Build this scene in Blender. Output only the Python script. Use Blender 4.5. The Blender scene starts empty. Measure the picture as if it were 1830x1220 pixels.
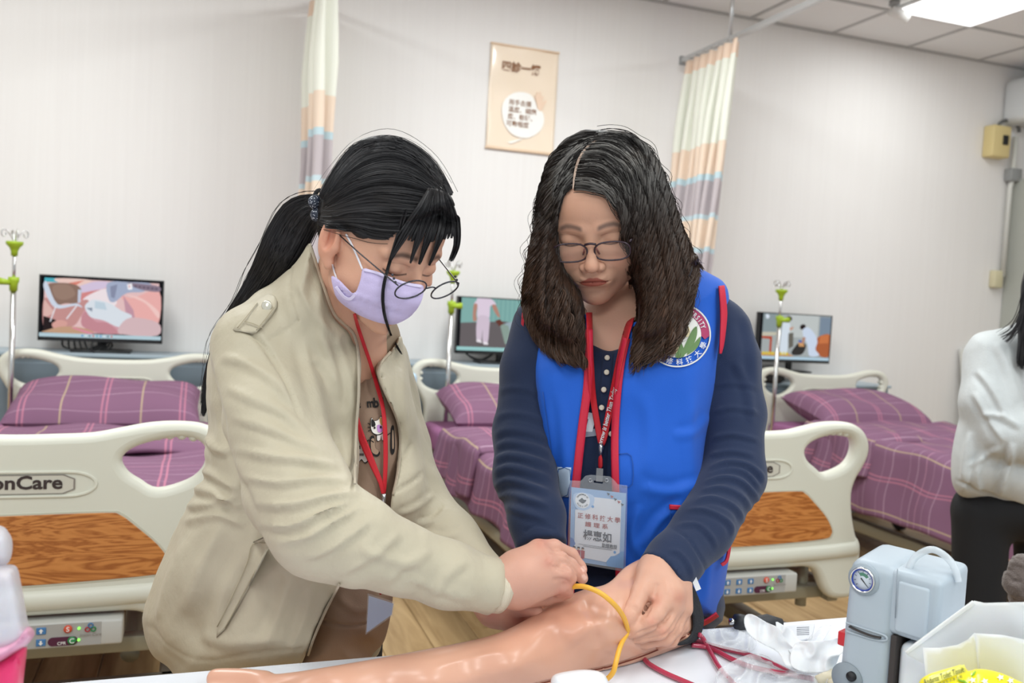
import bpy, bmesh, math, random
import numpy as np
from mathutils import Vector, Matrix
from mathutils.bvhtree import BVHTree
from mathutils.geometry import delaunay_2d_cdt
random.seed(7); RNG = np.random.default_rng(7)
SC = bpy.context.scene; COL = SC.collection
# ---------------------------------------------------------------- camera
FPX, IW, IH = 1580.0, 1830, 1220
_y, _p, _r = math.radians(19.5), math.radians(2.9), math.radians(3.2)
CF = np.array([math.sin(_y)*math.cos(_p), math.cos(_y)*math.cos(_p), -math.sin(_p)])
_R0 = np.array([math.cos(_y), -math.sin(_y), 0]); _U0 = np.cross(_R0, CF)
CR = math.cos(_r)*_R0 + math.sin(_r)*_U0; CU = -math.sin(_r)*_R0 + math.cos(_r)*_U0
CC = np.array([0, 0, 1.25])
cam = bpy.data.cameras.new('camera'); camo = bpy.data.objects.new('camera', cam); COL.objects.link(camo)
camo.matrix_world = Matrix(((CR[0], CU[0], -CF[0], 0), (CR[1], CU[1], -CF[1], 0), (CR[2], CU[2], -CF[2], 1.25), (0, 0, 0, 1)))
cam.sensor_width = 36; cam.lens = FPX/IW*36; cam.clip_start = 0.05
cam.dof.use_dof = True; cam.dof.focus_distance = 1.27; cam.dof.aperture_fstop = 5.8
SC.camera = camo
SC.view_settings.view_transform = 'Standard'; SC.view_settings.look = 'None'
SC.view_settings.exposure = 0.0; SC.view_settings.gamma = 1.0; SC.view_settings.use_curve_mapping = False
# ---------------------------------------------------------------- light
w = bpy.data.worlds.new('world'); SC.world = w; w.use_nodes = True
w.node_tree.nodes['Background'].inputs[0].default_value = (.90, .98, 1.02, 1)
w.node_tree.nodes['Background'].inputs[1].default_value = 0.64
def panel_light(x, y, power=24):
    l = bpy.data.lights.new('panel_light', 'AREA'); l.shape = 'RECTANGLE'; l.size = .58; l.size_y = 1.18
    l.energy = power; l.color = (.955, 1.0, .99)
    o = bpy.data.objects.new('panel_light', l); COL.objects.link(o); o.location = (x, y, 2.99)
PANELS = [(4.011, 3.63), (1.591, 3.02), (-.829, 3.02), (4.011, 1.2), (1.591, .60), (-.829, .60), (1.591, -1.3), (-.829, -1.3)]
for (x, y), e_ in zip(PANELS, (13, 46, 40, 26, 23, 25, 40, 40)): panel_light(x, y, e_)
# ---------------------------------------------------------------- helpers
def at(x, y, d): return CC + d*(CF + (x-915)/FPX*CR - (y-610)/FPX*CU)
def ray(x, y): return CF + (x-915)/FPX*CR - (y-610)/FPX*CU
def onY(x, y, Y): v = ray(x, y); return CC + v*(Y/v[1])
def onZ(x, y, Z): v = ray(x, y); return CC + v*((Z-1.25)/v[2])
M3 = np.array([CR, -CU, CF])            # world = CC + cam @ M3
def c2w(p): return CC + np.asarray(p) @ M3
def w2c(p): return (np.asarray(p)-CC) @ M3.T
def cam3(x, y, d): return np.array([(x-915)/FPX*d, (y-610)/FPX*d, d])
def s2l(c):
    c = np.asarray(c, float)/255
    return tuple(np.where(c < .04045, c/12.92, ((c+.055)/1.055)**2.4))
def H(s): return s2l([int(s[i:i+2], 16) for i in (0, 2, 4)])
MATS = {}
def mat(name, col='cccccc', rough=.5, spec=.5, metal=0, bump=None, vc=False, emit=0, alpha=1, trans=0, sub=0, var=0, vscale=5, sheen=0, coat=0, ior=1.45, aniso=None, stretch=(1, 1, 1), col2=None, subcol=None):
    if name in MATS: return MATS[name]
    m = bpy.data.materials.new(name); m.use_nodes = True; nt = m.node_tree; N = nt.nodes; L = nt.links
    b = N['Principled BSDF']; c = H(col) if isinstance(col, str) else col
    b.inputs['Base Color'].default_value = (*c, 1); b.inputs['Roughness'].default_value = rough
    b.inputs['Specular IOR Level'].default_value = spec; b.inputs['Metallic'].default_value = metal
    b.inputs['IOR'].default_value = ior
    if sheen: b.inputs['Sheen Weight'].default_value = sheen; b.inputs['Sheen Roughness'].default_value = .5
    if coat: b.inputs['Coat Weight'].default_value = coat
    if sub: b.inputs['Subsurface Weight'].default_value = sub; b.inputs['Subsurface Radius'].default_value = subcol or (.012, .005, .003); b.inputs['Subsurface Scale'].default_value = 1.0
    if alpha < 1: b.inputs['Alpha'].default_value = alpha
    if trans: b.inputs['Transmission Weight'].default_value = trans
    base = None
    if vc:
        a = N.new('ShaderNodeVertexColor'); a.layer_name = 'Col'; base = a.outputs['Color']
    if var or col2:
        tc = N.new('ShaderNodeTexCoord'); mp = N.new('ShaderNodeMapping'); mp.inputs['Scale'].default_value = stretch
        L.new(tc.outputs['Object'], mp.inputs[0]); nz = N.new('ShaderNodeTexNoise'); nz.inputs['Scale'].default_value = vscale; nz.inputs['Detail'].default_value = 5
        L.new(mp.outputs[0], nz.inputs['Vector'])
        mx = N.new('ShaderNodeMix'); mx.data_type = 'RGBA'; mx.inputs[6].default_value = (*c, 1)
        c2 = H(col2) if col2 else tuple(v*(1-var) for v in c)
        mx.inputs[7].default_value = (*c2, 1)
        if base:
            L.new(base, mx.inputs[6]); mu = N.new('ShaderNodeMix'); mu.data_type = 'RGBA'; mu.blend_type = 'MULTIPLY'; mu.inputs[0].default_value = 1
            L.new(base, mu.inputs[6]); mu.inputs[7].default_value = (1-var,)*3+(1,); L.new(mu.outputs[2], mx.inputs[7])
        rp = N.new('ShaderNodeMapRange'); rp.inputs[1].default_value = .35; rp.inputs[2].default_value = .65
        L.new(nz.outputs[0], rp.inputs[0]); L.new(rp.outputs[0], mx.inputs[0]); base = mx.outputs[2]
    if base: L.new(base, b.inputs['Base Color'])
    if emit:
        if base: L.new(base, b.inputs['Emission Color'])
        else: b.inputs['Emission Color'].default_value = (*c, 1)
        b.inputs['Emission Strength'].default_value = emit
    if bump:
        sc, st = bump[:2]; tc = N.new('ShaderNodeTexCoord'); mp = N.new('ShaderNodeMapping')
        mp.inputs['Scale'].default_value = bump[2] if len(bump) > 2 else (1, 1, 1)
        L.new(tc.outputs['Object'], mp.inputs[0]); nz = N.new('ShaderNodeTexNoise'); nz.inputs['Scale'].default_value = sc; nz.inputs['Detail'].default_value = bump[4] if len(bump) > 4 else 3
        L.new(mp.outputs[0], nz.inputs['Vector']); bp = N.new('ShaderNodeBump'); bp.inputs['Strength'].default_value = st; bp.inputs['Distance'].default_value = bump[3] if len(bump) > 3 else .002
        L.new(nz.outputs[0], bp.inputs['Height']); L.new(bp.outputs[0], b.inputs['Normal'])
    MATS[name] = m; return m
def emat(name, col, strength=1.0, vc=False):
    if name in MATS: return MATS[name]
    m = bpy.data.materials.new(name); m.use_nodes = True; nt = m.node_tree; nt.nodes.remove(nt.nodes['Principled BSDF'])
    e = nt.nodes.new('ShaderNodeEmission'); e.inputs[1].default_value = strength; e.inputs[0].default_value = (*(H(col) if isinstance(col, str) else col), 1)
    if vc:
        a = nt.nodes.new('ShaderNodeVertexColor'); a.layer_name = 'Col'; nt.links.new(a.outputs[0], e.inputs[0])
    nt.links.new(e.outputs[0], nt.nodes['Material Output'].inputs[0]); MATS[name] = m; return m
def root_loc(o):
    while o.parent: o = o.parent
    return np.array(o.location)
def mk(name, V, Fc, m, parent=None, smooth=True, cols=None, uv=None, angle=None, kind=None, label=None, cat=None, group=None):
    V = np.asarray(V, float)
    if parent is not None: V = V - root_loc(parent); off = None
    else: off = V.mean(0); off[2] = V[:, 2].min(); V = V-off
    me = bpy.data.meshes.new(name)
    if isinstance(Fc, np.ndarray):
        n, k = Fc.shape; me.vertices.add(len(V)); me.vertices.foreach_set('co', V.ravel())
        me.loops.add(n*k); me.loops.foreach_set('vertex_index', Fc.ravel().astype(np.int32))
        me.polygons.add(n); me.polygons.foreach_set('loop_start', np.arange(0, n*k, k, dtype=np.int32)); me.polygons.foreach_set('loop_total', np.full(n, k, np.int32))
        me.update(calc_edges=True)
    else: me.from_pydata([tuple(v) for v in V], [], [tuple(f) for f in Fc]); me.update()
    me.polygons.foreach_set('use_smooth', np.full(len(me.polygons), bool(smooth)))
    if smooth and angle: me.set_sharp_from_angle(angle=math.radians(angle))
    if cols is not None:
        a = me.color_attributes.new('Col', 'FLOAT_COLOR', 'POINT'); c = np.ones((len(V), 4)); c[:, :3] = cols; a.data.foreach_set('color', c.ravel())
    if uv is not None:
        ul = me.uv_layers.new(name='UVMap'); vi = np.empty(len(me.loops), np.int32); me.loops.foreach_get('vertex_index', vi); ul.data.foreach_set('uv', np.asarray(uv, float)[vi].ravel())
    if m: me.materials.append(m)
    o = bpy.data.objects.new(name, me); COL.objects.link(o)
    if parent is not None: o.parent = parent
    else: o.location = off
    tag(o, label, cat, group, kind); return o
def tag(o, label=None, cat=None, group=None, kind=None):
    if label: o['label'] = label
    if cat: o['category'] = cat
    if group: o['group'] = group
    if kind: o['kind'] = kind
    return o
def thing(name, label, cat, loc=(0, 0, 0), group=None, kind=None):
    o = bpy.data.objects.new(name, None); COL.objects.link(o); o.location = loc; o.empty_display_size = .05
    return tag(o, label, cat, group, kind)
class MB:
    def __init__(s): s.V = []; s.F = []; s.C = []; s.n = 0
    def add(s, V, Fc, col=None):
        V = np.asarray(V, float); s.V.append(V); s.F += [tuple(int(i)+s.n for i in f) for f in Fc]; s.n += len(V)
        s.C.append(np.tile(np.array(col if col is not None else (1, 1, 1), float), (len(V), 1)) if (col is None or np.ndim(col) == 1) else np.asarray(col)); return s
    def mk(s, name, m, parent=None, **k):
        return mk(name, np.concatenate(s.V), s.F, m, parent, cols=np.concatenate(s.C) if k.pop('vc', False) else None, **k)
def bm_out(bm):
    bm.normal_update(); V = np.array([v.co[:] for v in bm.verts]); bm.verts.index_update(); Fc = [[v.index for v in f.verts] for f in bm.faces]; bm.free(); return V, Fc
def box(x0, x1, y0, y1, z0, z1, bev=0, seg=2):
    bm = bmesh.new(); bmesh.ops.create_cube(bm, size=1)
    for v in bm.verts: v.co = ((x0+x1)/2+v.co.x*(x1-x0), (y0+y1)/2+v.co.y*(y1-y0), (z0+z1)/2+v.co.z*(z1-z0))
    if bev: bmesh.ops.bevel(bm, geom=bm.edges[:], offset=bev, segments=seg, affect='EDGES', profile=.5)
    return bm_out(bm)
def tube(P, r, n=8, cap=True, flat=1.0, up=None):
    P = np.asarray(P, float); m = len(P); r = np.broadcast_to(np.asarray(r, float), (m,))
    T = np.gradient(P, axis=0); T /= np.linalg.norm(T, axis=1)[:, None]+1e-12
    a = np.array(up if up is not None else ([0, 0, 1.] if abs(T[0][2]) < .9 else [1., 0, 0])); nrm = np.cross(T[0], a); nrm /= np.linalg.norm(nrm)
    V = []; ang = np.linspace(0, 2*np.pi, n, endpoint=False)
    for i in range(m):
        nrm = nrm-T[i]*(nrm@T[i]); nrm /= np.linalg.norm(nrm)+1e-12; b = np.cross(T[i], nrm)
        V.append(P[i]+r[i]*(np.cos(ang)[:, None]*nrm+flat*np.sin(ang)[:, None]*b))
    V = np.concatenate(V); Fc = []
    for i in range(m-1):
        for j in range(n):
            k = (j+1) % n; Fc.append((i*n+j, i*n+k, (i+1)*n+k, (i+1)*n+j))
    if cap: Fc.append(tuple(range(n-1, -1, -1))); Fc.append(tuple((m-1)*n+j for j in range(n)))
    return V, Fc
def lathe(prof, c, n=24, axis=2, frame=None):
    V = []; Fc = []; a = np.linspace(0, 2*np.pi, n, endpoint=False)
    for r, z in prof:
        ring = np.zeros((n, 3)); ring[:, 0] = r*np.cos(a); ring[:, 1] = r*np.sin(a); ring[:, 2] = z; V.append(ring)
    V = np.concatenate(V)
    for i in range(len(prof)-1):
        for j in range(n):
            k = (j+1) % n; Fc.append((i*n+j, i*n+k, (i+1)*n+k, (i+1)*n+j))
    Fc.append(tuple(range(n-1, -1, -1))); Fc.append(tuple((len(prof)-1)*n+j for j in range(n)))
    if frame is not None: V = V @ np.asarray(frame)
    elif axis == 1: V = V[:, [0, 2, 1]]*[1, -1, 1]
    elif axis == 0: V = V[:, [2, 0, 1]]
    return V+np.array(c), Fc
def spl(P, n=8, closed=False):
    P = np.asarray(P, float); m = len(P); out = []; t = np.linspace(0, 1, n, endpoint=False)[:, None]
    rng = range(m) if closed else range(m-1)
    for i in rng:
        if closed: a, b, c, d = P[(i-1) % m], P[i], P[(i+1) % m], P[(i+2) % m]
        else: a, b, c, d = P[max(i-1, 0)], P[i], P[i+1], P[min(i+2, m-1)]
        out.append(.5*((2*b)+(-a+c)*t+(2*a-5*b+4*c-d)*t*t+(-a+3*b-3*c+d)*t**3))
    out = np.concatenate(out)
    return out if closed else np.vstack([out, P[-1]])
def tmp_mesh(data):
    o = bpy.data.objects.new('tmp', data); COL.objects.link(o); dg = bpy.context.evaluated_depsgraph_get()
    me = o.evaluated_get(dg).to_mesh(); V = np.array([v.co[:] for v in me.vertices]).reshape(-1, 3); Fc = [tuple(p.vertices) for p in me.polygons]
    o.evaluated_get(dg).to_mesh_clear(); bpy.data.objects.remove(o); return V, Fc
def plate(loops, depth, bev, to3=lambda V: V, res=2):
    """closed 2D loops (first outer, rest holes) -> bevelled slab, thickness depth, local z = thickness"""
    cu = bpy.data.curves.new('c', 'CURVE'); cu.dimensions = '2D'; cu.fill_mode = 'BOTH'; cu.extrude = max(depth/2-bev, 0); cu.bevel_depth = bev; cu.bevel_resolution = res; cu.offset = -bev
    for lp in loops:
        s = cu.splines.new('POLY'); s.points.add(len(lp)-1); s.use_cyclic_u = True
        for i, p in enumerate(lp): s.points[i].co = (p[0], p[1], 0, 1)
    V, Fc = tmp_mesh(cu); bpy.data.curves.remove(cu); return to3(V), Fc
def text2d(s, size=1.0, bold=0.0, width=None, shear=0, space=1):
    cu = bpy.data.curves.new('t', 'FONT'); cu.body = s; cu.size = size; cu.align_x = 'CENTER'; cu.align_y = 'CENTER'; cu.offset = bold*size; cu.resolution_u = 3; cu.shear = shear; cu.space_character = space
    V, Fc = tmp_mesh(cu); bpy.data.curves.remove(cu)
    if len(V):
        c = (V.max(0)+V.min(0))/2; V = V-c
        if width: V[:, 0] *= width/max(1e-6, V[:, 0].max()-V[:, 0].min())
    return V, Fc
def xzY(Y, cx=0, cz=0, sgn=1): return lambda V: np.c_[V[:, 0]+cx, Y-V[:, 2]*sgn, V[:, 1]+cz]
# ---------------------------------------------------------------- room shell
def wall_mat():
    m = mat('wallpaper', 'e9e6e4', .75, .3, bump=(260, .15, (1, .1, .02))); nt = m.node_tree; N = nt.nodes; L = nt.links; b = N['Principled BSDF']
    tc = N.new('ShaderNodeTexCoord'); mp = N.new('ShaderNodeMapping'); mp.inputs['Scale'].default_value = (1, 1, .015); L.new(tc.outputs['Object'], mp.inputs[0])
    nz = N.new('ShaderNodeTexNoise'); nz.inputs['Scale'].default_value = 90; nz.inputs['Detail'].default_value = 2; L.new(mp.outputs[0], nz.inputs['Vector'])
    mx = N.new('ShaderNodeMix'); mx.data_type = 'RGBA'; mx.inputs[6].default_value = (*H('f3f1ef'), 1); mx.inputs[7].default_value = (*H('edeae8'), 1)
    L.new(nz.outputs[0], mx.inputs[0]); L.new(mx.outputs[2], b.inputs['Base Color']); return m
WM = wall_mat(); CZ = 3.025
mk('wall_back', *box(-3.6, 6.4, 4.75, 4.85, 0, CZ+.1), WM, kind='structure', smooth=False)
mk('wall_right', *box(6.3, 6.4, -.5, 4.75, 0, CZ+.1), WM, kind='structure', smooth=False)
mk('wall_left', *box(-3.7, -3.6, -.5, 4.85, 0, CZ+.1), WM, kind='structure', smooth=False)
mk('baseboard_back', *box(-3.6, 6.3, 4.735, 4.75, 0, .09), mat('baseboard', 'b9b2a8', .5), kind='structure', smooth=False)
# floor with planks
fl = mk('floor', *box(-3.6, 6.3, -.5, 4.85, -.06, -.012), mat('floor_base', '5a4a38', .8), kind='structure', smooth=False)
def plank_mat():
    m = mat('oak_plank', 'b08a5c', .38, .4); nt = m.node_tree; N = nt.nodes; L = nt.links; b = N['Principled BSDF']
    oi = N.new('ShaderNodeObjectInfo'); tc = N.new('ShaderNodeTexCoord'); ad = N.new('ShaderNodeVectorMath'); ad.operation = 'ADD'
    cm = N.new('ShaderNodeCombineXYZ'); mu = N.new('ShaderNodeMath'); mu.operation = 'MULTIPLY'; mu.inputs[1].default_value = 40; L.new(oi.outputs['Random'], mu.inputs[0]); L.new(mu.outputs[0], cm.inputs[2])
    L.new(tc.outputs['Object'], ad.inputs[0]); L.new(cm.outputs[0], ad.inputs[1]); mp = N.new('ShaderNodeMapping'); mp.inputs['Scale'].default_value = (14, 1.6, 1); L.new(ad.outputs[0], mp.inputs[0])
    nz = N.new('ShaderNodeTexNoise'); nz.inputs['Scale'].default_value = 1.6; nz.inputs['Detail'].default_value = 8; nz.inputs['Distortion'].default_value = .8; L.new(mp.outputs[0], nz.inputs[0])
    cr = N.new('ShaderNodeValToRGB'); cr.color_ramp.elements[0].position = .3; cr.color_ramp.elements[0].color = (*H('97784f'), 1); cr.color_ramp.elements[1].position = .7; cr.color_ramp.elements[1].color = (*H('c8a97c'), 1)
    L.new(nz.outputs[0], cr.inputs[0]); hs = N.new('ShaderNodeHueSaturation'); mr = N.new('ShaderNodeMapRange'); mr.inputs[3].default_value = .85; mr.inputs[4].default_value = 1.1
    L.new(oi.outputs['Random'], mr.inputs[0]); L.new(mr.outputs[0], hs.inputs['Value']); L.new(cr.outputs[0], hs.inputs['Color']); L.new(hs.outputs[0], b.inputs['Base Color']); return m
PM = plank_mat(); pv, pf = box(-.0885, .0885, -.599, .599, -.012, 0, .0015, 1)
pme = None
for i in range(54):
    for j in range(5):
        X = -3.5+.18*i+.09; Y = -.3+1.2*j+.4*(i % 3)
        if Y > 4.75-.6: continue
        if pme is None: o = mk('floor_plank', pv, pf, PM, fl, smooth=False); pme = o.data; pme.transform(Matrix.Translation(Vector(root_loc(fl))))
        else: o = bpy.data.objects.new('floor_plank', pme); COL.objects.link(o); o.parent = fl
        o.location = (X-fl.location[0], Y-fl.location[1], -fl.location[2])
for i in range(54):
    Y0 = [4.5, 3.7, 4.1][i % 3]; Y0 = {4.5: 3.9+.2, 3.7: 4.1, 4.1: 4.5}[Y0] if False else (-.3+1.2*3+.4*(i % 3)+.6 if -.3+1.2*4+.4*(i % 3) > 4.15 else -.3+1.2*4+.4*(i % 3)+.6)
    if 4.735-Y0 > .02: mk('floor_plank', *box(-3.5+.18*i+.0015, -3.5+.18*i+.1785, Y0+.001, 4.735, -.012, 0, .0015, 1), PM, fl, smooth=False)
# ceiling: tiles, grid, panels
ce = mk('ceiling', *box(-3.6, 6.3, -.5, 4.75, CZ+.03, CZ+.08), mat('ceiling_base', 'bdbdbb', .8), kind='structure', smooth=False)
TM = mat('mineral_tile', 'f0f0f0', .9, .2, bump=(180, .35)); tme = None
xs = [2.5015+.605*k for k in range(-10, 7)]; ys = [4.75-.515-.605*k for k in range(-1, 8)]
pan = set()
for x, y in PANELS:
    for dy in (-.3, .3): pan.add((round((x-.3025-2.5015)/.605), round((4.235-(y+dy)-.3)/.605)))
tb = []
for i in range(-10, 6):
    for j in range(-1, 8):
        x0 = 2.5015+.605*i; y1 = 4.235-.605*j; y0 = y1-.605
        if (i, j) in pan: continue
        if y1 > 4.75: tb.append((x0, y0)); continue
        if tme is None:
            o = mk('ceiling_tile', *box(-.292, .292, -.292, .292, 0, .018, .003, 1), TM, ce, smooth=False); tme = o.data; tme.transform(Matrix.Translation(Vector(root_loc(ce))))
        else: o = bpy.data.objects.new('ceiling_tile', tme); COL.objects.link(o); o.parent = ce
        o.location = (x0+.3025-ce.location[0], y0+.3025-ce.location[1], CZ+.006-ce.location[2])
for x0, y0 in tb: mk('ceiling_tile', *box(x0+.011, x0+.594, y0+.011, 4.745, CZ+.006, CZ+.024), TM, ce, smooth=False)
g = MB()
for x in xs: g.add(*box(x-.011, x+.011, -.5, 4.75, CZ, CZ+.012))
for y in ys: g.add(*box(-3.6, 6.3, y-.011, y+.011, CZ-.001, CZ+.011))
g.add(*box(-3.6, 6.3, 4.725, 4.75, CZ-.004, CZ+.02))
g.mk('ceiling_grid', mat('grid_bar', 'b9b9b8', .5), ce, smooth=False)
def panel(x, y, lab):
    t = thing('ceiling_panel_light', lab, 'ceiling light', (x, y, CZ), group='ceiling panel lights')
    f = MB()
    for a in ((-.3, -.285, -.6, .6), (.285, .3, -.6, .6), (-.3, .3, -.6, -.585), (-.3, .3, .585, .6)): f.add(*box(x+a[0], x+a[1], y+a[2], y+a[3], CZ-.006, CZ+.01))
    f.mk('frame', mat('panel_frame', 'f2f2f2', .4), t, smooth=False)
    mk('diffuser', *box(x-.285, x+.285, y-.585, y+.585, CZ-.001, CZ+.008), emat('panel_glow', 'ffffff', 3.0), t, smooth=False)
panel(*PANELS[0], 'bright white rectangular panel light set in the tiled ceiling')
t = thing('ceiling_lamp', 'small white round fitting hanging from ceiling beside the panel light', 'lamp', (3.62, 4.1, CZ))
mk('base', *lathe([(.0, 0), (.03, 0), (.03, -.02), (.012, -.03), (.012, -.05)][::-1], (3.62, 4.1, CZ)), mat('greyplastic', '9a9c9c', .4), t)
mk('lamp_head', *tube([(3.60, 4.1, CZ-.05), (3.70, 4.08, CZ-.085)], [.028, .033], 16), mat('whiteplastic', 'f0f0ee', .35), t)
# ---------------------------------------------------------------- curtains on rails
def curt_mat():
    m = mat('curtain_cloth', 'eeeeee', .8, .2); nt = m.node_tree; N = nt.nodes; L = nt.links; b = N['Principled BSDF']
    tc = N.new('ShaderNodeTexCoord'); sp = N.new('ShaderNodeSeparateXYZ'); L.new(tc.outputs['UV'], sp.inputs[0])
    cr = N.new('ShaderNodeValToRGB'); cr.color_ramp.interpolation = 'CONSTANT'; L.new(sp.outputs[1], cr.inputs[0])
    bands = [(0, 'eed5c0'), (.032, 'eff0e4'), (.238, 'efdac6'), (.312, 'c3d9e0'), (.328, 'c4bbbe'), (.41, 'cadce2'), (.42, 'f0dcc8'), (.49, 'c3d9e0'), (.503, 'c4bbbe'), (.585, 'cadce2'), (.597, 'f0dcc8'), (.665, 'c3d9e0'), (.68, 'c4bbbe'), (.76, 'cadce2'), (.772, 'f0dcc8')]
    while len(cr.color_ramp.elements) < len(bands): cr.color_ramp.elements.new(.5)
    for e, (p, c) in zip(cr.color_ramp.elements, bands): e.position = p
    for e, (p, c) in zip(cr.color_ramp.elements, bands): e.color = (*H(c), 1)
    L.new(cr.outputs[0], b.inputs['Base Color'])
    b.inputs['Subsurface Weight'].default_value = 0; return m
CM = curt_mat()
def curtain(X, Ya, Yb, ztop, zbot, lab, folds, amp, shear=0, squeeze=1.0, rail=True):
    t = thing('privacy_curtain', lab, 'curtain', (X, (Ya+Yb)/2, zbot))
    nu, nv = folds*16, 60; V = []; UV = []
    for j in range(nv+1):
        v = j/nv; z = ztop+(zbot-ztop)*v
        sq = 1+(squeeze-1)*min(1, v*1.3)
        for i in range(nu+1):
            u = i/nu; a = amp*(1+.25*math.sin(u*9+1))*(.55+.45*min(1, v*6)); ph = u*folds*2*math.pi+.5*math.sin(v*3+u*5)
            V.append((X+a*math.sin(ph)+.008*math.sin(v*11+u*30)+shear*v, (Ya+(Yb-Ya)*((u-.0)*sq))+.3*a*math.sin(2*ph+v*2), z-.006*math.sin(u*23))); UV.append((u, v))
    V = np.array(V); Fc = [(j*(nu+1)+i, j*(nu+1)+i+1, (j+1)*(nu+1)+i+1, (j+1)*(nu+1)+i) for j in range(nv) for i in range(nu)]
    o = mk('cloth', V, np.array(Fc), CM, t, uv=UV)
    md = o.modifiers.new('s', 'SOLIDIFY'); md.thickness = .003
    hk = mat('chrome', 'd8d8d8', .2, metal=1)
    for k in range(7):
        y = Ya+(Yb-Ya)*(k+.5)/7; a = np.linspace(0, 2*np.pi, 14)
        mk('hook', *tube(np.c_[np.full(14, X), y+.009*np.cos(a), ztop+.014+.012*np.sin(a)], .0018, 5, False), hk, t)
    return t
curtain(2.60, 4.60, 4.05, 2.655, .45, 'cream and peach striped curtain gathered on rail above the woman in blue vest', 7, .035, shear=-.10, squeeze=.82)
curtain(.50, 4.66, 4.12, 2.655, .45, 'cream and peach striped curtain behind the ponytailed woman, nearly edge on', 5, .050, squeeze=.95)
def rail(X, lab):
    t = thing('curtain_rail', lab, 'curtain rail', (X, 4.6, 2.68))
    am = mat('rail_alu', 'c9caca', .35, metal=.6)
    mk('track', *box(X-.014, X+.014, -.4, 4.66, 2.672, 2.70, .003, 1), am, t, smooth=False)
    mk('hanger_rod', *tube([(X, 4.17, 2.70), (X, 4.17, CZ)], .011, 12), am, t)
    mk('hanger_rod', *tube([(X, 1.8, 2.70), (X, 1.8, CZ)], .011, 12), am, t)
    mk('end_cap', *box(X-.02, X+.02, 4.655, 4.675, 2.66, 2.712, .003, 1), mat('greyplastic'), t)
rail(2.615, 'aluminium curtain rail hanging from the ceiling by a rod over the right bed gap')
rail(.515, 'aluminium curtain rail above the curtain behind the ponytailed woman')
mk('wall_hook', *tube([(2.525, 4.75, 1.955), (2.525, 4.73, 1.955), (2.525, 4.722, 1.98)], .009, 8), mat('whiteplastic'), label='tiny white hook on the wall left of the right curtain', cat='hook')
# ---------------------------------------------------------------- flat prints on planes
def pip(poly, mt, Y, mb, col, off=0):
    """polygon given on the plane y=Y (x,z pairs) with own layer offset"""
    V = np.array([(p[0], Y-off, p[1]) for p in poly]); vs = [Vector((p[0], p[1])) for p in poly]; n = len(vs)
    r = delaunay_2d_cdt(vs, [], [list(range(n))], 1, 1e-7)
    W = np.array([(v[0], Y-off, v[1]) for v in r[0]]); mb.add(W, r[2], H(col))
def pxpoly(pts, Y, ox=0, oy=0, s=1.0, smooth=True):
    q = np.array([onY(ox+a*s, oy+b*s, Y)[[0, 2]] for a, b in pts]); return spl(q, 5, True) if smooth and len(q) > 4 else q
# poster
t = thing('wall_poster', 'glossy beige poster with brown writing and a white round patch, on the wall', 'poster', (1.66, 4.74, 2.07))
PX0, PX1, PZ0, PZ1 = 1.459, 1.864, 2.068, 2.641
V = []; nu, nv = 24, 32; UVp = []
for j in range(nv+1):
    for i in range(nu+1):
        u, v = i/nu, j/nv
        V.append((PX0+(PX1-PX0)*u, 4.741-.0035*math.sin(v*9+u*3)*math.sin(u*7+1)*(1 if 0 < i < nu else .3)-.002, PZ0+(PZ1-PZ0)*v))
sheet = mk('sheet', np.array(V), np.array([(j*(nu+1)+i, j*(nu+1)+i+1, (j+1)*(nu+1)+i+1, (j+1)*(nu+1)+i) for j in range(nv) for i in range(nu)]), mat('poster_film', 'fae8d2', .22, .6, coat=.5), t)
sheet.modifiers.new('s', 'SOLIDIFY').thickness = .002
def ppx(x, y): return PX0+(PX1-PX0)*x, PZ1-(PZ1-PZ0)*y
mb = MB()
blob = spl([ppx(*p) for p in [(.20, .62), (.24, .52), (.36, .45), (.50, .43), (.62, .45), (.69, .52), (.72, .57), (.80, .60), (.83, .68), (.79, .77), (.68, .84), (.55, .87), (.38, .85), (.25, .76)]], 4, True)
pip(blob, None, 4.733, mb, 'fbfaf6'); pip([ppx(*p) for p in [(.30, .93), (.50, .88), (.52, .885), (.36, .94)]], None, 4.7332, mb, 'fcfaf5')
mb.mk('white_patch', mat('print', vc=True, rough=.4), t, vc=True, smooth=False)
hd = MB(); pip(spl([ppx(*p) for p in [(.72, .57), (.69, .49), (.66, .44), (.69, .45), (.70, .40), (.73, .44), (.75, .39), (.77, .45), (.80, .44), (.79, .50), (.85, .47), (.82, .53), (.77, .59)]], 2, True), None, 4.732, hd, 'f3d6bd')
hd.mk('hand_drawing', mat('print'), t, vc=True, smooth=False)
tx = MB(); CR_ = H('8a5a34')
def ptext(s, cx, cy, size, mb=tx, bold=.02):
    V, Fc = text2d(s, size, bold); x, z = ppx(cx, cy); mb.add(np.c_[V[:, 0]+x, np.full(len(V), 4.7315), V[:, 1]+z], Fc, CR_)
ptext('四診一觸', .45, .20, .058, bold=.025)
for k, s in enumerate(['用手去摸', '溫度、細緻', '度、軟硬、', '可動程度']): ptext(s, [.46, .50, .47, .44][k], .54+.068*k, .034, bold=.012)
tx.mk('lettering', mat('print'), t, vc=True, smooth=False, kind='stuff')
for z0, z1 in ((PZ1-.007, PZ1+.004), (PZ0-.004, PZ0+.009)): mk('edge_strip', *box(PX0-.003, PX1+.003, 4.733, 4.744, z0, z1, .002, 1), mat('strip', 'e9cdb0', .4), t)
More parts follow.
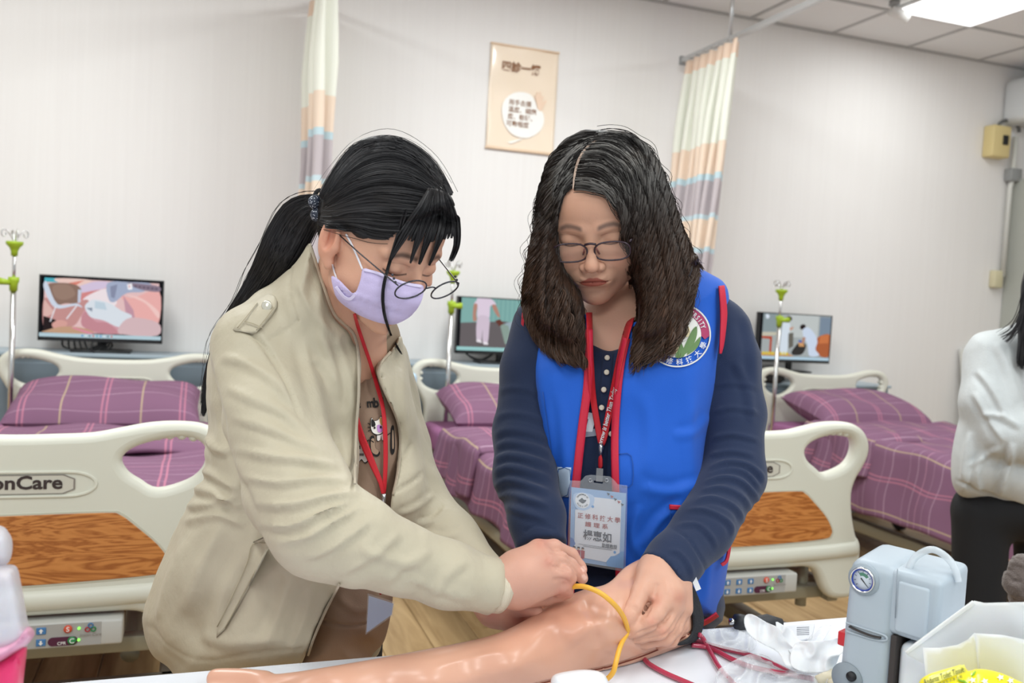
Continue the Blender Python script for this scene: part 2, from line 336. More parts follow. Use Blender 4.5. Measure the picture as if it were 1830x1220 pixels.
# ---------------------------------------------------------------- wall fittings at right
t = thing('air_conditioner', 'white wall mounted air conditioner at the right edge of the picture', 'air conditioner', (5.7, 4.6, 2.62))
mk('housing', *box(5.17, 6.05, 4.45, 4.75, 2.62, 2.93, .05, 4), mat('acwhite', 'dfe3e5', .35), t)
mk('louver', *box(5.22, 6.0, 4.437, 4.46, 2.66, 2.70, .006), mat('aclouver', 'c6cacc', .4), t)
t = thing('switch_box', 'yellow electrical box with small black window high on the wall', 'electrical box', (5.12, 4.72, 2.38))
mk('box_body', *box(5.03, 5.19, 4.66, 4.75, 2.385, 2.60, .012, 3), mat('yelbox', 'e2cf95', .5), t)
mk('window', *box(5.115, 5.16, 4.652, 4.664, 2.47, 2.535, .003), mat('blackplastic', '1b1c1e', .35), t)
a = np.linspace(0, math.pi, 14)
mk('cable', *tube(np.c_[5.20+.10*(-np.cos(a)), np.full(14, 4.70), 2.58+.07*np.sin(a)], .012, 8), mat('greycable', '6b6c6c', .5), None, label='grey cable arching from the yellow electrical box to the wall pipe', cat='cable')
mk('wall_cabinet', *box(5.32, 6.25, 4.35, 4.75, 0, 2.26, .01, 1), mat('cabgrey', 'b4b6ae', .6), None, smooth=False, label='tall grey-green cabinet against the wall behind the woman in white', cat='cabinet')
t = thing('conduit_pipe', 'grey and white conduit pipe running down the wall under the yellow box', 'pipe', (5.27, 4.72, 1.5))
mk('pipe', *tube([(5.285, 4.71, 2.55), (5.285, 4.71, 2.25), (5.27, 4.71, 2.2), (5.27, 4.71, 1.58)], .017, 10), mat('pipewhite', 'd8d8d2', .5), t)
mk('coupling', *box(5.24, 5.34, 4.68, 4.74, 2.24, 2.33, .008), mat('greyplastic'), t)
mk('outlet_box', *box(5.19, 5.27, 4.70, 4.75, 1.50, 1.62, .008), mat('creambox', 'd8d0ae', .5), None, label='small cream outlet box low on the wall left of the grey cabinet', cat='outlet')
V, Fc = box(4.95, 5.22, 4.5, 4.52, 0, 1.06, .003, 1); V[:, 1] += (V[:, 2])*.2; mk('leaning_panel', V, Fc, mat('panelwhite', 'dcdcd6', .5), None, smooth=False, label='white board leaning against the wall behind the woman in white', cat='board')
# ---------------------------------------------------------------- bedside cabinets
BG = mat('bluegrey', '93a1ab', .5, var=.12, vscale=3); BGD = mat('bluegreydark', '7f8d98', .5)
def cabinet(x0, x1, lab, z1=.86):
    t = thing('bedside_cabinet', lab, 'cabinet', ((x0+x1)/2, 4.6, 0), group='blue grey cabinets behind the beds')
    mk('carcass', *box(x0, x1, 4.50, 4.745, 0, z1, .006, 1), BG, t, smooth=False)
    mk('top', *box(x0-.01, x1+.01, 4.485, 4.748, z1, z1+.018, .004, 1), mat('bluetop', 'a3b2bc', .35), t, smooth=False)
    n = 2
    for k in range(n):
        a = x0+(x1-x0)*k/n; b = x0+(x1-x0)*(k+1)/n
        d = mk('door', *box(a+.006, b-.006, 4.487, 4.50, .04, z1-.03, .003, 1), BGD, t, smooth=False)
        mk('handle', *tube([(b-.05, 4.47, .5), (b-.05, 4.47, .62)], .006, 8), mat('chrome'), d)
cabinet(-.99, .22, 'blue grey cabinet behind the leftmost bed headboard')
cabinet(.98, 2.1, 'blue grey cabinet behind the middle bed headboard')
cabinet(3.02, 4.16, 'blue grey cabinet behind the right bed headboard', .80)
t = thing('medical_trolley', 'light blue and cream drawer trolley between left and middle beds', 'trolley', (.78, 4.2, 0))
mk('body', *box(.62, .98, 4.12, 4.45, .06, .80, .01), mat('trolleycream', 'dcd6c0', .5), t)
mk('top', *box(.61, .99, 4.11, 4.46, .80, .86, .02, 3), mat('paleblue', 'b7d3e6', .4), t)
for k in range(3): mk('drawer', *box(.635, .965, 4.105, 4.122, .57-.2*k, .765-.2*k, .008), mat('paleblue2', ['a9c6de', 'bcd8ea', 'c9d6de'][0], .4), t)
for x in (.66, .94):
    for y in (4.16, 4.41): mk('caster', *lathe([(.0, -.012), (.03, -.012), (.03, .012), (0, .012)], (x, y, .03), 14, axis=0), mat('blackplastic'), t)
# ---------------------------------------------------------------- monitors
def monitor(cx, zb, zt, w, Y, pic, lab, ledx=.42, silver=False):
    t = thing('monitor', lab, 'monitor', (cx, Y+.08, .878)); BK = mat('blackplastic')
    fr = mat('silverframe', '7c8084', .35, metal=.3) if silver else BK
    x0, x1 = cx-w/2, cx+w/2
    mk('housing', *box(x0, x1, Y, Y+.035, zb, zt, .004), BK, t)
    bz = MB(); bz.add(*box(x0, x1, Y-.004, Y, zt-.006, zt)); bz.add(*box(x0, x1, Y-.004, Y, zb, zb+.018)); bz.add(*box(x0, x0+.007, Y-.004, Y, zb, zt)); bz.add(*box(x1-.007, x1, Y-.004, Y, zb, zt))
    bz.mk('bezel', fr, t, smooth=False)
    m = MB(); m.add(np.array([(x0+.006, Y-.001, zb+.018), (x1-.006, Y-.001, zb+.018), (x1-.006, Y-.001, zt-.006), (x0+.006, Y-.001, zt-.006)]), [(0, 1, 2, 3)], H('16161a'))
    lay = [0]
    def pg(pts, col, sm=True):
        lay[0] += 1; q = [(x0+.006+(w-.012)*a, zt-.006-(zt-zb-.024)*b) for a, b in pts]
        if sm and len(q) > 4: q = spl(q, 4, True)
        q = np.clip(np.array(q), [x0+.006, zb+.018], [x1-.006, zt-.006]); pip(q, None, Y-.0011, m, col, lay[0]*.00012)
    pic(pg); m.mk('screen_picture', emat('screen_glow', 'ffffff', .92, vc=True), t, vc=True, smooth=False)
    mk('stand_neck', *box(cx-.02, cx+.02, Y+.035, Y+.055, .88, zb+.08, .004), BK, t)
    mk('stand_foot', *box(cx-.13, cx+.13, Y-.02, Y+.12, .878, .889, .004), BK, t)
    return t
def pic1(g):
    g([(.03, .03), (.97, .03), (.97, .92), (.03, .92)], 'e8c4c4', 0); g([(.03, .03), (.16, .03), (.14, .10), (.03, .10)], '54b4c4', 0)
    g([(.13, .03), (.4, .03), (.34, .12), (.25, .15), (.13, .09)], 'f0cfc6'); g([(.29, .17), (.42, .06), (.55, .05), (.53, .14), (.40, .22), (.31, .24)], 'd9c9e2'); g([(.22, .10), (.35, .04), (.28, .13)], 'e08878')
    g([(.3, .28), (.5, .18), (.52, .3), (.37, .42), (.32, .36)], 'd88d8d'); g([(.36, .32), (.54, .16), (.62, .4), (.5, .52), (.36, .44)], 'f3e6ea')
    g([(.62, .2), (.74, .3), (.97, .15), (.97, .75), (.82, .72), (.74, .5)], 'efb4b0'); g([(.70, .25), (.86, .38), (.97, .62), (.97, .5), (.83, .3)], 'f6cdc8'); g([(.67, .26), (.7, .6), (.78, .68), (.76, .5)], 'c79aa8')
    g([(.54, .06), (.72, .03), (.90, .04), (.84, .18), (.70, .22), (.60, .38), (.55, .33)], 'a9b3cc'); g([(.56, .12), (.62, .08), (.60, .32), (.57, .3)], '8d93ac')
    g([(.70, .05), (.84, .05), (.97, .08), (.97, .17), (.82, .15)], '8f8090')
    g([(.33, .42), (.42, .62), (.6, .72), (.68, .9), (.42, .9), (.34, .72)], 'd6a2ac'); g([(.36, .56), (.45, .72), (.55, .74), (.64, .9), (.5, .92), (.34, .8)], 'c98f98')
    g([(.03, .38), (.1, .42), (.2, .5), (.3, .42), (.36, .36), (.39, .4), (.34, .6), (.28, .8), (.18, .84), (.10, .88), (.03, .82)], 'c99592'); g([(.03, .38), (.12, .6), (.03, .7)], 'e0b9b2')
    g([(.03, .66), (.13, .72), (.1, .92), (.03, .93)], '2c2426'); g([(.1, .78), (.16, .72), (.22, .75), (.20, .84), (.12, .86)], 'dba59c')
    g([(.05, .14), (.2, .1), (.3, .14), (.33, .24), (.30, .42), (.2, .44), (.12, .48), (.07, .32)], '8f7468'); g([(.1, .16), (.22, .13), (.28, .28), (.2, .38), (.12, .34)], '9d8274')
    g([(.03, .10), (.055, .12), (.14, .46), (.29, .43), (.34, .5), (.28, .47), (.12, .52), (.03, .22)], 'd3dceb'); g([(.30, .2), (.33, .2), (.32, .42), (.30, .42)], 'c9cfe0', 0)
    g([(.12, .5), (.13, .5), (.09, .75), (.08, .75)], 'e8e4ea', 0); g([(.29, .46), (.3, .47), (.22, .70), (.21, .69)], 'e8e4ea', 0)
    g([(.36, .46), (.42, .36), (.5, .37), (.58, .42), (.66, .52), (.75, .6), (.70, .72), (.64, .80), (.52, .70), (.42, .66), (.38, .58)], 'dfe6ee'); g([(.44, .38), (.52, .4), (.54, .52), (.44, .5)], 'c5d6e2'); g([(.37, .5), (.42, .49), (.42, .56)], '8d98a8', 0)
    g([(.64, .82), (.74, .63), (.97, .70), (.97, .92), (.68, .92)], 'd9bcc0'); g([(.05, .9), (.2, .82), (.38, .85), (.42, .93), (.05, .93)], 'c7a184')
    g([(.28, .83), (.45, .92), (.4, .94), (.25, .84)], 'e093a4', 0); g([(.70, .07), (.74, .05), (.745, .15), (.71, .16)], 'fbfbff'); g([(.715, .085), (.725, .08), (.722, .13), (.717, .135)], 'd06060', 0)
    for k in range(6): g([(.76+.035*k, .08+.005*k), (.785+.035*k, .082+.005*k), (.785+.035*k, .115+.005*k), (.76+.035*k, .113+.005*k)], '6c5f70', 0)
    g([(0, .935), (1, .935), (1, 1), (0, 1)], 'b9d2dc', 0)
    for k in range(9): g([(.34+.03*k, .95), (.352+.03*k, .95), (.352+.03*k, .98), (.34+.03*k, .98)], ['3b8fd0', 'e8eef2', '556677', 'c65a50', '3aa0c0'][k % 5], 0)
def pic2(g):
    g([(.03, 0), (1, 0), (1, .55), (.03, .55)], '86b3ae', 0)
    for k in range(12): g([(.35+.05*k, 0), (.365+.05*k, 0), (.365+.05*k, .5), (.35+.05*k, .5)], '7aa8a6', 0)
    g([(.03, .48), (.5, .42), (1, .5), (1, .93), (.03, .93)], '6c6668', 0); g([(.5, .5), (.6, .42), (.8, .42), (.9, .5), (.85, .9), (.66, .92), (.55, .8)], '9fb0ba'); g([(.62, .48), (.7, .4), (.85, .4), (.98, .5), (.95, .85), (.75, .88)], 'a9b5e6')
    g([(.86, .14), (.93, .14), (.93, .2), (.86, .2)], '4b78dc', 0); g([(.86, .25), (.93, .25), (.93, .3), (.86, .3)], '4b78dc', 0)
    g([(.19, .04), (.2, .0), (.33, .0), (.38, .05), (.40, .12), (.34, .14), (.33, .38), (.21, .38), (.20, .14), (.16, .12)], 'e3d3e4'); g([(.16, .13), (.2, .13), (.19, .3), (.2, .42), (.16, .42)], 'b98a7a'); g([(.36, .12), (.40, .12), (.45, .32), (.43, .34), (.38, .22)], 'b98a7a')
    g([(.21, .36), (.33, .36), (.34, .6), (.33, .84), (.28, .84), (.27, .6), (.26, .8), (.21, .8)], 'd6c6d6'); g([(.21, .78), (.26, .8), (.27, .85), (.21, .83)], 'f0eaf0', 0); g([(.28, .83), (.33, .83), (.34, .88), (.29, .88)], 'f0eaf0', 0)
    g([(.45, .45), (.55, .5), (.62, .9), (.52, .85)], '8fa39a'); g([(.4, .42), (.45, .38), (.5, .46), (.45, .52)], '6a4038'); g([(0, .93), (1, .93), (1, 1), (0, 1)], '9fd0cf', 0)
def pic3(g):
    g([(.04, 0), (1, 0), (1, .93), (.04, .93)], 'a9b0b0', 0); g([(.04, 0), (.3, 0), (.3, .4), (.04, .4)], '8e9c9f', 0); g([(.4, 0), (.82, 0), (.82, .5), (.4, .5)], 'c3c9c8', 0); g([(.84, .02), (1, .02), (1, .9), (.84, .9)], '7f8fa0', 0)
    g([(.04, .42), (.3, .4), (.3, .46), (.04, .5)], 'c9c4b0', 0); g([(.04, .5), (.18, .5), (.18, .85), (.15, .85), (.15, .56), (.04, .55)], 'b5503a', 0)
    g([(.84, .46), (1, .42), (1, .9), (.82, .85), (.80, .6)], 'b06440'); g([(.86, .44), (.98, .4), (.98, .6), (.84, .62)], 'cd7a4c'); g([(.04, .86), (.4, .84), (.5, .93), (.04, .93)], 'c99a70', 0)
    g([(.36, .06), (.41, .04), (.44, .1), (.40, .16), (.35, .14)], '3a2c2a'); g([(.33, .16), (.40, .16), (.42, .32), (.40, .5), (.40, .85), (.30, .85), (.30, .5), (.31, .25)], 'd9e4ee'); g([(.41, .3), (.47, .26), (.46, .32), (.42, .36)], 'c79a84', 0)
    g([(.40, .42), (.47, .4), (.48, .7), (.42, .76)], '6d6a62'); g([(.56, .24), (.60, .20), (.64, .24), (.60, .32), (.56, .30)], '2d2526'); g([(.60, .32), (.68, .27), (.78, .42), (.82, .58), (.80, .75), (.86, .88), (.72, .9), (.68, .65), (.62, .5)], 'cfdcef')
    g([(.61, .48), (.65, .5), (.62, .68), (.59, .66)], 'b58a76', 0); g([(.5, .72), (.56, .62), (.66, .66), (.62, .86), (.5, .9), (.46, .84)], '3a3836'); g([(.55, .6), (.62, .62), (.64, .7), (.56, .7)], 'd3a06f'); g([(.55, .56), (.6, .57), (.59, .62), (.55, .6)], '3a62b4', 0)
    for k in range(9): g([(.06+.04*k, .84), (.085+.04*k, .84), (.085+.04*k, .9), (.06+.04*k, .9)], 'e2cf2e', 0)
    g([(.07, .03), (.1, .02), (.12, .08), (.09, .12), (.07, .08)], 'dfe8f4'); g([(0, .935), (1, .935), (1, 1), (0, 1)], 'b8d4e4', 0)
monitor(-.436, .928, 1.232, .535, 4.57, pic1, 'black monitor on the left showing a masked patient and gloved hands')
monitor(1.565, .93, 1.238, .535, 4.57, pic2, 'black monitor in the middle showing a person in a white uniform')
monitor(3.47, .94, 1.242, .535, 4.57, pic3, 'dark monitor on the right showing two nurses beside a patient')
cb = MB()
for k in range(5):
    p = spl([(-.60+.02*k, 4.62, .95), (-.60+.03*k, 4.60, .90-.012*k), (-.52+.02*k, 4.59, .885-.005*k), (-.45+.015*k, 4.60, .91), (-.42, 4.62, .94)], 6); cb.add(*tube(p, .0045, 6))
cb.add(*tube(spl([(-.47, 4.58, .94), (-.475, 4.55, .90), (-.46, 4.53, .882)], 5), .005, 6))
cb.mk('cable', mat('blackplastic'), None, label='black cables looping under the left monitor', cat='cable')
cb = MB()
for k in range(2): cb.add(*tube(spl([(1.36+.02*k, 4.62, .95), (1.38, 4.60, .92), (1.45, 4.59, .90-.01*k), (1.53, 4.60, .935)], 6), .0045, 6))
cb.mk('cable', mat('blackplastic'), None, label='black cables looping under the middle monitor', cat='cable')
V, Fc = lathe([(0, 0), (.1, .0), (.13, .02), (.12, .06), (.08, .09), (0, .1)], (3.25, 4.56, .82), 20); V[:, 2] += .012*np.sin(V[:, 0]*60)*np.cos(V[:, 1]*50)
mk('cloth_bag', V, Fc, mat('darkcloth', '3b3a3a', .8), None, label='dark grey bundle on the cabinet behind the right headboard', cat='bag')
# ---------------------------------------------------------------- beds
def plaid():
    m = mat('plaid_cotton', '8a5f78', .85, .15, bump=(500, .2)); nt = m.node_tree; N = nt.nodes; L = nt.links; b = N['Principled BSDF']
    tc = N.new('ShaderNodeTexCoord'); sp = N.new('ShaderNodeSeparateXYZ'); L.new(tc.outputs['UV'], sp.inputs[0])
    def line(axis, per, cen, wd):
        a = N.new('ShaderNodeMath'); a.operation = 'ADD'; L.new(sp.outputs[axis], a.inputs[0]); a.inputs[1].default_value = 20*per-cen+per/2
        mo = N.new('ShaderNodeMath'); mo.operation = 'MODULO'; L.new(a.outputs[0], mo.inputs[0]); mo.inputs[1].default_value = per
        s = N.new('ShaderNodeMath'); s.operation = 'SUBTRACT'; L.new(mo.outputs[0], s.inputs[0]); s.inputs[1].default_value = per/2
        ab = N.new('ShaderNodeMath'); ab.operation = 'ABSOLUTE'; L.new(s.outputs[0], ab.inputs[0])
        l = N.new('ShaderNodeMath'); l.operation = 'LESS_THAN'; L.new(ab.outputs[0], l.inputs[0]); l.inputs[1].default_value = wd/2; return l.outputs[0]
    cur = None
    def lay(fac, col, k):
        nonlocal cur
        mu = N.new('ShaderNodeMath'); mu.operation = 'MULTIPLY'; L.new(fac, mu.inputs[0]); mu.inputs[1].default_value = k
        mx = N.new('ShaderNodeMix'); mx.data_type = 'RGBA'; L.new(mu.outputs[0], mx.inputs[0]); mx.inputs[7].default_value = (*H(col), 1)
        if cur is None: mx.inputs[6].default_value = (*H('85617a'), 1)
        else: L.new(cur, mx.inputs[6])
        cur = mx.outputs[2]
    lay(line(1, .15, .0, .0045), 'c3a6b9', .6); lay(line(1, .15, .05, .003), 'b294a8', .6)
    lay(line(0, .30, .0, .007), 'c98399', .65); lay(line(0, .30, .018, .007), 'c98399', .65); lay(line(0, .30, .15, .007), 'bda98a', .75)
    lay(line(1, .60, .1, .006), 'c998ae', .5)
    L.new(cur, b.inputs['Base Color']); return m
PL = plaid(); PINK = mat('mattress_sheet', 'a8709a', .8, .2, var=.15, vscale=6)
CRM = mat('bed_plastic', 'dcdccf', .38, .5); CRM2 = mat('bed_groove', 'c9c8b8', .45)
BEAM = mat('bed_beam', 'a39f8c', .45, metal=.2)
def wood():
    m = mat('board_wood', 'b4733f', .35, .5); nt = m.node_tree; N = nt.nodes; L = nt.links; b = N['Principled BSDF']
    tc = N.new('ShaderNodeTexCoord'); mp = N.new('ShaderNodeMapping'); mp.inputs['Scale'].default_value = (1.3, 1, 9); L.new(tc.outputs['Object'], mp.inputs[0])
    nz = N.new('ShaderNodeTexNoise'); nz.inputs['Scale'].default_value = 1.6; nz.inputs['Detail'].default_value = 6; nz.inputs['Distortion'].default_value = 2.2; L.new(mp.outputs[0], nz.inputs[0])
    wv = N.new('ShaderNodeMath'); wv.operation = 'MULTIPLY'; wv.inputs[1].default_value = 8; L.new(nz.outputs[0], wv.inputs[0]); fr = N.new('ShaderNodeMath'); fr.operation = 'PINGPONG'; fr.inputs[1].default_value = .5; L.new(wv.outputs[0], fr.inputs[0])
    cr = N.new('ShaderNodeValToRGB'); e = cr.color_ramp.elements; e[0].position = .05; e[0].color = (*H('a3602e'), 1); e[1].position = .75; e[1].color = (*H('d99554'), 1); e2 = e.new(.3); e2.color = (*H('c98346'), 1)
    L.new(fr.outputs[0], cr.inputs[0]); L.new(cr.outputs[0], b.inputs['Base Color']); return m
WD = wood()
def mir(p): return p+[(-x, z) for x, z in p[::-1]]
HB_R = [(.0, .872), (.08, .873), (.16, .878), (.24, .892), (.31, .908), (.38, .91), (.435, .898), (.47, .866), (.478, .83), (.468, .79), (.44, .74), (.41, .68), (.405, .61), (.42, .55), (.437, .52), (.45, .50), (.452, .36), (.40, .34), (.20, .34), (0, .34)]
HB_H = [(.232, .815), (.25, .842), (.305, .862), (.37, .872), (.415, .86), (.43, .83), (.42, .79), (.385, .762), (.33, .748), (.285, .76), (.25, .785)]
FB_R = [(.0, .884), (.08, .886), (.16, .890), (.22, .902), (.28, .914), (.34, .918), (.40, .912), (.443, .888), (.465, .85), (.464, .81), (.445, .77), (.423, .735), (.412, .69), (.42, .625), (.44, .56), (.455, .54), (.462, .51), (.462, .40), (.445, .365), (.408, .356), (.36, .362), (.33, .39), (.30, .442), (.264, .463), (.177, .466), (0, .466)]
FB_H = [(.224, .83), (.25, .856), (.305, .874), (.36, .88), (.398, .868), (.411, .841), (.402, .804), (.37, .776), (.304, .757), (.265, .778), (.236, .80)]
def loop_m(R, sx=1): L_ = R[1:-1]; return spl([(x, z) for x, z in R]+[(-x, z) for x, z in L_[::-1]], 4, True)
def capsule(cx, cz, w, h, tip, n=10):
    pts = []
    for k in range(n+1):
        a = -math.pi/2+math.pi*k/n; pts.append((cx+w/2-tip+tip*math.cos(a), cz+h/2*math.sin(a)))
    for k in range(n+1):
        a = math.pi/2+math.pi*k/n; pts.append((cx-w/2+tip+tip*math.cos(a), cz+h/2*math.sin(a)))
    return pts
def logo(cx, Y, cz, par, s=1.0):
    outer = capsule(0, 0, .352*s, .062*s, .06*s); inner = capsule(0, 0, .338*s, .050*s, .055*s)
    mk('logo_rim', *plate([outer, inner], .006, .0015, xzY(Y-.001, cx, cz)), CRM, par)
    pl = [(-.105, .022), (.105, .022), (.128, .012), (.128, -.012), (.105, -.022), (-.105, -.022), (-.128, -.012), (-.128, .012)]
    pl = [(a*s, b*s) for a, b in pl]; pi = [(a*.975, b*.93) for a, b in pl]
    p = mk('logo_plate', *plate([pl], .003, .0005, xzY(Y-.001, cx, cz)), mat('logo_plate', 'cfccc0', .35), par)
    mk('plate_border', *plate([pl, pi], .0042, 0, xzY(Y-.001, cx, cz)), mat('logo_line', '8a827c', .4), p)
    V, Fc = text2d('JosonCare', .042*s, .028, width=.205*s); mk('lettering', np.c_[V[:, 0]+cx, np.full(len(V), Y-.0036), V[:, 1]+cz], Fc, mat('logo_ink', '3c3030', .5), p, smooth=False)
def bed(hx, fx, lab, dz=0, seed=0, yflap=3.72, pil_yaw=0, side_tools=False):
    YH, YF = 4.40, 2.25; rr = random.Random(seed); t = thing('hospital_bed', lab, 'bed', ((hx+fx)/2, 3.3, 0), group='hospital beds along the wall')
    # headboard
    holes = [spl(HB_H, 4, True), spl([(-x, z) for x, z in HB_H[::-1]], 4, True)]
    hb = mk('headboard', *plate([loop_m(HB_R)]+holes, .045, .018, xzY(YH, hx, dz), 3), CRM, t); logo(hx, YH-.022, .765+dz, hb, .95)
    for sx in (1, -1):
        g = MB()
        for k in range(9):
            a = k/8; x = .25+.17*a; z = .850+.022*math.sin(a*math.pi*.8); r = .010
            if k > 6: x = .428; z = .86-.03*(k-6)
            g.add(*lathe([(0, -.016), (r, -.014), (r, .014), (0, .016)], (hx+sx*x, YH, z+dz+.007), 8, axis=1))
        g.mk('grip_rib', CRM, hb, kind='stuff')
    # footboard
    holes = [spl(FB_H, 4, True), spl([(-x, z) for x, z in FB_H[::-1]], 4, True)]
    fb = mk('footboard', *plate([loop_m(FB_R)]+holes, .05, .020, xzY(YF, fx, dz), 3), CRM, t); logo(fx, YF-.0245, .775+dz, fb)
    for sx in (1, -1):
        g = MB()
        for k in range(10):
            if k < 6: x = .25+.026*k; z = .866+.012*math.sin(k/5*2.5)
            else: x = [.402, .420, .424, .418][k-6]; z = [.872, .85, .826, .80][k-6]
            g.add(*lathe([(0, -.017), (.011, -.013), (.011, .013), (0, .017)], (fx+sx*x, YF, z+dz+.008), 10, axis=1))
        g.mk('grip_rib', CRM, fb, kind='stuff')
    wp = spl([(-.2, .70), (0, .704), (.19, .706), (.225, .70), (.26, .672), (.31, .625), (.336, .585), (.335, .566), (.31, .554), (.16, .546), (0, .542), (-.16, .546), (-.31, .554), (-.335, .566), (-.336, .585), (-.31, .625), (-.26, .672), (-.225, .70)], 3, True)
    gl = np.array(wp); c = gl.mean(0); go = c+(gl-c)*[1.022, 1.06]
    mk('panel_groove', *plate([go], .004, .0012, xzY(YF-.0245, fx, dz)), CRM2, fb)
    mk('wood_panel', *plate([gl], .006, .0015, xzY(YF-.025, fx, dz)), WD, fb)
    rg = spl([(-.44, .53), (-.3, .522), (0, .516), (.3, .522), (.44, .53)], 6); pts = np.c_[rg[:, 0]+fx, np.full(len(rg), YF-.018), rg[:, 1]+dz-.012]
    mk('bottom_ridge', *tube(pts, .02, 10, flat=1.3), CRM, fb)
    for sx in (-1, 1): mk('corner_bumper', *box(fx+sx*.462-.012, fx+sx*.462+.014, YF-.03, YF+.03, .40+dz, .44+dz, .006), mat('bumper', 'b9bcc0', .5), fb)
    # control unit under the footboard
    fx0 = fx; fx = fx+(.04 if seed == 1 else .008)
    cu = mk('control_panel', *box(fx-.23, fx+.20, YF-.045, YF+.02, .398+dz, .458+dz, .006), mat('ctrl_grey', 'c6c6c2', .45), t)
    Y2 = YF-.0462; prt = MB()
    mk('panel_face', *box(fx-.15, fx+.155, Y2+.0005, Y2+.002, .402+dz, .455+dz), mat('ctrl_face', 'adacaa', .4), cu, smooth=False)
    for k in range(6):
        for j in range(2):
            x = fx-.13+.040*k; z = .442+dz-.027*j; c = '3f78b8'
            if k == 5: continue
            if k == 4 and j == 0 or k < 4 or k == 4:
                b = mk('button', *box(x-.010, x+.010, Y2-.002, Y2+.001, z-.008, z+.008, .0015), mat('btn_blue', '4a7fb6', .4), cu, smooth=False)
                sg = 1 if j == 0 else -1; q = [(-.005, 0), (0, .006*sg), (.005, 0), (.002, 0), (.002, -.005*sg), (-.002, -.005*sg), (-.002, 0)]
                V = np.array([(x+a, Y2-.0026, z+bb) for a, bb in q]); mk('arrow', V, [tuple(range(7))], mat('btn_white', 'f2f2f2', .5), b, smooth=False)
    mk('cpr_pad', *plate([capsule(fx+.075, .415+dz, .062, .020, .01)], .002, .0004, xzY(Y2-.0005)), mat('cpr_purple', '54233f', .4), cu)
    bt = mk('button', *lathe([(0, -.002), (.009, -.002), (.009, .002), (0, .002)], (fx+.094, Y2-.002, .416+dz), 16, axis=1), mat('btn_green', '2f8a4e', .4), cu)
    V, Fc = text2d('C', .016, .01); mk('letter', np.c_[V[:, 0]+fx+.094, np.full(len(V), Y2-.0045), V[:, 1]+.416+dz], Fc, mat('btn_white'), bt, smooth=False)
    bt = mk('button', *lathe([(0, -.002), (.009, -.002), (.009, .002), (0, .002)], (fx+.085, Y2-.001, .443+dz), 16, axis=1), mat('btn_red', 'd9573a', .4), cu)
    V, Fc = text2d('S', .016, .01); mk('letter', np.c_[V[:, 0]+fx+.085, np.full(len(V), Y2-.0035), V[:, 1]+.443+dz], Fc, mat('btn_white'), bt, smooth=False)
    V, Fc = text2d('CPR', .010, .01); mk('letter', np.c_[V[:, 0]+fx+.073, np.full(len(V), Y2-.0022), V[:, 1]+.411+dz], Fc, mat('btn_white'), cu, smooth=False)
    V, Fc = text2d('Joson-Care', .010, 0, shear=.3); mk('letter', np.c_[V[:, 0]+fx+.132, np.full(len(V), Y2-.0022), V[:, 1]+.426+dz], Fc, mat('logo_line'), cu, smooth=False)
    for k, (a, b_, c) in enumerate([(0, .006, 'btn_blue'), (-.006, -.003, 'btn_red2'), (.006, -.003, 'btn_green')]):
        aa = np.linspace(0, 2*np.pi, 14); mk('emblem', *tube(np.c_[fx+.132+a+.005*np.cos(aa), np.full(14, Y2-.001), .442+b_+.005*np.sin(aa)+dz], .0015, 5), mat(c, 'b32a3a', .4), cu)
    for z in (.443, .416): mk('indicator', *lathe([(0, -.001), (.003, -.001), (.003, .001), (0, .001)], (fx+.108, Y2-.001, z+dz), 8, axis=1), emat('led_green', (.25, 1, .1), 2), cu)
    fx = fx0
    # frame
    f = MB()
    for sx in (-1, 1): f.add(*box((hx+fx)/2+sx*.43-.02, (hx+fx)/2+sx*.43+.02, YF+.03, YH-.03, .33+dz, .385+dz, .006))
    for y in (YF+.08, 3.3, YH-.08): f.add(*box((hx+fx)/2-.43, (hx+fx)/2+.43, y-.02, y+.02, .335+dz, .375+dz, .005))
    f.mk('frame', BEAM, t)
    f = MB(); cx = (hx+fx)/2
    for y in (2.45, 4.1): f.add(*box(cx-.40, cx+.40, y-.03, y+.03, .14, .20, .008))
    for sx in (-1, 1): f.add(*box(cx+sx*.33-.03, cx+sx*.33+.03, 2.45, 4.1, .14, .20, .008))
    f.mk('base_frame', BEAM, t)
    for y0, y1 in ((2.6, 3.0), (3.9, 3.5)):
        for sx in (-1, 1): mk('lift_arm', *tube([(cx+sx*.22, y0, .20), (cx+sx*.22, y1, .35+dz)], .025, 10), BEAM, t)
    for sx in (-1, 1):
        mk('corner_tube', *tube([(cx+sx*.36, YF+.10, .30), (cx+sx*.36, YF+.10, .43)], .018, 12), BEAM, t)
        for y in (2.45, 4.1):
            w_ = mk('caster', *lathe([(0, -.018), (.05, -.018), (.06, -.01), (.06, .01), (.05, .018), (0, .018)], (cx+sx*.36, y, .06), 18, axis=0), mat('rubber', '4a4a4c', .6), t)
            mk('fork', *box(cx+sx*.36-.028, cx+sx*.36+.028, y-.02, y+.02, .07, .145, .008), mat('greyplastic'), w_)
    # mattress
    ZT = .60+dz
    mk('mattress', *box(cx-.44, cx+.44, YF+.05, YH-.05, .475+dz, ZT, .035, 4), PINK, t)
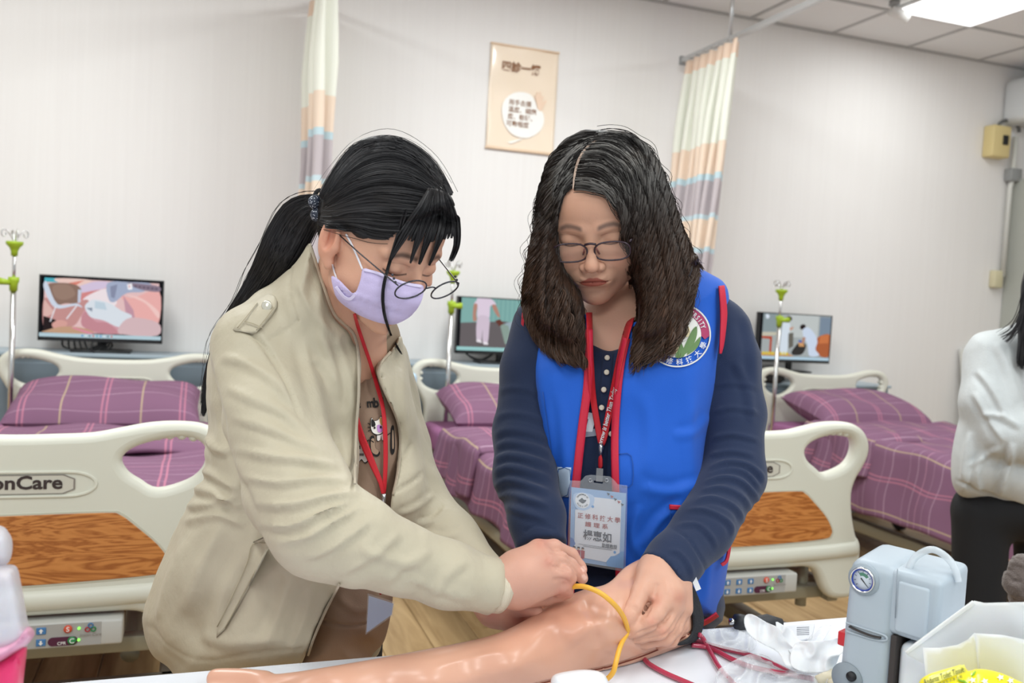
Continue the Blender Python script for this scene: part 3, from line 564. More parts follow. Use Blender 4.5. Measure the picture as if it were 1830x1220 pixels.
    # duvet: grid over arc length, draping both sides
    def sheet_mesh(name, ya, yb, hang, lift, half=.45, fold=0, sd=0):
        nu, nv = 90, 70; V = []; UV = []; tot = half+hang
        for j in range(nv+1):
            v = j/nv; y = ya+(yb-ya)*v
            for i in range(nu+1):
                s = -tot+2*tot*i/nu; a = abs(s); sg = 1 if s >= 0 else -1; rc_ = .05
                flat = half-rc_*.4
                if a < flat: x = a; z = 0
                elif a < flat+rc_*1.57: th = (a-flat)/rc_; x = flat+rc_*math.sin(th); z = -rc_*(1-math.cos(th))
                else: q = a-flat-rc_*1.57; x = flat+rc_+.12*q*(.8+.5*math.sin(y*9+sd)); z = -rc_-q
                hem = max(0, a-flat)/hang if hang else 0
                z += lift+.010*math.sin(y*7.3+s*5+sd)*math.cos(s*8+sd*2)+.006*math.sin(y*19+s*13+sd)
                if a > flat+.03: x += .018*math.sin(y*16+sd+sg)*min(1, hem*1.4); y2 = y+.01*math.sin(a*20)
                else: y2 = y+.006*math.sin(s*12+sd)
                end = min(v, 1-v)*(yb-ya)
                z -= .035*max(0, 1-end/.05)**2 if a < flat+.02 else 0
                V.append((cx+sg*x, y2, ZT+z)); UV.append((s+.03, y))
        Fc = np.array([(j*(nu+1)+i, j*(nu+1)+i+1, (j+1)*(nu+1)+i+1, (j+1)*(nu+1)+i) for j in range(nv) for i in range(nu)])
        o = mk(name, np.array(V), Fc, PL, t, uv=UV); m = o.modifiers.new('s', 'SOLIDIFY'); m.thickness = .022; m.offset = -1; return o
    sheet_mesh('duvet', YF+.06, yflap, .36 if seed == 5 else .235, .035, sd=seed); sheet_mesh('folded_duvet', yflap-.42, yflap+.10, .225, .062, half=.462, sd=seed+3)
    # pillow
    nu, nv = 40, 26; V = []; UV = []
    for sgn in (1, -1):
        for j in range(nv+1):
            for i in range(nu+1):
                u, v = 2*i/nu-1, 2*j/nv-1; h = .085*((1-u**6)*(1-v**4))**.55*(1+.12*math.sin(u*4+v*3+seed)); px = 1-.03*(1-abs(u))*abs(v); 
                x = u*.36*(1-.06*(1-v*v)*0+.03*abs(u*v)); yy = v*.22*(1+.04*u*u); V.append((hx+x, YH-.30+yy*.92, ZT+.10+sgn*h+.20*(yy)+.0*h)); UV.append((x+.01, yy+4.0))
    n1 = (nu+1)*(nv+1); Fc = []
    for b0, fl_ in ((0, 0), (n1, 1)):
        for j in range(nv):
            for i in range(nu):
                q = (b0+j*(nu+1)+i, b0+j*(nu+1)+i+1, b0+(j+1)*(nu+1)+i+1, b0+(j+1)*(nu+1)+i); Fc.append(q if not fl_ else q[::-1])
    mk('pillow', np.array(V), np.array(Fc), PL, None, uv=UV, label='purple plaid pillow on the '+{1: 'leftmost', 2: 'middle', 5: 'right'}[seed]+' bed, against its headboard', cat='pillow', group='plaid pillows on the beds')
    # side crank
    k = mk('bracket', *box(hx-.475, hx-.40, YH-.05, YH+.02, .36+dz, .50+dz, .012), CRM, t)
    mk('knob', *lathe([(0, 0), (.012, 0), (.012, .03), (0, .03)], (hx-.45, YH-.06, .44+dz), 10, axis=1), mat('chrome'), k); mk('knob', *lathe([(0, 0), (.012, 0), (.012, .03), (0, .03)], (hx-.41, YH-.06, .40+dz), 10, axis=1), mat('chrome'), k)
    mk('lever', *box(hx-.42, hx-.395, YH-.085, YH-.07, .46+dz, .468+dz, .002), mat('btn_red'), k)
    return t
bed(-.355, -.385, 'cream hospital bed with purple plaid bedding at the leftmost place', -.01, 1, 3.78)
bed(1.50, 1.54, 'cream hospital bed with purple plaid bedding behind the two women, middle', .0, 2, 3.70)
bed(3.57, 3.60, 'cream hospital bed with purple plaid bedding nearest the right side wall, right', .01, 5, 3.85)
def iv_pole(x, y, zt, zb, lab):
    t = thing('iv_pole', lab, 'drip stand', (x, y, zb), group='drip stands at the bed heads'); ch = mat('chrome'); G = mat('lime', 'a3bf2e', .4)
    mk('lower_tube', *tube([(x, y, zb), (x, y, zt-.16)], .0115, 14), ch, t); mk('upper_tube', *tube([(x, y, zt-.2), (x, y, zt)], .007, 12), ch, t)
    mk('clamp', *lathe([(.0, -.03), (.016, -.03), (.017, .0), (.022, .012), (.022, .03), (0, .03)], (x, y, zt-.17), 16), G, t)
    mk('clamp_knob', *tube([(x-.01, y-.01, zt-.165), (x+(-.055 if x < 0 else .05), y-.02, zt-.16)], [.010, .016], 12), G, t)
    mk('top_cap', *lathe([(0, -.05), (.013, -.05), (.014, -.03), (.02, -.015), (.034, .0), (.034, .012), (0, .014)], (x, y, zt), 18), G, t)
    for k in range(4):
        a = k*math.pi/2+.4; c, s = math.cos(a), math.sin(a); q = [(0, .0), (.012, .03), (.03, .055), (.045, .06), (.052, .045), (.046, .032), (.036, .036), (.034, .048)]
        mk('hook', *tube(spl([(x+r*c, y+r*s, zt+z) for r, z in q], 4), .0028, 6), ch, t)
iv_pole(-.76, 4.3, 1.355, .38, 'chrome drip stand with lime clamps beside the left monitor')
iv_pole(1.19, 4.3, 1.35, .38, 'chrome drip stand with lime clamps between the two women')
iv_pole(3.15, 4.3, 1.365, .38, 'chrome drip stand with lime clamps in front of the right monitor')
# ---------------------------------------------------------------- implicit surface modelling (numpy)
CORN = np.array([[0,0,0],[1,0,0],[0,1,0],[1,1,0],[0,0,1],[1,0,1],[0,1,1],[1,1,1]])
EDG = [(0,1),(2,3),(4,5),(6,7),(0,2),(1,3),(4,6),(5,7),(0,4),(1,5),(2,6),(3,7)]
def surface_nets(D, org, h):
    s = D < 0; nx, ny, nz = D.shape
    acc = np.zeros((nx-1, ny-1, nz-1), np.int8)
    for c in CORN: acc += s[c[0]:nx-1+c[0], c[1]:ny-1+c[1], c[2]:nz-1+c[2]]
    act = (acc > 0) & (acc < 8); ids = np.full(act.shape, -1, np.int64); cell = np.argwhere(act); ids[act] = np.arange(len(cell))
    vals = np.stack([D[cell[:, 0]+c[0], cell[:, 1]+c[1], cell[:, 2]+c[2]] for c in CORN], 1)
    pos = np.zeros((len(cell), 3)); cnt = np.zeros(len(cell))
    for a, b in EDG:
        va, vb = vals[:, a], vals[:, b]; m = (va < 0) != (vb < 0); t = np.where(m, va/np.where(m, va-vb, 1), 0)
        pos += m[:, None]*(CORN[a]+t[:, None]*(CORN[b]-CORN[a])); cnt += m
    V = (cell+pos/cnt[:, None])*h+np.asarray(org)
    Fs = []
    for ax in range(3):
        o1, o2 = (ax+1) % 3, (ax+2) % 3
        sl = [slice(1, n-1) for n in D.shape]; sl[ax] = slice(0, D.shape[ax]-1); sl2 = list(sl); sl2[ax] = slice(1, D.shape[ax])
        a = s[tuple(sl)]; b = s[tuple(sl2)]
        for m, flip in ((a & ~b, False), (~a & b, True)):
            q = np.argwhere(m); q += np.array([0 if k == ax else 1 for k in range(3)])
            def cid(d1, d2):
                r = q.copy(); r[:, o1] -= d1; r[:, o2] -= d2; return ids[r[:, 0], r[:, 1], r[:, 2]]
            f = np.stack([cid(1, 1), cid(0, 1), cid(0, 0), cid(1, 0)], 1); Fs.append(f[:, ::-1] if flip else f)
    return V, np.concatenate(Fs)
def vnormals(V, Fc):
    n = np.cross(V[Fc[:, 2]]-V[Fc[:, 0]], V[Fc[:, 3]]-V[Fc[:, 1]]) if Fc.shape[1] == 4 else np.cross(V[Fc[:, 1]]-V[Fc[:, 0]], V[Fc[:, 2]]-V[Fc[:, 0]])
    N = np.zeros_like(V)
    for k in range(Fc.shape[1]):
        for a in range(3): N[:, a] += np.bincount(Fc[:, k], n[:, a], len(V))
    return N/(np.linalg.norm(N, axis=1)[:, None]+1e-12)
def lap(V, Fc, it=2, lam=.5):
    e = np.concatenate([Fc[:, [i, (i+1) % 4]] for i in range(4)]); 
    for _ in range(it):
        S = np.zeros_like(V); c = np.bincount(e[:, 0], minlength=len(V))+np.bincount(e[:, 1], minlength=len(V))
        for a in range(3): S[:, a] = np.bincount(e[:, 0], V[e[:, 1], a], len(V))+np.bincount(e[:, 1], V[e[:, 0], a], len(V))
        V = V+lam*(S/np.maximum(c, 1)[:, None]-V)
    return V
def smin(a, b, k):
    if k <= 0: return np.minimum(a, b)
    h = np.clip(.5+.5*(b-a)/k, 0, 1); return b+(a-b)*h-k*h*(1-h)
def smax(a, b, k): return -smin(-a, -b, k)
def rc(p, a, b, ra, rb):
    a = np.asarray(a, np.float32); b = np.asarray(b, np.float32); ba = b-a; t = np.clip((p-a) @ ba/(ba @ ba+1e-12), 0, 1)
    return np.linalg.norm(p-a-t[..., None]*ba, axis=-1)-(ra+(rb-ra)*t)
def ell(p, c, r, R=None):
    q = p-np.asarray(c, np.float32)
    if R is not None: q = q @ np.asarray(R, np.float32).T
    r = np.asarray(r, np.float32); k0 = np.linalg.norm(q/r, axis=-1); k1 = np.linalg.norm(q/(r*r), axis=-1); return k0*(k0-1)/(k1+1e-9)
def chain(p, pts, k=.0):
    """pts: list of (x,y,z,r) ; smooth union of round cones"""
    d = None
    for a, b in zip(pts[:-1], pts[1:]):
        e = rc(p, a[:3], b[:3], a[3], b[3]); d = e if d is None else smin(d, e, k)
    return d
def pc(L): return [(*cam3(x, y, d), r) for x, y, d, r in L]
class Grid:
    def __init__(s, px0, py0, px1, py1, d0, d1, h):
        xs = [(px-915)/FPX*d for px in (px0, px1) for d in (d0, d1)]; ys = [(py-610)/FPX*d for py in (py0, py1) for d in (d0, d1)]
        s.h = h; s.org = np.array([min(xs), min(ys), d0]); n = [int((b-a)/h)+2 for a, b in ((min(xs), max(xs)), (min(ys), max(ys)), (d0, d1))]; s.n = n
        ax = [s.org[i]+h*np.arange(n[i]) for i in range(3)]
        s.p = np.stack(np.meshgrid(*ax, indexing='ij'), -1).astype(np.float32)
        s.px = 915+FPX*s.p[..., 0]/s.p[..., 2]; s.py = 610+FPX*s.p[..., 1]/s.p[..., 2]; s.d = s.p[..., 2]
    def mesh(s, F, smooth=2):
        F = F.copy()
        for ax in range(3):
            for e in (0, -1):
                sl = [slice(None)]*3; sl[ax] = e; F[tuple(sl)] = np.maximum(F[tuple(sl)], s.h*.5)
        V, Fc = surface_nets(F, s.org, s.h); V = lap(V, Fc, smooth) if smooth else V
        return c2w(V), Fc
def sd2(poly, X, Y):
    """signed distance (inside positive) to polygon, px"""
    P = np.asarray(poly, float); best = np.full(X.shape, 1e9); ins = np.zeros(X.shape, bool)
    for i in range(len(P)):
        a = P[i]; b = P[(i+1) % len(P)]; ba = b-a; t = np.clip(((X-a[0])*ba[0]+(Y-a[1])*ba[1])/(ba @ ba+1e-9), 0, 1)
        best = np.minimum(best, np.hypot(X-a[0]-t*ba[0], Y-a[1]-t*ba[1]))
        c = ((a[1] > Y) != (b[1] > Y)) & (X < (b[0]-a[0])*(Y-a[1])/(b[1]-a[1]+1e-12)+a[0]); ins ^= c
    return np.where(ins, best, -best)
class Ras:
    """raster of values over pixel space sampled bilinearly"""
    def __init__(s, x0, y0, x1, y1, st): s.x0, s.y0, s.st = x0, y0, st; s.xs = np.arange(x0, x1+st, st); s.ys = np.arange(y0, y1+st, st); s.X, s.Y = np.meshgrid(s.xs, s.ys)
    def sample(s, A, px, py):
        u = np.clip((px-s.x0)/s.st, 0, len(s.xs)-1.001); v = np.clip((py-s.y0)/s.st, 0, len(s.ys)-1.001); i = u.astype(int); j = v.astype(int); fu = u-i; fv = v-j
        return (A[j, i]*(1-fu)+A[j, i+1]*fu)*(1-fv)+(A[j+1, i]*(1-fu)+A[j+1, i+1]*fu)*fv
def idw(ctrl, X, Y, k=2.2):
    C = np.asarray(ctrl, float); num = np.zeros(X.shape+(C.shape[1]-2,)); den = np.zeros(X.shape)
    for c in C:
        w_ = 1/(((X-c[0])**2+(Y-c[1])**2+400)**(k/2)); den += w_; num += w_[..., None]*c[2:]
    return num/den[..., None]
def inflate(g, poly, ctrl, w=None, smooth=True, n=5, pw=1.0):
    """ctrl: (px,py,depth,T) control points; w rim width in metres (None -> T)"""
    P = spl(poly, n, True) if smooth else np.asarray(poly, float)
    x0, y0 = P.min(0)-60; x1, y1 = P.max(0)+60; R = Ras(x0, y0, x1, y1, 3)
    S = sd2(P, R.X, R.Y); cv = idw(ctrl, R.X, R.Y); dc = cv[..., 0]; T = cv[..., 1]
    s = R.sample(S, g.px, g.py); dd = R.sample(dc, g.px, g.py); TT = R.sample(T, g.px, g.py)
    s = s*dd/FPX; W = TT if w is None else w
    q = np.maximum(W-s, 0)/W
    return ((np.sqrt(q*q+((g.d-dd)/TT)**2)-1)*np.minimum(W, TT)).astype(np.float32)
def prism(g, poly, smooth=True, n=5):
    P = spl(poly, n, True) if smooth else np.asarray(poly, float); x0, y0 = P.min(0)-80; x1, y1 = P.max(0)+80; R = Ras(x0, y0, x1, y1, 3)
    return (-R.sample(sd2(P, R.X, R.Y), g.px, g.py)*g.d/FPX).astype(np.float32)
def vnoise(P, sc, seed=0):
    P = np.asarray(P)*sc+seed*17.13; i = np.floor(P).astype(np.int64); f = P-i; f = f*f*(3-2*f)
    def hsh(a, b, c): 
        n = (a*374761393+b*668265263+c*2147483647+seed*974634777) & 0xffffffff; n = ((n ^ (n >> 13))*1274126177) & 0xffffffff; return ((n ^ (n >> 16)) & 0xffff)/65535.0
    r = 0
    for dx in (0, 1):
        for dy in (0, 1):
            for dz in (0, 1):
                r = r+hsh(i[..., 0]+dx, i[..., 1]+dy, i[..., 2]+dz)*np.where(dx, f[..., 0], 1-f[..., 0])*np.where(dy, f[..., 1], 1-f[..., 1])*np.where(dz, f[..., 2], 1-f[..., 2])
    return r-.5
def pxof(V): q = w2c(V); return 915+FPX*q[:, 0]/q[:, 2], 610+FPX*q[:, 1]/q[:, 2], q[:, 2]
def seg_d(P, x, y):
    best = np.full(x.shape, 1e9); tt = np.zeros(x.shape); sg = np.zeros(x.shape); n = len(P)-1
    for i in range(n):
        a = P[i]; ba = P[i+1]-a; L2 = ba @ ba+1e-9; t = np.clip(((x-a[0])*ba[0]+(y-a[1])*ba[1])/L2, 0, 1); dx = x-a[0]-t*ba[0]; dy = y-a[1]-t*ba[1]; d = np.hypot(dx, dy)
        m = d < best; best = np.where(m, d, best); tt = np.where(m, (i+t)/n, tt); sg = np.where(m, np.sign(ba[0]*dy-ba[1]*dx), sg)
    return best, tt, sg
def folds(V, Fc, L, front=True, zmax=None):
    """sculpted folds: L of (polyline px, width px, height m[, kind]) displacing camera-side vertices along their normals"""
    N = vnormals(V, Fc); x, y, z = pxof(V); vis = np.clip(-(N @ CF)*2.2+.15, 0, 1) if front else 1; D = np.zeros(len(V))
    for it in L:
        P = spl(np.asarray(it[0], float), 4); w_, h = it[1], it[2]; kind = it[3] if len(it) > 3 else 'r'
        bb = (x > P[:, 0].min()-4*w_) & (x < P[:, 0].max()+4*w_) & (y > P[:, 1].min()-4*w_) & (y < P[:, 1].max()+4*w_)
        if zmax is not None: bb &= z < zmax
        if not bb.any(): continue
        d, t, s = seg_d(P, x[bb], y[bb]); tap = np.clip(np.sin(np.pi*np.clip(t, .0, 1))*1.6, 0, 1)
        if kind == 'r': v = h*(np.exp(-(d/w_)**2)-.55*np.exp(-((d*s-1.6*w_)/w_)**2))*tap
        elif kind == 'c': v = -h*np.exp(-(d/w_)**2)*tap
        elif kind == 's': v = -h*np.exp(-(d/w_)**2)            # seam, constant
        elif kind == 'b': v = h*np.exp(-(d/w_)**2)*tap
        elif kind == 'st': v = h*(1/(1+np.exp(-d*s/w_)))*np.exp(-(d/(7*w_))**2)  # step
        D[bb] += v
    return V+N*(D*vis)[:, None]
class DM:
    """camera-side depth of world-space meshes, for laying cloth, hair and trims on them"""
    def __init__(s, meshes, x0, y0, x1, y1, st=4):
        vs = []; fs = []; n = 0
        for V, Fc in meshes: vs.append(V); fs += [tuple(int(i)+n for i in f) for f in Fc] if isinstance(Fc, list) else [tuple(f) for f in (np.asarray(Fc)+n).tolist()]; n += len(V)
        V = np.concatenate(vs); s.b = BVHTree.FromPolygons([tuple(v) for v in V.tolist()], fs); s.R = Ras(x0, y0, x1, y1, st); A = np.full(s.R.X.shape, np.nan); o = Vector(CC)
        for j, yy in enumerate(s.R.ys):
            for i, xx in enumerate(s.R.xs):
                v = ray(xx, yy); L = math.sqrt(v @ v); h = s.b.ray_cast(o, Vector(v))
                if h[0] is not None: A[j, i] = h[3]/L
        s.raw = A.copy(); m = np.isnan(A); B = A.copy()
        for _ in range(60):                      # extend past the silhouette
            if not m.any(): break
            num = np.zeros(A.shape); den = np.zeros(A.shape)
            for dj, di in ((0, 1), (0, -1), (1, 0), (-1, 0)):
                sh = np.roll(B, (dj, di), (0, 1)); ok = ~np.isnan(sh); num += np.where(ok, sh, 0); den += ok
            new = m & (den > 0); B[new] = num[new]/den[new]; m = np.isnan(B)
        B[np.isnan(B)] = np.nanmean(B); s.A = B
    def blur(s, k=2):
        for _ in range(k):
            p = np.pad(s.A, 1, mode='edge'); s.A = (p[:-2, 1:-1]+p[2:, 1:-1]+p[1:-1, :-2]+p[1:-1, 2:]+2*s.A)/6
        return s
    def minf(s, k=3):
        for _ in range(k):
            p = np.pad(s.A, 1, mode='edge'); s.A = np.minimum.reduce([p[:-2, 1:-1], p[2:, 1:-1], p[1:-1, :-2], p[1:-1, 2:], s.A])
        return s
    def copy(s):
        import copy as _c; n = _c.copy(s); n.A = s.A.copy(); return n
    def __call__(s, x, y): return s.R.sample(s.A, np.asarray(x, float), np.asarray(y, float))
    def pt(s, x, y, off=0): d = s(x, y)-off; return at_v(x, y, d)
def at_v(x, y, d): x = np.asarray(x, float); y = np.asarray(y, float); x, y, d = np.broadcast_arrays(x, y, d); return c2w(np.stack([(x-915)/FPX*d, (y-610)/FPX*d, d], -1))
def ribbon(dm, pts, w_, off=.002, th=.0015, n=6, ctr=None):
    """cloth band laid along px polyline; w_ px width (or list)"""
    P = spl(np.asarray(pts, float), n); m = len(P); T = np.gradient(P, axis=0); T /= np.linalg.norm(T, axis=1)[:, None]+1e-9; N = np.c_[-T[:, 1], T[:, 0]]
    W = np.interp(np.linspace(0, 1, m), np.linspace(0, 1, len(np.atleast_1d(w_))), np.atleast_1d(w_)) if np.ndim(w_) else np.full(m, w_)
    rows = []
    for k in (-.5, -.25, 0, .25, .5):
        q = P+N*(W*k)[:, None]; d = dm(q[:, 0], q[:, 1]) if ctr is None else ctr(q[:, 0], q[:, 1]); rows.append(at_v(q[:, 0], q[:, 1], d-off))
    back = [r+CF*th*1.0 for r in rows[::-1]]; ring = np.stack(rows+back, 1); k = ring.shape[1]; V = ring.reshape(-1, 3); Fc = []
    for i in range(m-1):
        for j in range(k):
            a = i*k+j; b = i*k+(j+1) % k; Fc.append((a, b, b+k, a+k))
    Fc.append(tuple(range(k))[::-1]); Fc.append(tuple((m-1)*k+j for j in range(k))); return V, Fc
def patch(dm, loops, off=.002, th=.001, st=6, uvf=None, smooth=True, dfun=None, n=5):
    """sheet cut to px outline(s) (first outer, rest holes), laid on dm, with thickness"""
    Ls = [spl(np.asarray(l, float), n, True) if smooth else np.asarray(l, float) for l in loops]; pts = []; cons = []
    for L_ in Ls:
        b = len(pts); pts += [tuple(p) for p in L_]; cons += [(b+i, b+(i+1) % len(L_)) for i in range(len(L_))]
    P = Ls[0]; xs = np.arange(P[:, 0].min(), P[:, 0].max(), st); ys = np.arange(P[:, 1].min(), P[:, 1].max(), st); X, Y = np.meshgrid(xs, ys)
    ins = sd2(P, X, Y) > st*.4
    for h in Ls[1:]: ins &= sd2(h, X, Y) < -st*.4
    pts += list(zip(X[ins].tolist(), Y[ins].tolist()))
    r = delaunay_2d_cdt([Vector(p) for p in pts], cons, [], 1, 1e-4); V2 = np.array([v[:] for v in r[0]]); tri = [tuple(f) for f in r[2]]
    cen = np.array([V2[list(f)].mean(0) for f in tri]); keep = sd2(P, cen[:, 0], cen[:, 1]) > 0
    for h in Ls[1:]: keep &= sd2(h, cen[:, 0], cen[:, 1]) < 0
    tri = [f for f, k in zip(tri, keep) if k]
    d = (dm(V2[:, 0], V2[:, 1]) if dfun is None else dfun(V2[:, 0], V2[:, 1]))-off
    A = at_v(V2[:, 0], V2[:, 1], d); B = at_v(V2[:, 0], V2[:, 1], d+th); nv = len(V2); from collections import Counter
    ec = {}
    for f in tri:
        for i in range(3): ec[(f[i], f[(i+1) % 3])] = 1
    # camera-facing orientation
    def area(f): a, b, c = V2[list(f)]; return (b[0]-a[0])*(c[1]-a[1])-(b[1]-a[1])*(c[0]-a[0])
    if sum(area(f) for f in tri) > 0: tri = [f[::-1] for f in tri]
    ec = set((f[i], f[(i+1) % 3]) for f in tri for i in range(3)); bd = [e for e in ec if (e[1], e[0]) not in ec]
    Fc = tri+[tuple(nv+i for i in f[::-1]) for f in tri]+[(b, a, a+nv, b+nv) for a, b in bd]
    return np.concatenate([A, B]), Fc, np.concatenate([V2, V2])
def decal(dm, V2, Fc, off=.003):
    return at_v(V2[:, 0], V2[:, 1], dm(V2[:, 0], V2[:, 1])-off), Fc
def strands(guides, dm, n, rad, colf, wave=(0, 30), off=(.001, .006), nseg=16, spread=1.0, rng=None, sides=3, jit=1.5, dfun=None, lenj=.12, clump=0, tight=.5, cdep=.0):
    """guides: list of groups; group = list of px polylines (equal meaning along length); strands interpolate inside a group"""
    rng = rng or RNG; out = []; cols = []
    for gi, (G, cnt) in enumerate(guides):
        G = [spl(np.asarray(p, float), 6) for p in G]; G = [np.stack([np.interp(np.linspace(0, 1, nseg), np.linspace(0, 1, len(p)), p[:, k]) for k in range(p.shape[1])], 1) for p in G]; G = np.stack(G); k = len(G)
        c = int(cnt*n); u = rng.random(c)*(k-1)
        cid = np.round(u*clump).astype(int) if clump else np.round(u*3).astype(int); ctab = rng.random((cid.max()+2, 3)); cl = ctab[cid]
        if clump: cu = np.round(u*clump)/clump; u = np.clip(cu+(u-cu)*tight, 0, k-1)
        i = np.minimum(u.astype(int), k-2) if k > 1 else np.zeros(c, int); f = (u-i)[:, None, None]
        P = G[i]*(1-f)+G[np.minimum(i+1, k-1)]*f if k > 1 else np.repeat(G, c, 0)
        t = np.linspace(0, 1, nseg)[None, :]; L_ = 1-rng.random((c, 1))**2*lenj; st = rng.random((c, 1))*lenj*.5; tt = st+(L_-st)*t
        idx = tt*(nseg-1); a = np.minimum(idx.astype(int), nseg-2); ff = (idx-a)[..., None]; r_ = np.arange(c)[:, None]; P = P[r_, a]*(1-ff)+P[r_, a+1]*ff
        T = np.gradient(P[..., :2], axis=1); ln = np.linalg.norm(T, axis=2, keepdims=True)+1e-9; T /= ln; Nn = np.stack([-T[..., 1], T[..., 0]], -1)
        arc = np.cumsum(ln[..., 0], 1); amp, wl = wave; ph = (cl[:, 0]*6.28+rng.normal(0, .35, c))[:, None]; wlv = wl*(.8+.5*cl[:, 1:2])
        P = P.copy(); P[..., :2] += Nn*(amp*np.clip(tt*2.5-.25, 0, 1)*np.sin(arc/wlv*2*np.pi+ph)+rng.normal(0, jit, (c, 1))*spread)[..., None]
        o = off[0]+(off[1]-off[0])*rng.random((c, 1))+cdep*cl[:, 2:3]*np.clip(tt*2, 0, 1); wz = .003*amp/4*np.clip(tt*2, 0, 1)*np.cos(arc/wlv*2*np.pi+ph) if amp else 0
        if P.shape[2] > 2: d = P[..., 2]-o-wz
        else: d = (dm(P[..., 0], P[..., 1]) if dfun is None else dfun(P[..., 0], P[..., 1]))-o-wz
        W_ = at_v(P[..., 0], P[..., 1], d); R_ = rad*(.7+.6*rng.random((c, 1)))*np.clip(1.15-tt**3*1.0, .15, 1)
        cc = colf(P, tt, .45*rng.random((c, 1))+.55*cl[:, 2:3], gi); out.append((W_, R_)); cols.append(cc)
    Vs = []; Fs = []; Cs = []; n0 = 0
    for (W_, R_), cc in zip(out, cols):
        c, m, _ = W_.shape; T = np.gradient(W_, axis=1); T /= np.linalg.norm(T, axis=2, keepdims=True)+1e-12; up = CF[None, None]; N1 = np.cross(T, np.broadcast_to(up, T.shape)); N1 /= np.linalg.norm(N1, axis=2, keepdims=True)+1e-9; N2 = np.cross(T, N1)
        ring = []
        tw = rng.normal(0, .5, (c, 1, 1)) if sides == 2 else .5
        for s_ in range(sides): a = 2*np.pi*s_/sides+tw; ring.append(W_+R_[..., None]*(np.cos(a)*N1+np.sin(a)*N2))
        V = np.stack(ring, 2).reshape(-1, 3); base = (np.arange(c)[:, None, None]*m+np.arange(m-1)[None, :, None])*sides; j = np.arange(1 if sides == 2 else sides)[None, None]; jn = (j+1) % sides
        Fs.append(np.stack([base+j, base+jn, base+sides+jn, base+sides+j], -1).reshape(-1, 4)+n0); Vs.append(V); n0 += len(V); Cs.append(np.repeat(cc.reshape(-1, 3), sides, 0))
    return np.concatenate(Vs), np.concatenate(Fs), np.concatenate(Cs)
# ---------------------------------------------------------------- head (local: x her right, y forward, z up, origin mid-head at eye level)
def head_field(q, mouth=1.0, jaw=1.0, lid=1.0):
    f = ell(q, (0, -.012, .022), (.0745, .094, .096))
    f = smin(f, ell(q, (0, .030, -.030), (.0600*jaw, .062, .078)), .03)
    f = smin(f, ell(q, (0, .045, -.070), (.040*jaw, .036, .040)), .025)       # jaw
    f = smin(f, ell(q, (0, .066, -.100), (.020, .017, .016)), .02)            # chin
    f = smin(f, ell(q, (0, .058, .045), (.052, .036, .036)), .03)             # forehead
    for s in (-1, 1):
        f = smin(f, ell(q, (s*.038, .056, -.038), (.024, .026, .026)), .02)   # cheek
        f = smin(f, ell(q, (s*.056, .020, -.060*1.0), (.014, .035, .022)), .02)
        f = smax(f, -ell(q, (s*.031, .108, .000), (.023, .020, .013)), .012)   # socket
        f = smin(f, rc(q, (s*.012, .088, .017), (s*.047, .073, .018), .007, .006), .012)  # brow
        f = smin(f, ell(q, (s*.031, .077, -.001), (.0155, .0125, .0115)), .004)  # lids over the eyeball
    f = smin(f, rc(q, (0, .086, .012), (0, .104, -.030), .0060, .0085), .012)  # bridge
    f = smin(f, ell(q, (0, .108, -.036), (.0110, .0105, .0095)), .006)         # tip
    for s in (-1, 1): f = smin(f, ell(q, (s*.0115, .099, -.040), (.0085, .0095, .0075)), .004)
    f = smin(f, ell(q, (0, .083, -.062), (.030, .018, .020)), .012)           # muzzle
    for s in (-1, 1): f = smax(f, -ell(q, (s*.0060, .106, -.0475), (.0032, .005, .0030)), .002)
    f = smin(f, ell(q, (.0065, .0975, -.0595), (.0120, .0045, .0036)), .004); f = smin(f, ell(q, (-.0065, .0970, -.0595), (.0120, .0045, .0036)), .004)
    f = smin(f, ell(q, (0, .0950, -.0680), (.0155, .0052, .0044)), .004)
    for s in (-1, 1): f = smax(f, -rc(q, (0, .0965, -.0632), (s*.0235, .091, -.0668), .0014, .0012), .003)
    f = smax(f, -ell(q, (0, .092, -.083), (.018, .008, .006)), .008)
    for s in (-1, 1):                                                         # ears
        e = ell(q, (s*.0785, -.014, -.006), (.0095, .0215, .034)); e = smax(e, -ell(q, (s*.0895, -.009, .000), (.0115, .0125, .0215)), .003); e = smin(e, ell(q, (s*.0765, -.004, -.037), (.0062, .009, .011)), .005); e = smin(e, ell(q, (s*.0775, .004, -.010), (.0055, .005, .008)), .003); e = smin(e, rc(q, (s*.0830, -.018, .012), (s*.0820, -.016, -.016), .0030, .0026), .003); f = smin(f, e, .004)
    return f
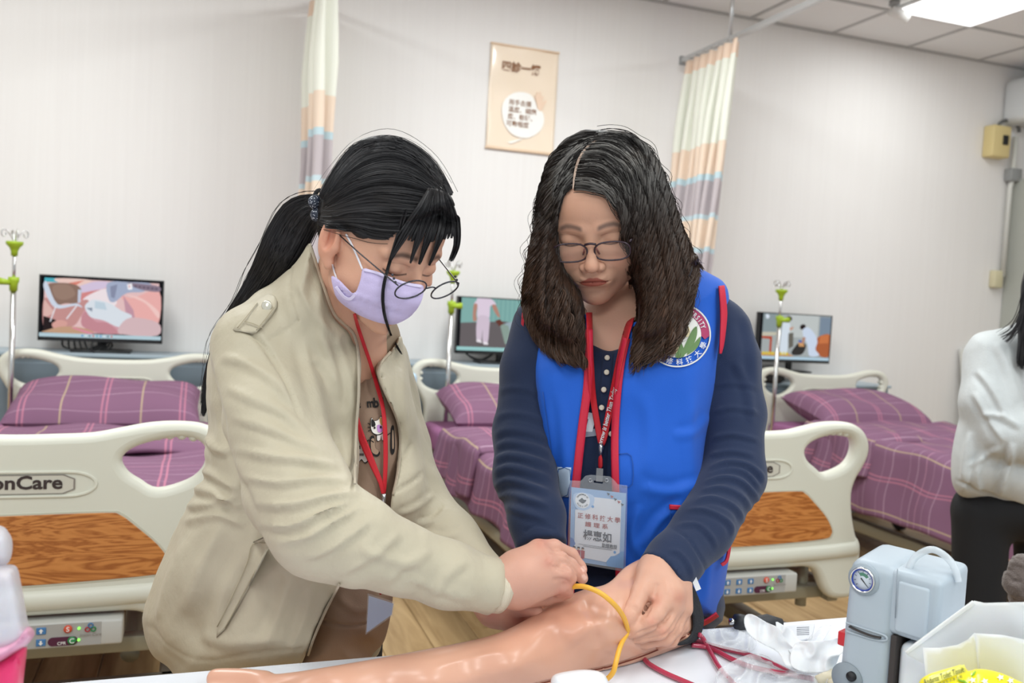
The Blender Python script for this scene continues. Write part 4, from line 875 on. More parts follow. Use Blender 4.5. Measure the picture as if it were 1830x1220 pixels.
def head_cols(q, skin, lip='a8594c', brow='4a3a34', dark='2a201e', blush=.35):
    sk = np.array(H(skin)); C = np.tile(sk, (len(q), 1))
    def mixc(m, col): C[:] = C*(1-m[:, None])+np.array(H(col))*m[:, None]
    def g(c, r): return np.exp(-((((q-np.array(c))/np.array(r))**2).sum(1)))
    for s in (-1, 1): mixc(np.clip(g((s*.042, .07, -.035), (.022, .05, .018))*blush, 0, 1), 'c9806c')
    mixc(np.clip(g((0, .108, -.038), (.014, .03, .012))*blush*.8, 0, 1), 'c88470')
    u = q[:, 0]; yv = q[:, 1]; z = q[:, 2]; front = np.clip((yv-.05)*80, 0, 1)
    for s in (-1, 1):
        t = s*u; zc = .0185+.004*np.sin(np.clip((t-.010)/.038, 0, 1)*np.pi)-.004*np.clip((t-.035)/.015, 0, 1)
        m = np.clip(1.3-np.abs(z-zc)/.0046, 0, 1)*np.clip((t-.009)/.005, 0, 1)*np.clip((.050-t)/.008, 0, 1)*front; mixc(m*.8, brow)
        zl = -.0065-.0035*(1-((t-.031)/.016)**2); m = np.clip(1.5-np.abs(z-zl)/.0011, 0, 1)*(np.abs(t-.031) < .0165)*front; mixc(m*.85, dark)
        zl = .0085-.003*((t-.031)/.016)**2; m = np.clip(1.2-np.abs(z-zl)/.0012, 0, 1)*(np.abs(t-.031) < .016)*front; mixc(m*.35, '8a5a48')
    w_ = .0225; tz = np.clip(1-(u/w_)**2, 0, 1); ml = -.0632-.0034*(u/w_)**2; up = ml+.0062*tz+.0014*np.exp(-((np.abs(u)-.006)/.005)**2); lo = ml-.0092*tz**.7
    m = np.clip((up-z)/.0012, 0, 1)*np.clip((z-lo)/.0012, 0, 1)*(np.abs(u) < w_)*front; mixc(m*.9, lip)
    m = np.clip(1.3-np.abs(z-ml)/.0011, 0, 1)*(np.abs(u) < w_*.98)*front; mixc(m*.8, '5c241f')
    return C
def frame_from(xr, y):
    y = np.array(y, float); y /= np.linalg.norm(y); x = np.array(xr, float); x -= y*(x @ y); x /= np.linalg.norm(x); return x, y, np.cross(x, y)
SKIN_M = mat('skin', 'ffffff', .48, .35, vc=True, sub=.12, bump=(420, .10))
HAIR_M = mat('hair_strand', '1a1614', .5, .3, vc=True)

class Pts:
    def __init__(s, p): s.p = p.astype(np.float32); s.px = 915+FPX*p[..., 0]/p[..., 2]; s.py = 610+FPX*p[..., 1]/p[..., 2]; s.d = s.p[..., 2]
def subdiv(V, Fc):
    n = len(V); e = np.stack([Fc, np.roll(Fc, -1, 1)], -1); es = np.sort(e, -1).reshape(-1, 2); key = es[:, 0]*n+es[:, 1]; uq, inv = np.unique(key, return_inverse=True)
    a = uq//n; b = uq % n; EV = (V[a]+V[b])/2; FV = V[Fc].mean(1); eid = n+inv.reshape(-1, 4); fid = n+len(uq)+np.arange(len(Fc)); W = np.concatenate([V, EV, FV])
    q = [np.stack([Fc[:, k], eid[:, k], fid, eid[:, (k-1) % 4]], 1) for k in range(4)]; return W, np.concatenate(q)
def organic(field, box_, h, levels=0, smooth=2, final=1):
    g = Grid(*box_, h); F = field(g).astype(np.float32)
    for ax in range(3):
        for e in (0, -1):
            sl = [slice(None)]*3; sl[ax] = e; F[tuple(sl)] = np.maximum(F[tuple(sl)], h*.5)
    V, Fc = surface_nets(F, g.org, h); V = lap(V, Fc, smooth)
    lo = g.org+h*1.6; hi = g.org+h*(np.array(g.n)-2.6)
    for l in range(levels):
        V, Fc = subdiv(V, Fc); inner = ((V > lo) & (V < hi)).all(1); E = h*.12
        for _ in range(2):
            p = V[inner]; f0 = field(Pts(p)); G = np.stack([field(Pts(p+E*np.eye(3)[k]))-f0 for k in range(3)], 1)/E; g2 = (G*G).sum(1)
            V[inner] = p-G*(np.clip(f0, -h, h)/np.maximum(g2, .3))[:, None]
        V = lap(V, Fc, final)
    return c2w(V), Fc
def subgrid(V, Fc, keep):
    f = Fc[keep[Fc].all(1)]; u, inv = np.unique(f, return_inverse=True); return V[u], inv.reshape(f.shape), u
def join(L):
    Vs = []; Fs = []; Cs = []; n = 0
    for V, Fc, C in L: Vs.append(V); Fs.append(np.asarray(Fc)+n); n += len(V); Cs.append(np.tile(np.array(C, float), (len(V), 1)) if np.ndim(C) == 1 else C)
    return np.concatenate(Vs), np.concatenate(Fs), np.concatenate(Cs)
# ================================================================ woman in the blue vest
RW = thing('person', 'woman with wavy dark hair and glasses wearing a blue vest over navy shirt', 'person', onZ(1140, 1180, 0)*[1, 1, 0]+np.array([0, .15, 0]))
_th, _ps = math.radians(28), math.radians(9)
RX, RY, RZ = frame_from((-1, .045, .15), (-math.sin(_ps)*math.cos(_th), math.sin(_th), -math.cos(_ps)*math.cos(_th)))
RB = np.stack([RX, RY, RZ]); RS = 1.05; RO = cam3(1056, 427, 1.375)-.088*RS*RY
def r_loc(p): return (p-RO.astype(np.float32)) @ RB.T.astype(np.float32)/RS
def r_head(g):
    f = head_field(r_loc(g.p), jaw=1.14)*RS; nb = RO+RB.T @ np.array([0, -.025, -.07]); n2 = cam3(1095, 605, 1.545)
    f = smin(f, rc(g.p, nb, n2, .047, .053), .010)
    f = smin(f, ell(g.p, cam3(1098, 685, 1.50), (.13, .080, .078)), .03)
    return f
V, Fc = organic(r_head, (930, 250, 1260, 720, 1.26, 1.62), .0042, 2, 2, 1)
rq = r_loc(w2c(V)); RC = head_cols(rq, 'cf9f86', lip='9c4a3e', brow='63504a')
r_head_mesh = (V, Fc)
# ---- hands
def knuck(g, L, k=.004): return chain(g.p, pc(L), k)
def r_lhand(g):
    f = chain(g.p, pc([(1205, 985, 1.31, .029), (1180, 1020, 1.275, .030)]), .01)
    f = smin(f, chain(g.p, pc([(1178, 1022, 1.275, .029), (1192, 1062, 1.245, .024), (1196, 1085, 1.235, .017)]), .01), .012)
    f = smin(f, chain(g.p, pc([(1168, 1030, 1.262, .024), (1178, 1070, 1.232, .018)]), .01), .012)
    f = smin(f, chain(g.p, pc([(1212, 1040, 1.27, .020), (1216, 1085, 1.258, .018)]), .01), .012)
    f = smin(f, knuck(g, [(1158, 1030, 1.25, .016), (1146, 1058, 1.225, .0135), (1133, 1085, 1.205, .0112), (1124, 1100, 1.198, .0108), (1112, 1116, 1.192, .0085)], .004), .010)
    f = smin(f, knuck(g, [(1186, 1072, 1.228, .0145), (1172, 1098, 1.205, .0118), (1160, 1112, 1.196, .0112), (1138, 1124, 1.196, .0098), (1119, 1133, 1.199, .0080)], .004), .005)
    f = smin(f, knuck(g, [(1205, 1085, 1.24, .0135), (1190, 1116, 1.215, .0112), (1178, 1128, 1.208, .0108), (1145, 1136, 1.208, .0095), (1114, 1143, 1.210, .0078)], .004), .003)
    f = smin(f, knuck(g, [(1216, 1090, 1.255, .0125), (1206, 1122, 1.235, .0105), (1190, 1140, 1.225, .0100), (1155, 1147, 1.222, .0088), (1122, 1151, 1.220, .0072)], .004), .003)
    f = smin(f, knuck(g, [(1222, 1088, 1.27, .011), (1218, 1116, 1.258, .0092), (1200, 1145, 1.245, .0085), (1180, 1152, 1.24, .0075)], .004), .003)
    f = smin(f, chain(g.p, pc([(1156, 1058, 1.238, .011), (1170, 1082, 1.232, .011), (1160, 1095, 1.222, .006)]), 0), .006)
    return f
V2, F2 = organic(r_lhand, (1080, 950, 1260, 1175, 1.15, 1.36), .0045, 1, 1, 1)
V2 = folds(V2, F2, [([(1204, 1088), (1186, 1110), (1168, 1121), (1120, 1137)], 2.2, .0026, 'c'), ([(1216, 1094), (1200, 1122), (1182, 1136), (1122, 1147)], 2.2, .0026, 'c'), ([(1222, 1100), (1212, 1128), (1192, 1146)], 2, .002, 'c'), ([(1150, 1048), (1162, 1072)], 3, .0012, 'c'), ([(1163, 1068), (1160, 1085), (1150, 1104)], 3.5, .0035, 'c'), ([(1176, 1040), (1168, 1068)], 5, .002, 'c'), ([(1133, 1082), (1140, 1088)], 2, .0010, 'c'), ([(1130, 1086), (1137, 1092)], 2, .0008, 'c'), ([(1164, 1100), (1172, 1110)], 2, .001, 'c'), ([(1200, 1040), (1210, 1072)], 4, .0012, 'b'), ([(1188, 1035), (1194, 1064)], 3, .0010, 'b')])
def nail(name, x, y, d, dx, dy, L, W):
    return (x, y, d, dx, dy, L, W)
def nails(V, Fc, C, L):
    x, y, z = pxof(V)
    for nx, ny, ang, a, b in L:
        c, s = math.cos(ang), math.sin(ang); u = (x-nx)*c+(y-ny)*s; v = -(x-nx)*s+(y-ny)*c; m = np.clip(1.6-((u/a)**4+(v/b)**4), 0, 1)*((vnormals(V, Fc) @ CF) < 0)
        C[:] = C*(1-m[:, None]*.75)+np.array(H('e8bfb0'))*m[:, None]*.75
def hand_cols(V, Fc, base, warm, cen=[]):
    C = np.tile(np.array(H(base)), (len(V), 1)); x, y, z = pxof(V)
    for cx, cy, r in cen:
        m = np.exp(-((x-cx)**2+(y-cy)**2)/r**2)*.55; C = C*(1-m[:, None])+np.array(H(warm))*m[:, None]
    n = vnoise(V, 60, 3); return C*(1+.10*n[:, None])
C2 = hand_cols(V2, F2, 'cf9f89', 'c6816d', [(1172, 1072, 12), (1215, 1068, 12), (1112, 1118, 9), (1118, 1138, 10), (1165, 1110, 10), (1185, 1128, 9)])
nails(V2, F2, C2, [(1106, 1118, -.9, 7, 5), (1119, 1134, -.3, 6, 4), (1115, 1144, -.2, 6, 4)])
def r_rhand(g):
    f = chain(g.p, pc([(965, 985, 1.30, .026), (972, 1020, 1.30, .027)]), .01)
    f = smin(f, ell(g.p, cam3(965, 1045, 1.275), (.030, .030, .018)), .012)
    for L_ in ([(985, 1040, 1.27, .011), (1000, 1060, 1.255, .0092), (1008, 1078, 1.245, .008)], [(975, 1055, 1.268, .011), (990, 1075, 1.25, .0095), (985, 1090, 1.235, .008)], [(960, 1060, 1.27, .011), (965, 1082, 1.25, .0095), (952, 1094, 1.235, .008)], [(945, 1055, 1.275, .010), (940, 1078, 1.26, .0085), (930, 1090, 1.25, .0075)], [(990, 1020, 1.27, .0125), (1004, 1040, 1.25, .0105), (1012, 1062, 1.235, .0085)]):
        f = smin(f, knuck(g, L_), .004)
    return f
V3, F3 = organic(r_rhand, (905, 960, 1030, 1110, 1.20, 1.34), .0045, 1, 1, 1); C3 = hand_cols(V3, F3, 'cf9a80', 'c77f6a', [(1005, 1070, 14)])
# hidden body under the clothes
def r_body(g):
    f = ell(g.p, cam3(1120, 720, 1.52), (.14, .22, .085)); f = smin(f, ell(g.p, cam3(1120, 950, 1.56), (.13, .15, .09)), .05)
    f = smin(f, chain(g.p, pc([(1250, 620, 1.50, .020), (1310, 720, 1.47, .030), (1312, 850, 1.43, .034), (1255, 940, 1.34, .028), (1190, 1005, 1.28, .022)]), .01), .03)
    f = smin(f, chain(g.p, pc([(985, 620, 1.50, .020), (945, 720, 1.45, .030), (942, 840, 1.40, .032), (965, 930, 1.33, .026), (968, 985, 1.30, .022)]), .01), .03)
    wz = w2c(np.array([[RW.location[0]-.09, RW.location[1]+.06, .85], [RW.location[0]-.10, RW.location[1]+.06, .45], [RW.location[0]-.10, RW.location[1]+.08, .08], [RW.location[0]+.09, RW.location[1]+.06, .85], [RW.location[0]+.10, RW.location[1]+.06, .45], [RW.location[0]+.10, RW.location[1]+.08, .08]]))
    for k in (0, 3):
        f = smin(f, rc(g.p, wz[k], wz[k+1], .07, .05), .02); f = smin(f, rc(g.p, wz[k+1], wz[k+2], .05, .035), .01)
    return f
V4, F4 = organic(r_body, (850, 500, 1420, 2350, 1.2, 1.72), .016, 0, 1)
bv, bf, bc = join([(V, Fc, RC), (V2, F2, C2), (V3, F3, C3), (V4, F4, H('cf9f86'))])
mk('body', bv, bf, SKIN_M, RW, cols=bc)
# ---- navy shirt
NAVY = mat('navy_knit', '27324d', .85, .2, sheen=.15, bump=(700, .25), var=.12, vscale=4)
def r_shirt(g):
    t = inflate(g, [(1020, 600), (990, 560), (950, 545), (925, 600), (930, 720), (945, 850), (950, 950), (945, 1080), (950, 1160), (1270, 1130), (1280, 1000), (1262, 900), (1268, 760), (1290, 640), (1310, 570), (1275, 520), (1200, 520), (1150, 580)], [(1110, 600, 1.50, .075), (1110, 700, 1.50, .095), (1100, 850, 1.50, .10), (1100, 1000, 1.51, .10), (1240, 560, 1.50, .055), (965, 590, 1.50, .055), (1100, 1140, 1.52, .11)], .08)
    def cut(f, a, b, e=.004):
        a = cam3(*a); b = cam3(*b); ax = (a-b)/np.linalg.norm(a-b); return smax(f, ((g.p-a.astype(np.float32)) @ ax.astype(np.float32)-e), .004)
    A = chain(g.p, pc([(1292, 590, 1.505, .046), (1304, 645, 1.49, .048), (1312, 740, 1.47, .049), (1310, 850, 1.43, .049), (1258, 945, 1.345, .044), (1205, 1002, 1.295, .039), (1176, 1030, 1.267, .037)]), .015)
    B = chain(g.p, pc([(972, 585, 1.48, .050), (948, 660, 1.47, .049), (936, 770, 1.44, .047), (938, 850, 1.40, .047), (960, 925, 1.335, .041), (968, 975, 1.305, .038)]), .015)
    A = cut(A, (1180, 1026, 1.270), (1205, 1002, 1.295)); B = cut(B, (968, 975, 1.305), (960, 925, 1.335))
    f = smin(smin(t, A, .03), B, .03); f = smax(f, -ell(g.p, cam3(1092, 560, 1.43), (.046, .062, .09)), .006)
    return f
V, Fc = organic(r_shirt, (860, 470, 1400, 1170, 1.22, 1.66), .0075, 1, 2, 1)
FL = []
rr = random.Random(5)
for (ax, ay, bx, by, n, w0, w1) in ((1268, 650, 1362, 640, 1, 0, 0),): pass
for L_, h in (([(1272, 690), (1310, 684), (1356, 694)], .002), ([(1270, 738), (1312, 728), (1360, 740)], .0025), ([(1268, 784), (1310, 776), (1358, 788)], .003), ([(1266, 813), (1308, 806), (1350, 815)], .003), ([(1262, 839), (1298, 826), (1333, 829), (1357, 847), (1364, 864)], .0045), ([(1260, 850), (1298, 837), (1330, 842), (1350, 862), (1358, 880)], .003), ([(1256, 862), (1290, 852), (1322, 858), (1345, 877), (1356, 900)], .0045), ([(1250, 876), (1286, 870), (1318, 880), (1337, 898), (1344, 920)], .0035), ([(1240, 893), (1274, 889), (1306, 900), (1324, 918), (1328, 938)], .004), ([(1224, 910), (1259, 910), (1290, 923), (1308, 940), (1310, 960)], .0035), ([(1205, 938), (1243, 935), (1267, 953), (1284, 980)], .003), ([(1192, 985), (1212, 985), (1232, 1008), (1240, 1035)], .002)): FL.append((L_, 4.6, h))
for k, (y0, h) in enumerate([(700, .002), (745, .0025), (775, .003), (798, .004), (820, .0045), (842, .0045), (865, .0045), (890, .004), (915, .003)]): FL.append(([(882, y0+8), (905, y0-6), (945, y0-4+k), (985, y0+14)], 6, h))
FL += [([(1192, 938), (1228, 960), (1255, 1000), (1262, 1020)], 2.2, .0022, 's'), ([(938, 948), (960, 938), (990, 945)], 2.2, .002, 's'), ([(1330, 560), (1345, 620), (1348, 700)], 9, .003), ([(1310, 640), (1335, 690), (1345, 760)], 8, .003)]
V = folds(V, Fc, FL); V += vnormals(V, Fc)*(vnoise(V, 22, 2)*.004)[:, None]
mk('shirt', V, Fc, NAVY, RW)
dm_shirt = DM([(V, Fc)], 870, 480, 1390, 1170, 5); r_shirt_mesh = (V, Fc)
V, Fc = ribbon(dm_shirt, [(1052, 575), (1062, 596), (1078, 614), (1088, 622), (1106, 614), (1124, 592), (1132, 570)], 5, .002, .003); mk('neckline_trim', V, Fc, mat('navy_rib', '1c2336', .8), RW)
V, Fc = ribbon(dm_shirt, [(1087, 624), (1082, 700), (1077, 790), (1072, 860)], 19, .0018, .002); mk('placket', V, Fc, NAVY, RW)
BTN = mat('horn_button', 'cfc8b8', .3)
for x, y in [(1085, 639), (1084, 665), (1079, 696), (1075, 728), (1092, 775)]:
    c = at_v(x, y, dm_shirt(x, y)-.006); fr = np.stack([CR, CU, -CF]); mk('button', *lathe([(0, 0), (.0042, 0), (.0045, .001), (.0035, .0022), (.0012, .0016), (0, .0016)], c, 14, frame=fr), BTN, RW)
Vt, Ft = text2d('n', 60, .06, shear=.25); V, Fc = decal(dm_shirt, np.c_[Vt[:, 0]+1046, -Vt[:, 1]+754], Ft, .003); mk('shirt_print', V, Fc, mat('print_white', 'd8d8dc', .7), RW, smooth=False)
V, Fc, _ = patch(dm_shirt, [[(1042, 770), (1066, 765), (1068, 778), (1045, 781)]], .003, .001, 6, smooth=False); mk('shirt_print', V, Fc, mat('print_grey', '8c8f9c', .7), RW, smooth=False)
# trousers and shoes
def r_trou(g):
    L = RW.location; wz = w2c(np.array([[L[0]-.09, L[1]+.06, .80], [L[0]-.10, L[1]+.05, .45], [L[0]-.10, L[1]+.08, .07], [L[0]+.09, L[1]+.06, .80], [L[0]+.10, L[1]+.05, .45], [L[0]+.10, L[1]+.08, .07]]))
    f = ell(g.p, w2c(np.array([[L[0], L[1]+.06, .80]]))[0], (.150, .14, .115))
    for k in (0, 3): f = smin(f, rc(g.p, wz[k], wz[k+1], .09, .068), .03); f = smin(f, rc(g.p, wz[k+1], wz[k+2], .068, .06), .02)
    return f
V, Fc = organic(r_trou, (880, 1000, 1400, 2450, 1.22, 1.78), .012, 0, 2); mk('trousers', V, Fc, mat('navy_denim', '26304f', .85, bump=(500, .3)), RW)
def shoe(par, x, y, m, dx=0, dy=-1):
    bm = bmesh.new(); bmesh.ops.create_uvsphere(bm, u_segments=16, v_segments=10, radius=1)
    for v in bm.verts:
        a = v.co.copy(); z = max(a.z, -.5); w_ = .042*(1-.15*a.y); v.co = (x+a.x*w_, y-.045*0+a.y*.12-.04, .037+z*.06*(1-.25*max(0, -a.y)))
        v.co.z = max(v.co.z, .001)
    V, Fc = bm_out(bm); V[:, 1] = 2*(y-.04)-V[:, 1]; mk('shoe', V, [f[::-1] for f in Fc], m, par)
for s in (-.10, .10): shoe(RW, RW.location[0]+s, RW.location[1]+.07, mat('dark_shoe', '2a2a2c', .5))
# ---- blue vest
BLUE = mat('vest_blue', '1a5ac2', .62, .3, sheen=.1, bump=(900, .15), var=.06, vscale=3)
VP = [(1040, 545), (1000, 528), (962, 525), (936, 540), (930, 600), (934, 700), (948, 800), (970, 870), (984, 925), (985, 960), (930, 958), (926, 1000), (940, 1100), (960, 1160), (1230, 1140), (1258, 1113), (1282, 1104), (1292, 1050), (1305, 992), (1306, 955), (1285, 890), (1268, 830), (1276, 745), (1287, 660), (1298, 590), (1299, 518), (1270, 490), (1232, 480), (1180, 520), (1150, 545)]
RVC = [(1110, 560, 1.49, .095), (1060, 600, 1.49, .105), (1110, 700, 1.495, .118), (1110, 850, 1.49, .128), (1100, 1000, 1.50, .125), (1240, 540, 1.495, .07), (965, 580, 1.50, .07), (1200, 700, 1.49, .105), (990, 700, 1.49, .10), (1100, 1120, 1.51, .13)]
def r_vest(g):
    f = inflate(g, VP, RVC, .060)
    op = prism(g, [(1060, 500), (1052, 600), (1052, 680), (1042, 760), (1033, 840), (1028, 900), (1026, 960), (1022, 1060), (1020, 1200), (1108, 1200), (1107, 1060), (1103, 960), (1100, 860), (1100, 780), (1104, 720), (1112, 650), (1124, 590), (1130, 500)], n=3)
    f = smax(f, -smax(op, g.d-1.50, .01), .006)
    f = smax(f, -ell(g.p, cam3(1098, 520, 1.48), (.075, .065, .12)), .006)
    return f
V, Fc = organic(r_vest, (900, 460, 1330, 1175, 1.33, 1.66), .0065, 1, 2, 1)
FL = [([(960, 640), (975, 740), (985, 860), (990, 940)], 10, .003), ([(940, 760), (962, 830), (985, 900)], 8, .003), ([(1225, 900), (1180, 930), (1150, 980)], 9, .004), ([(1260, 860), (1200, 880), (1140, 870)], 10, .003), ([(1240, 700), (1232, 800), (1240, 880)], 12, .003), ([(1150, 700), (1160, 780), (1150, 850)], 12, .0025), ([(1270, 740), (1245, 770), (1200, 780)], 9, .0025), ([(1180, 960), (1220, 990), (1245, 1050)], 9, .003), ([(1290, 940), (1270, 1000), (1262, 1080)], 8, .003), ([(1145, 900), (1130, 950), (1140, 1000)], 8, .004), ([(1000, 700), (1008, 780), (1005, 860)], 9, .002), ([(1160, 860), (1162, 895)], 3, .001)]
V = folds(V, Fc, FL); V += vnormals(V, Fc)*(vnoise(V, 14, 9)*.006)[:, None]
vest = mk('vest', V, Fc, BLUE, RW); r_vest_mesh = (V, Fc); dm_vest = DM([(V, Fc)], 900, 470, 1320, 1170, 4).blur(1); dm_trim = dm_vest.copy().minf(4).blur(2)
RED = mat('vest_trim', 'c11d3a', .6, bump=(700, .2))
for pts, w_ in (([(1052, 588), (1052, 630), (1050, 690), (1041, 760), (1033, 830), (1028, 880), (1024, 930), (1021, 1000), (1018, 1080)], 15), ([(1120, 604), (1110, 650), (1103, 710), (1099, 780), (1100, 860), (1103, 950), (1107, 1030), (1107, 1090)], 13),
                ([(1290, 510), (1294, 560), (1291, 610), (1288, 632)], [10, 12, 8, 3]), ([(950, 528), (939, 545), (934, 575), (932, 605)], [8, 7, 5, 3]), ([(1197, 906), (1232, 908)], 8), ([(1306, 965), (1300, 1000), (1290, 1010)], 5), ([(1283, 1098), (1262, 1112), (1235, 1122)], 8)):
    V, Fc = ribbon(dm_trim, pts, w_, .002, .006); mk('red_trim', V, Fc, RED, vest)
V, Fc, _ = patch(dm_vest, [[(996, 834), (1021, 835), (1016, 888), (990, 887)]], .003, .0015, 6, smooth=False); nt_ = mk('name_tag', V, Fc, mat('tag_cloth', 'aebfd4', .7), vest)
V, Fc = ribbon(dm_vest, [(998, 838), (1019, 839), (1014, 884), (993, 883), (998, 838)], 1.2, .004, .0006, 2); mk('stitching', V, Fc, mat('stitch_blue', '3a5f9a', .7), nt_)
for pts in ([(1105, 812), (1128, 814), (1130, 866), (1107, 868)], [(1198, 906), (1198, 945)], [(970, 700), (985, 800), (992, 860)]):
    V, Fc = ribbon(dm_vest, pts, 1.4, .0025, .0006, 3); mk('stitching', V, Fc, mat('stitch_dark', '174a9c', .7), vest)
# round emblem on the vest
def circ(cx, cy, rx, ry, rot=0, n=48, a0=0, a1=2*math.pi, close=False):
    a = np.linspace(a0, a1, n, endpoint=not close) if not close else np.linspace(a0, a1, n, endpoint=False); c, s = math.cos(rot), math.sin(rot); x = rx*np.cos(a); y = ry*np.sin(a); return np.stack([cx+x*c-y*s, cy+x*s+y*c], 1)
EX, EY, ERX, ERY, ER = 1212, 599, 59, 58, -.35
def em(u, v): c, s = math.cos(ER), math.sin(ER); x = np.asarray(u)*ERX; y = np.asarray(v)*ERY*.98; return np.stack([EX+x*c-y*s, EY+x*s+y*c], -1)
ar = np.linspace(0, 2*np.pi, 48, endpoint=False); ring = lambda r: em(r*np.cos(ar), r*np.sin(ar))
E0 = mk('emblem', *patch(dm_vest, [ring(1.0), ring(.955)], .0045, .001, 8, smooth=False)[:2], mat('emblem_rim', 'd9d6d0', .6), vest, smooth=False)
mk('emblem_field', *patch(dm_vest, [ring(.70)], .0040, .001, 7, smooth=False)[:2], mat('emblem_white', 'dedbd6', .6), E0, smooth=False)
a0, a1 = math.radians(-172), math.radians(22); aa = np.linspace(a0, a1, 30); cap_ = [(.825+.125*math.cos(b)) for b in (1,)]
arc = np.concatenate([em(.945*np.cos(aa), .945*np.sin(aa)), em(.825*np.cos(a1+.13)+.0*aa[:1], .825*np.sin(a1+.13)+0*aa[:1]), em(.705*np.cos(aa[::-1]), .705*np.sin(aa[::-1]))])
mk('emblem_band', *patch(dm_vest, [arc], .0040, .001, 7, smooth=False)[:2], mat('emblem_wine', 'a3315c', .6), E0, smooth=False)
def arctext(s, r, amid, span, size, flip, m, bold=.02, narrow=1.0):
    mbt = MB(); n = len(s)
    for i, ch in enumerate(s):
        if ch == ' ': continue
        a = amid+(i-(n-1)/2)*span/(n-1 if n > 1 else 1)*(1 if not flip else -1); Vt, Ft = text2d(ch, size, bold)
        if not len(Vt): continue
        x = Vt[:, 0]*narrow; y = Vt[:, 1]; 
        if not flip: u = (r+y)*math.cos(a)-x*math.sin(a)*1; v = (r+y)*math.sin(a)+x*math.cos(a)
        else: u = (r-y)*math.cos(a)+x*math.sin(a); v = (r-y)*math.sin(a)-x*math.cos(a)
        P2 = em(u, v); W_, _ = decal(dm_vest, P2, Ft, .0055); mbt.add(W_, Ft)
    return mbt.mk('lettering', m, E0, smooth=False, kind='stuff')
arctext('CHENG SHIU UNIVERSITY', .80, math.radians(-78), math.radians(158), .21, False, mat('print_white'), .015, .8)
arctext('正修科技大學', .83, math.radians(96), math.radians(106), .215, True, mat('print_white'), .01)
for s_, u, v in (('護', -.26, -.42), ('理', .04, -.50), ('系', .33, -.42)):
    Vt, Ft = text2d(s_, .30, .025); mk('lettering', *decal(dm_vest, em(Vt[:, 0]+u, -Vt[:, 1]*1.1+v), Ft, .0052), mat('print_red', 'cf2a22', .6), E0, smooth=False)
lf = MB()
for pts in ([(-.15, .65), (.1, .35), (.45, .0), (.62, -.05), (.5, .25), (.2, .55)], [(-.3, .62), (-.1, .3), (.0, .2), (.02, .45), (-.05, .68)], [(.05, .66), (.35, .42), (.62, .28), (.5, .5), (.3, .62)]): v_, f_, _ = patch(dm_vest, [em(*np.array(pts).T)], .0050, .0008, 8); lf.add(v_, f_)
lf.mk('leaf_motif', mat('leaf_green', '5f7f4a', .6), E0, smooth=False)
lf = MB()
for pts in ([(-.6, .25), (-.35, .1), (-.1, .3), (-.25, .5), (-.5, .45)], [(.1, -.1), (.3, -.25), (.4, -.05), (.25, .15)], [(-.3, 0), (-.1, -.15), (.05, .05), (-.1, .2)]): v_, f_, _ = patch(dm_vest, [em(*np.array(pts).T)], .0053, .0008, 8); lf.add(v_, f_)
lf.mk('petal_motif', mat('petal', 'd9c9a0', .6), E0, smooth=False)
# ---- glasses
GF = mat('glasses_dark', '33222c', .25, .6); LENS = mat('lens', 'e8ecf0', .02, .5, alpha=.03)
def rl(x, y, z): return c2w(RO+RS*RB.T @ np.array([x, y, z]))
def lens_loop(cx, w_, h_, sq=2.6, n=36, y0=.098, wrap=.0, tilt=0):
    a = np.linspace(0, 2*np.pi, n+1); c, s = np.cos(a), np.sin(a); x = cx+w_*np.sign(c)*np.abs(c)**(2/sq); z = h_*np.sign(s)*np.abs(s)**(2/sq)-.004; return x, z
gl = None
for s in (1, -1):
    x, z = lens_loop(s*.0315, .0262, .0152); P_ = np.array([rl(a, .104-.05*abs(a)*.35-.10*(.0-b), b-.0105) for a, b in zip(x, z)])
    if gl is None: gl = mk('glasses', *tube(P_, .0015, 6, False), GF, RW)
    else: mk('rim', *tube(P_, .0015, 6, False), GF, gl)
    c = P_.mean(0); mk('lens', np.vstack([P_[:-1], c]), [(i, (i+1) % 36, 36) for i in range(36)], LENS, gl)
    mk('temple', *tube([rl(s*.057, .100, -.002), rl(s*.064, .090, .0), rl(s*.076, .04, .004), rl(s*.079, -.01, .003)], [.002, .0018, .0016, .0014], 6), GF, gl)
    mk('nose_pad', *tube([rl(s*.0085, .108, -.007), rl(s*.010, .104, -.013), rl(s*.012, .101, -.019)], .0016, 6), mat('glasses_pad', '7a4a44', .3), gl)
mk('bridge', *tube(spl([rl(.008, .105, -.002), rl(0, .108, .0005), rl(-.008, .105, -.002)], 5), .0020, 6), GF, gl)
# ---- hair
def r_hair(g):
    q = r_loc(g.p); f = ell(q, (0, -.022, .030), (.083, .100, .101))
    f = smax(f, -prism(g, [(1022, 336), (998, 355), (988, 400), (990, 445), (1004, 487), (1028, 516), (1050, 560), (1070, 700), (1136, 700), (1142, 545), (1140, 500), (1128, 460), (1118, 420), (1108, 380), (1084, 352), (1045, 341)], n=3), .006) if True else f
    f2 = inflate(g, [(1015, 335), (992, 345), (976, 380), (962, 430), (952, 480), (948, 540), (962, 575), (988, 600), (1015, 615), (1035, 615), (1042, 590), (1045, 550), (1030, 518), (1006, 490), (993, 450), (989, 400), (1000, 354)], [(985, 400, 1.42, .040), (985, 500, 1.41, .038), (1000, 600, 1.39, .030), (1040, 640, 1.385, .012)], .020)
    f3 = inflate(g, [(1060, 300), (1085, 343), (1108, 376), (1118, 420), (1132, 462), (1142, 500), (1142, 550), (1138, 590), (1145, 605), (1165, 605), (1190, 585), (1210, 550), (1222, 520), (1236, 480), (1228, 430), (1212, 390), (1196, 340), (1180, 300), (1150, 275), (1100, 275)], [(1120, 330, 1.42, .05), (1160, 420, 1.42, .055), (1170, 520, 1.40, .05), (1160, 620, 1.375, .022)], .030)
    return smin(smin(f, f2, .008), f3, .012)
V, Fc = organic(r_hair, (930, 220, 1270, 665, 1.28, 1.60), .0065, 0, 2)
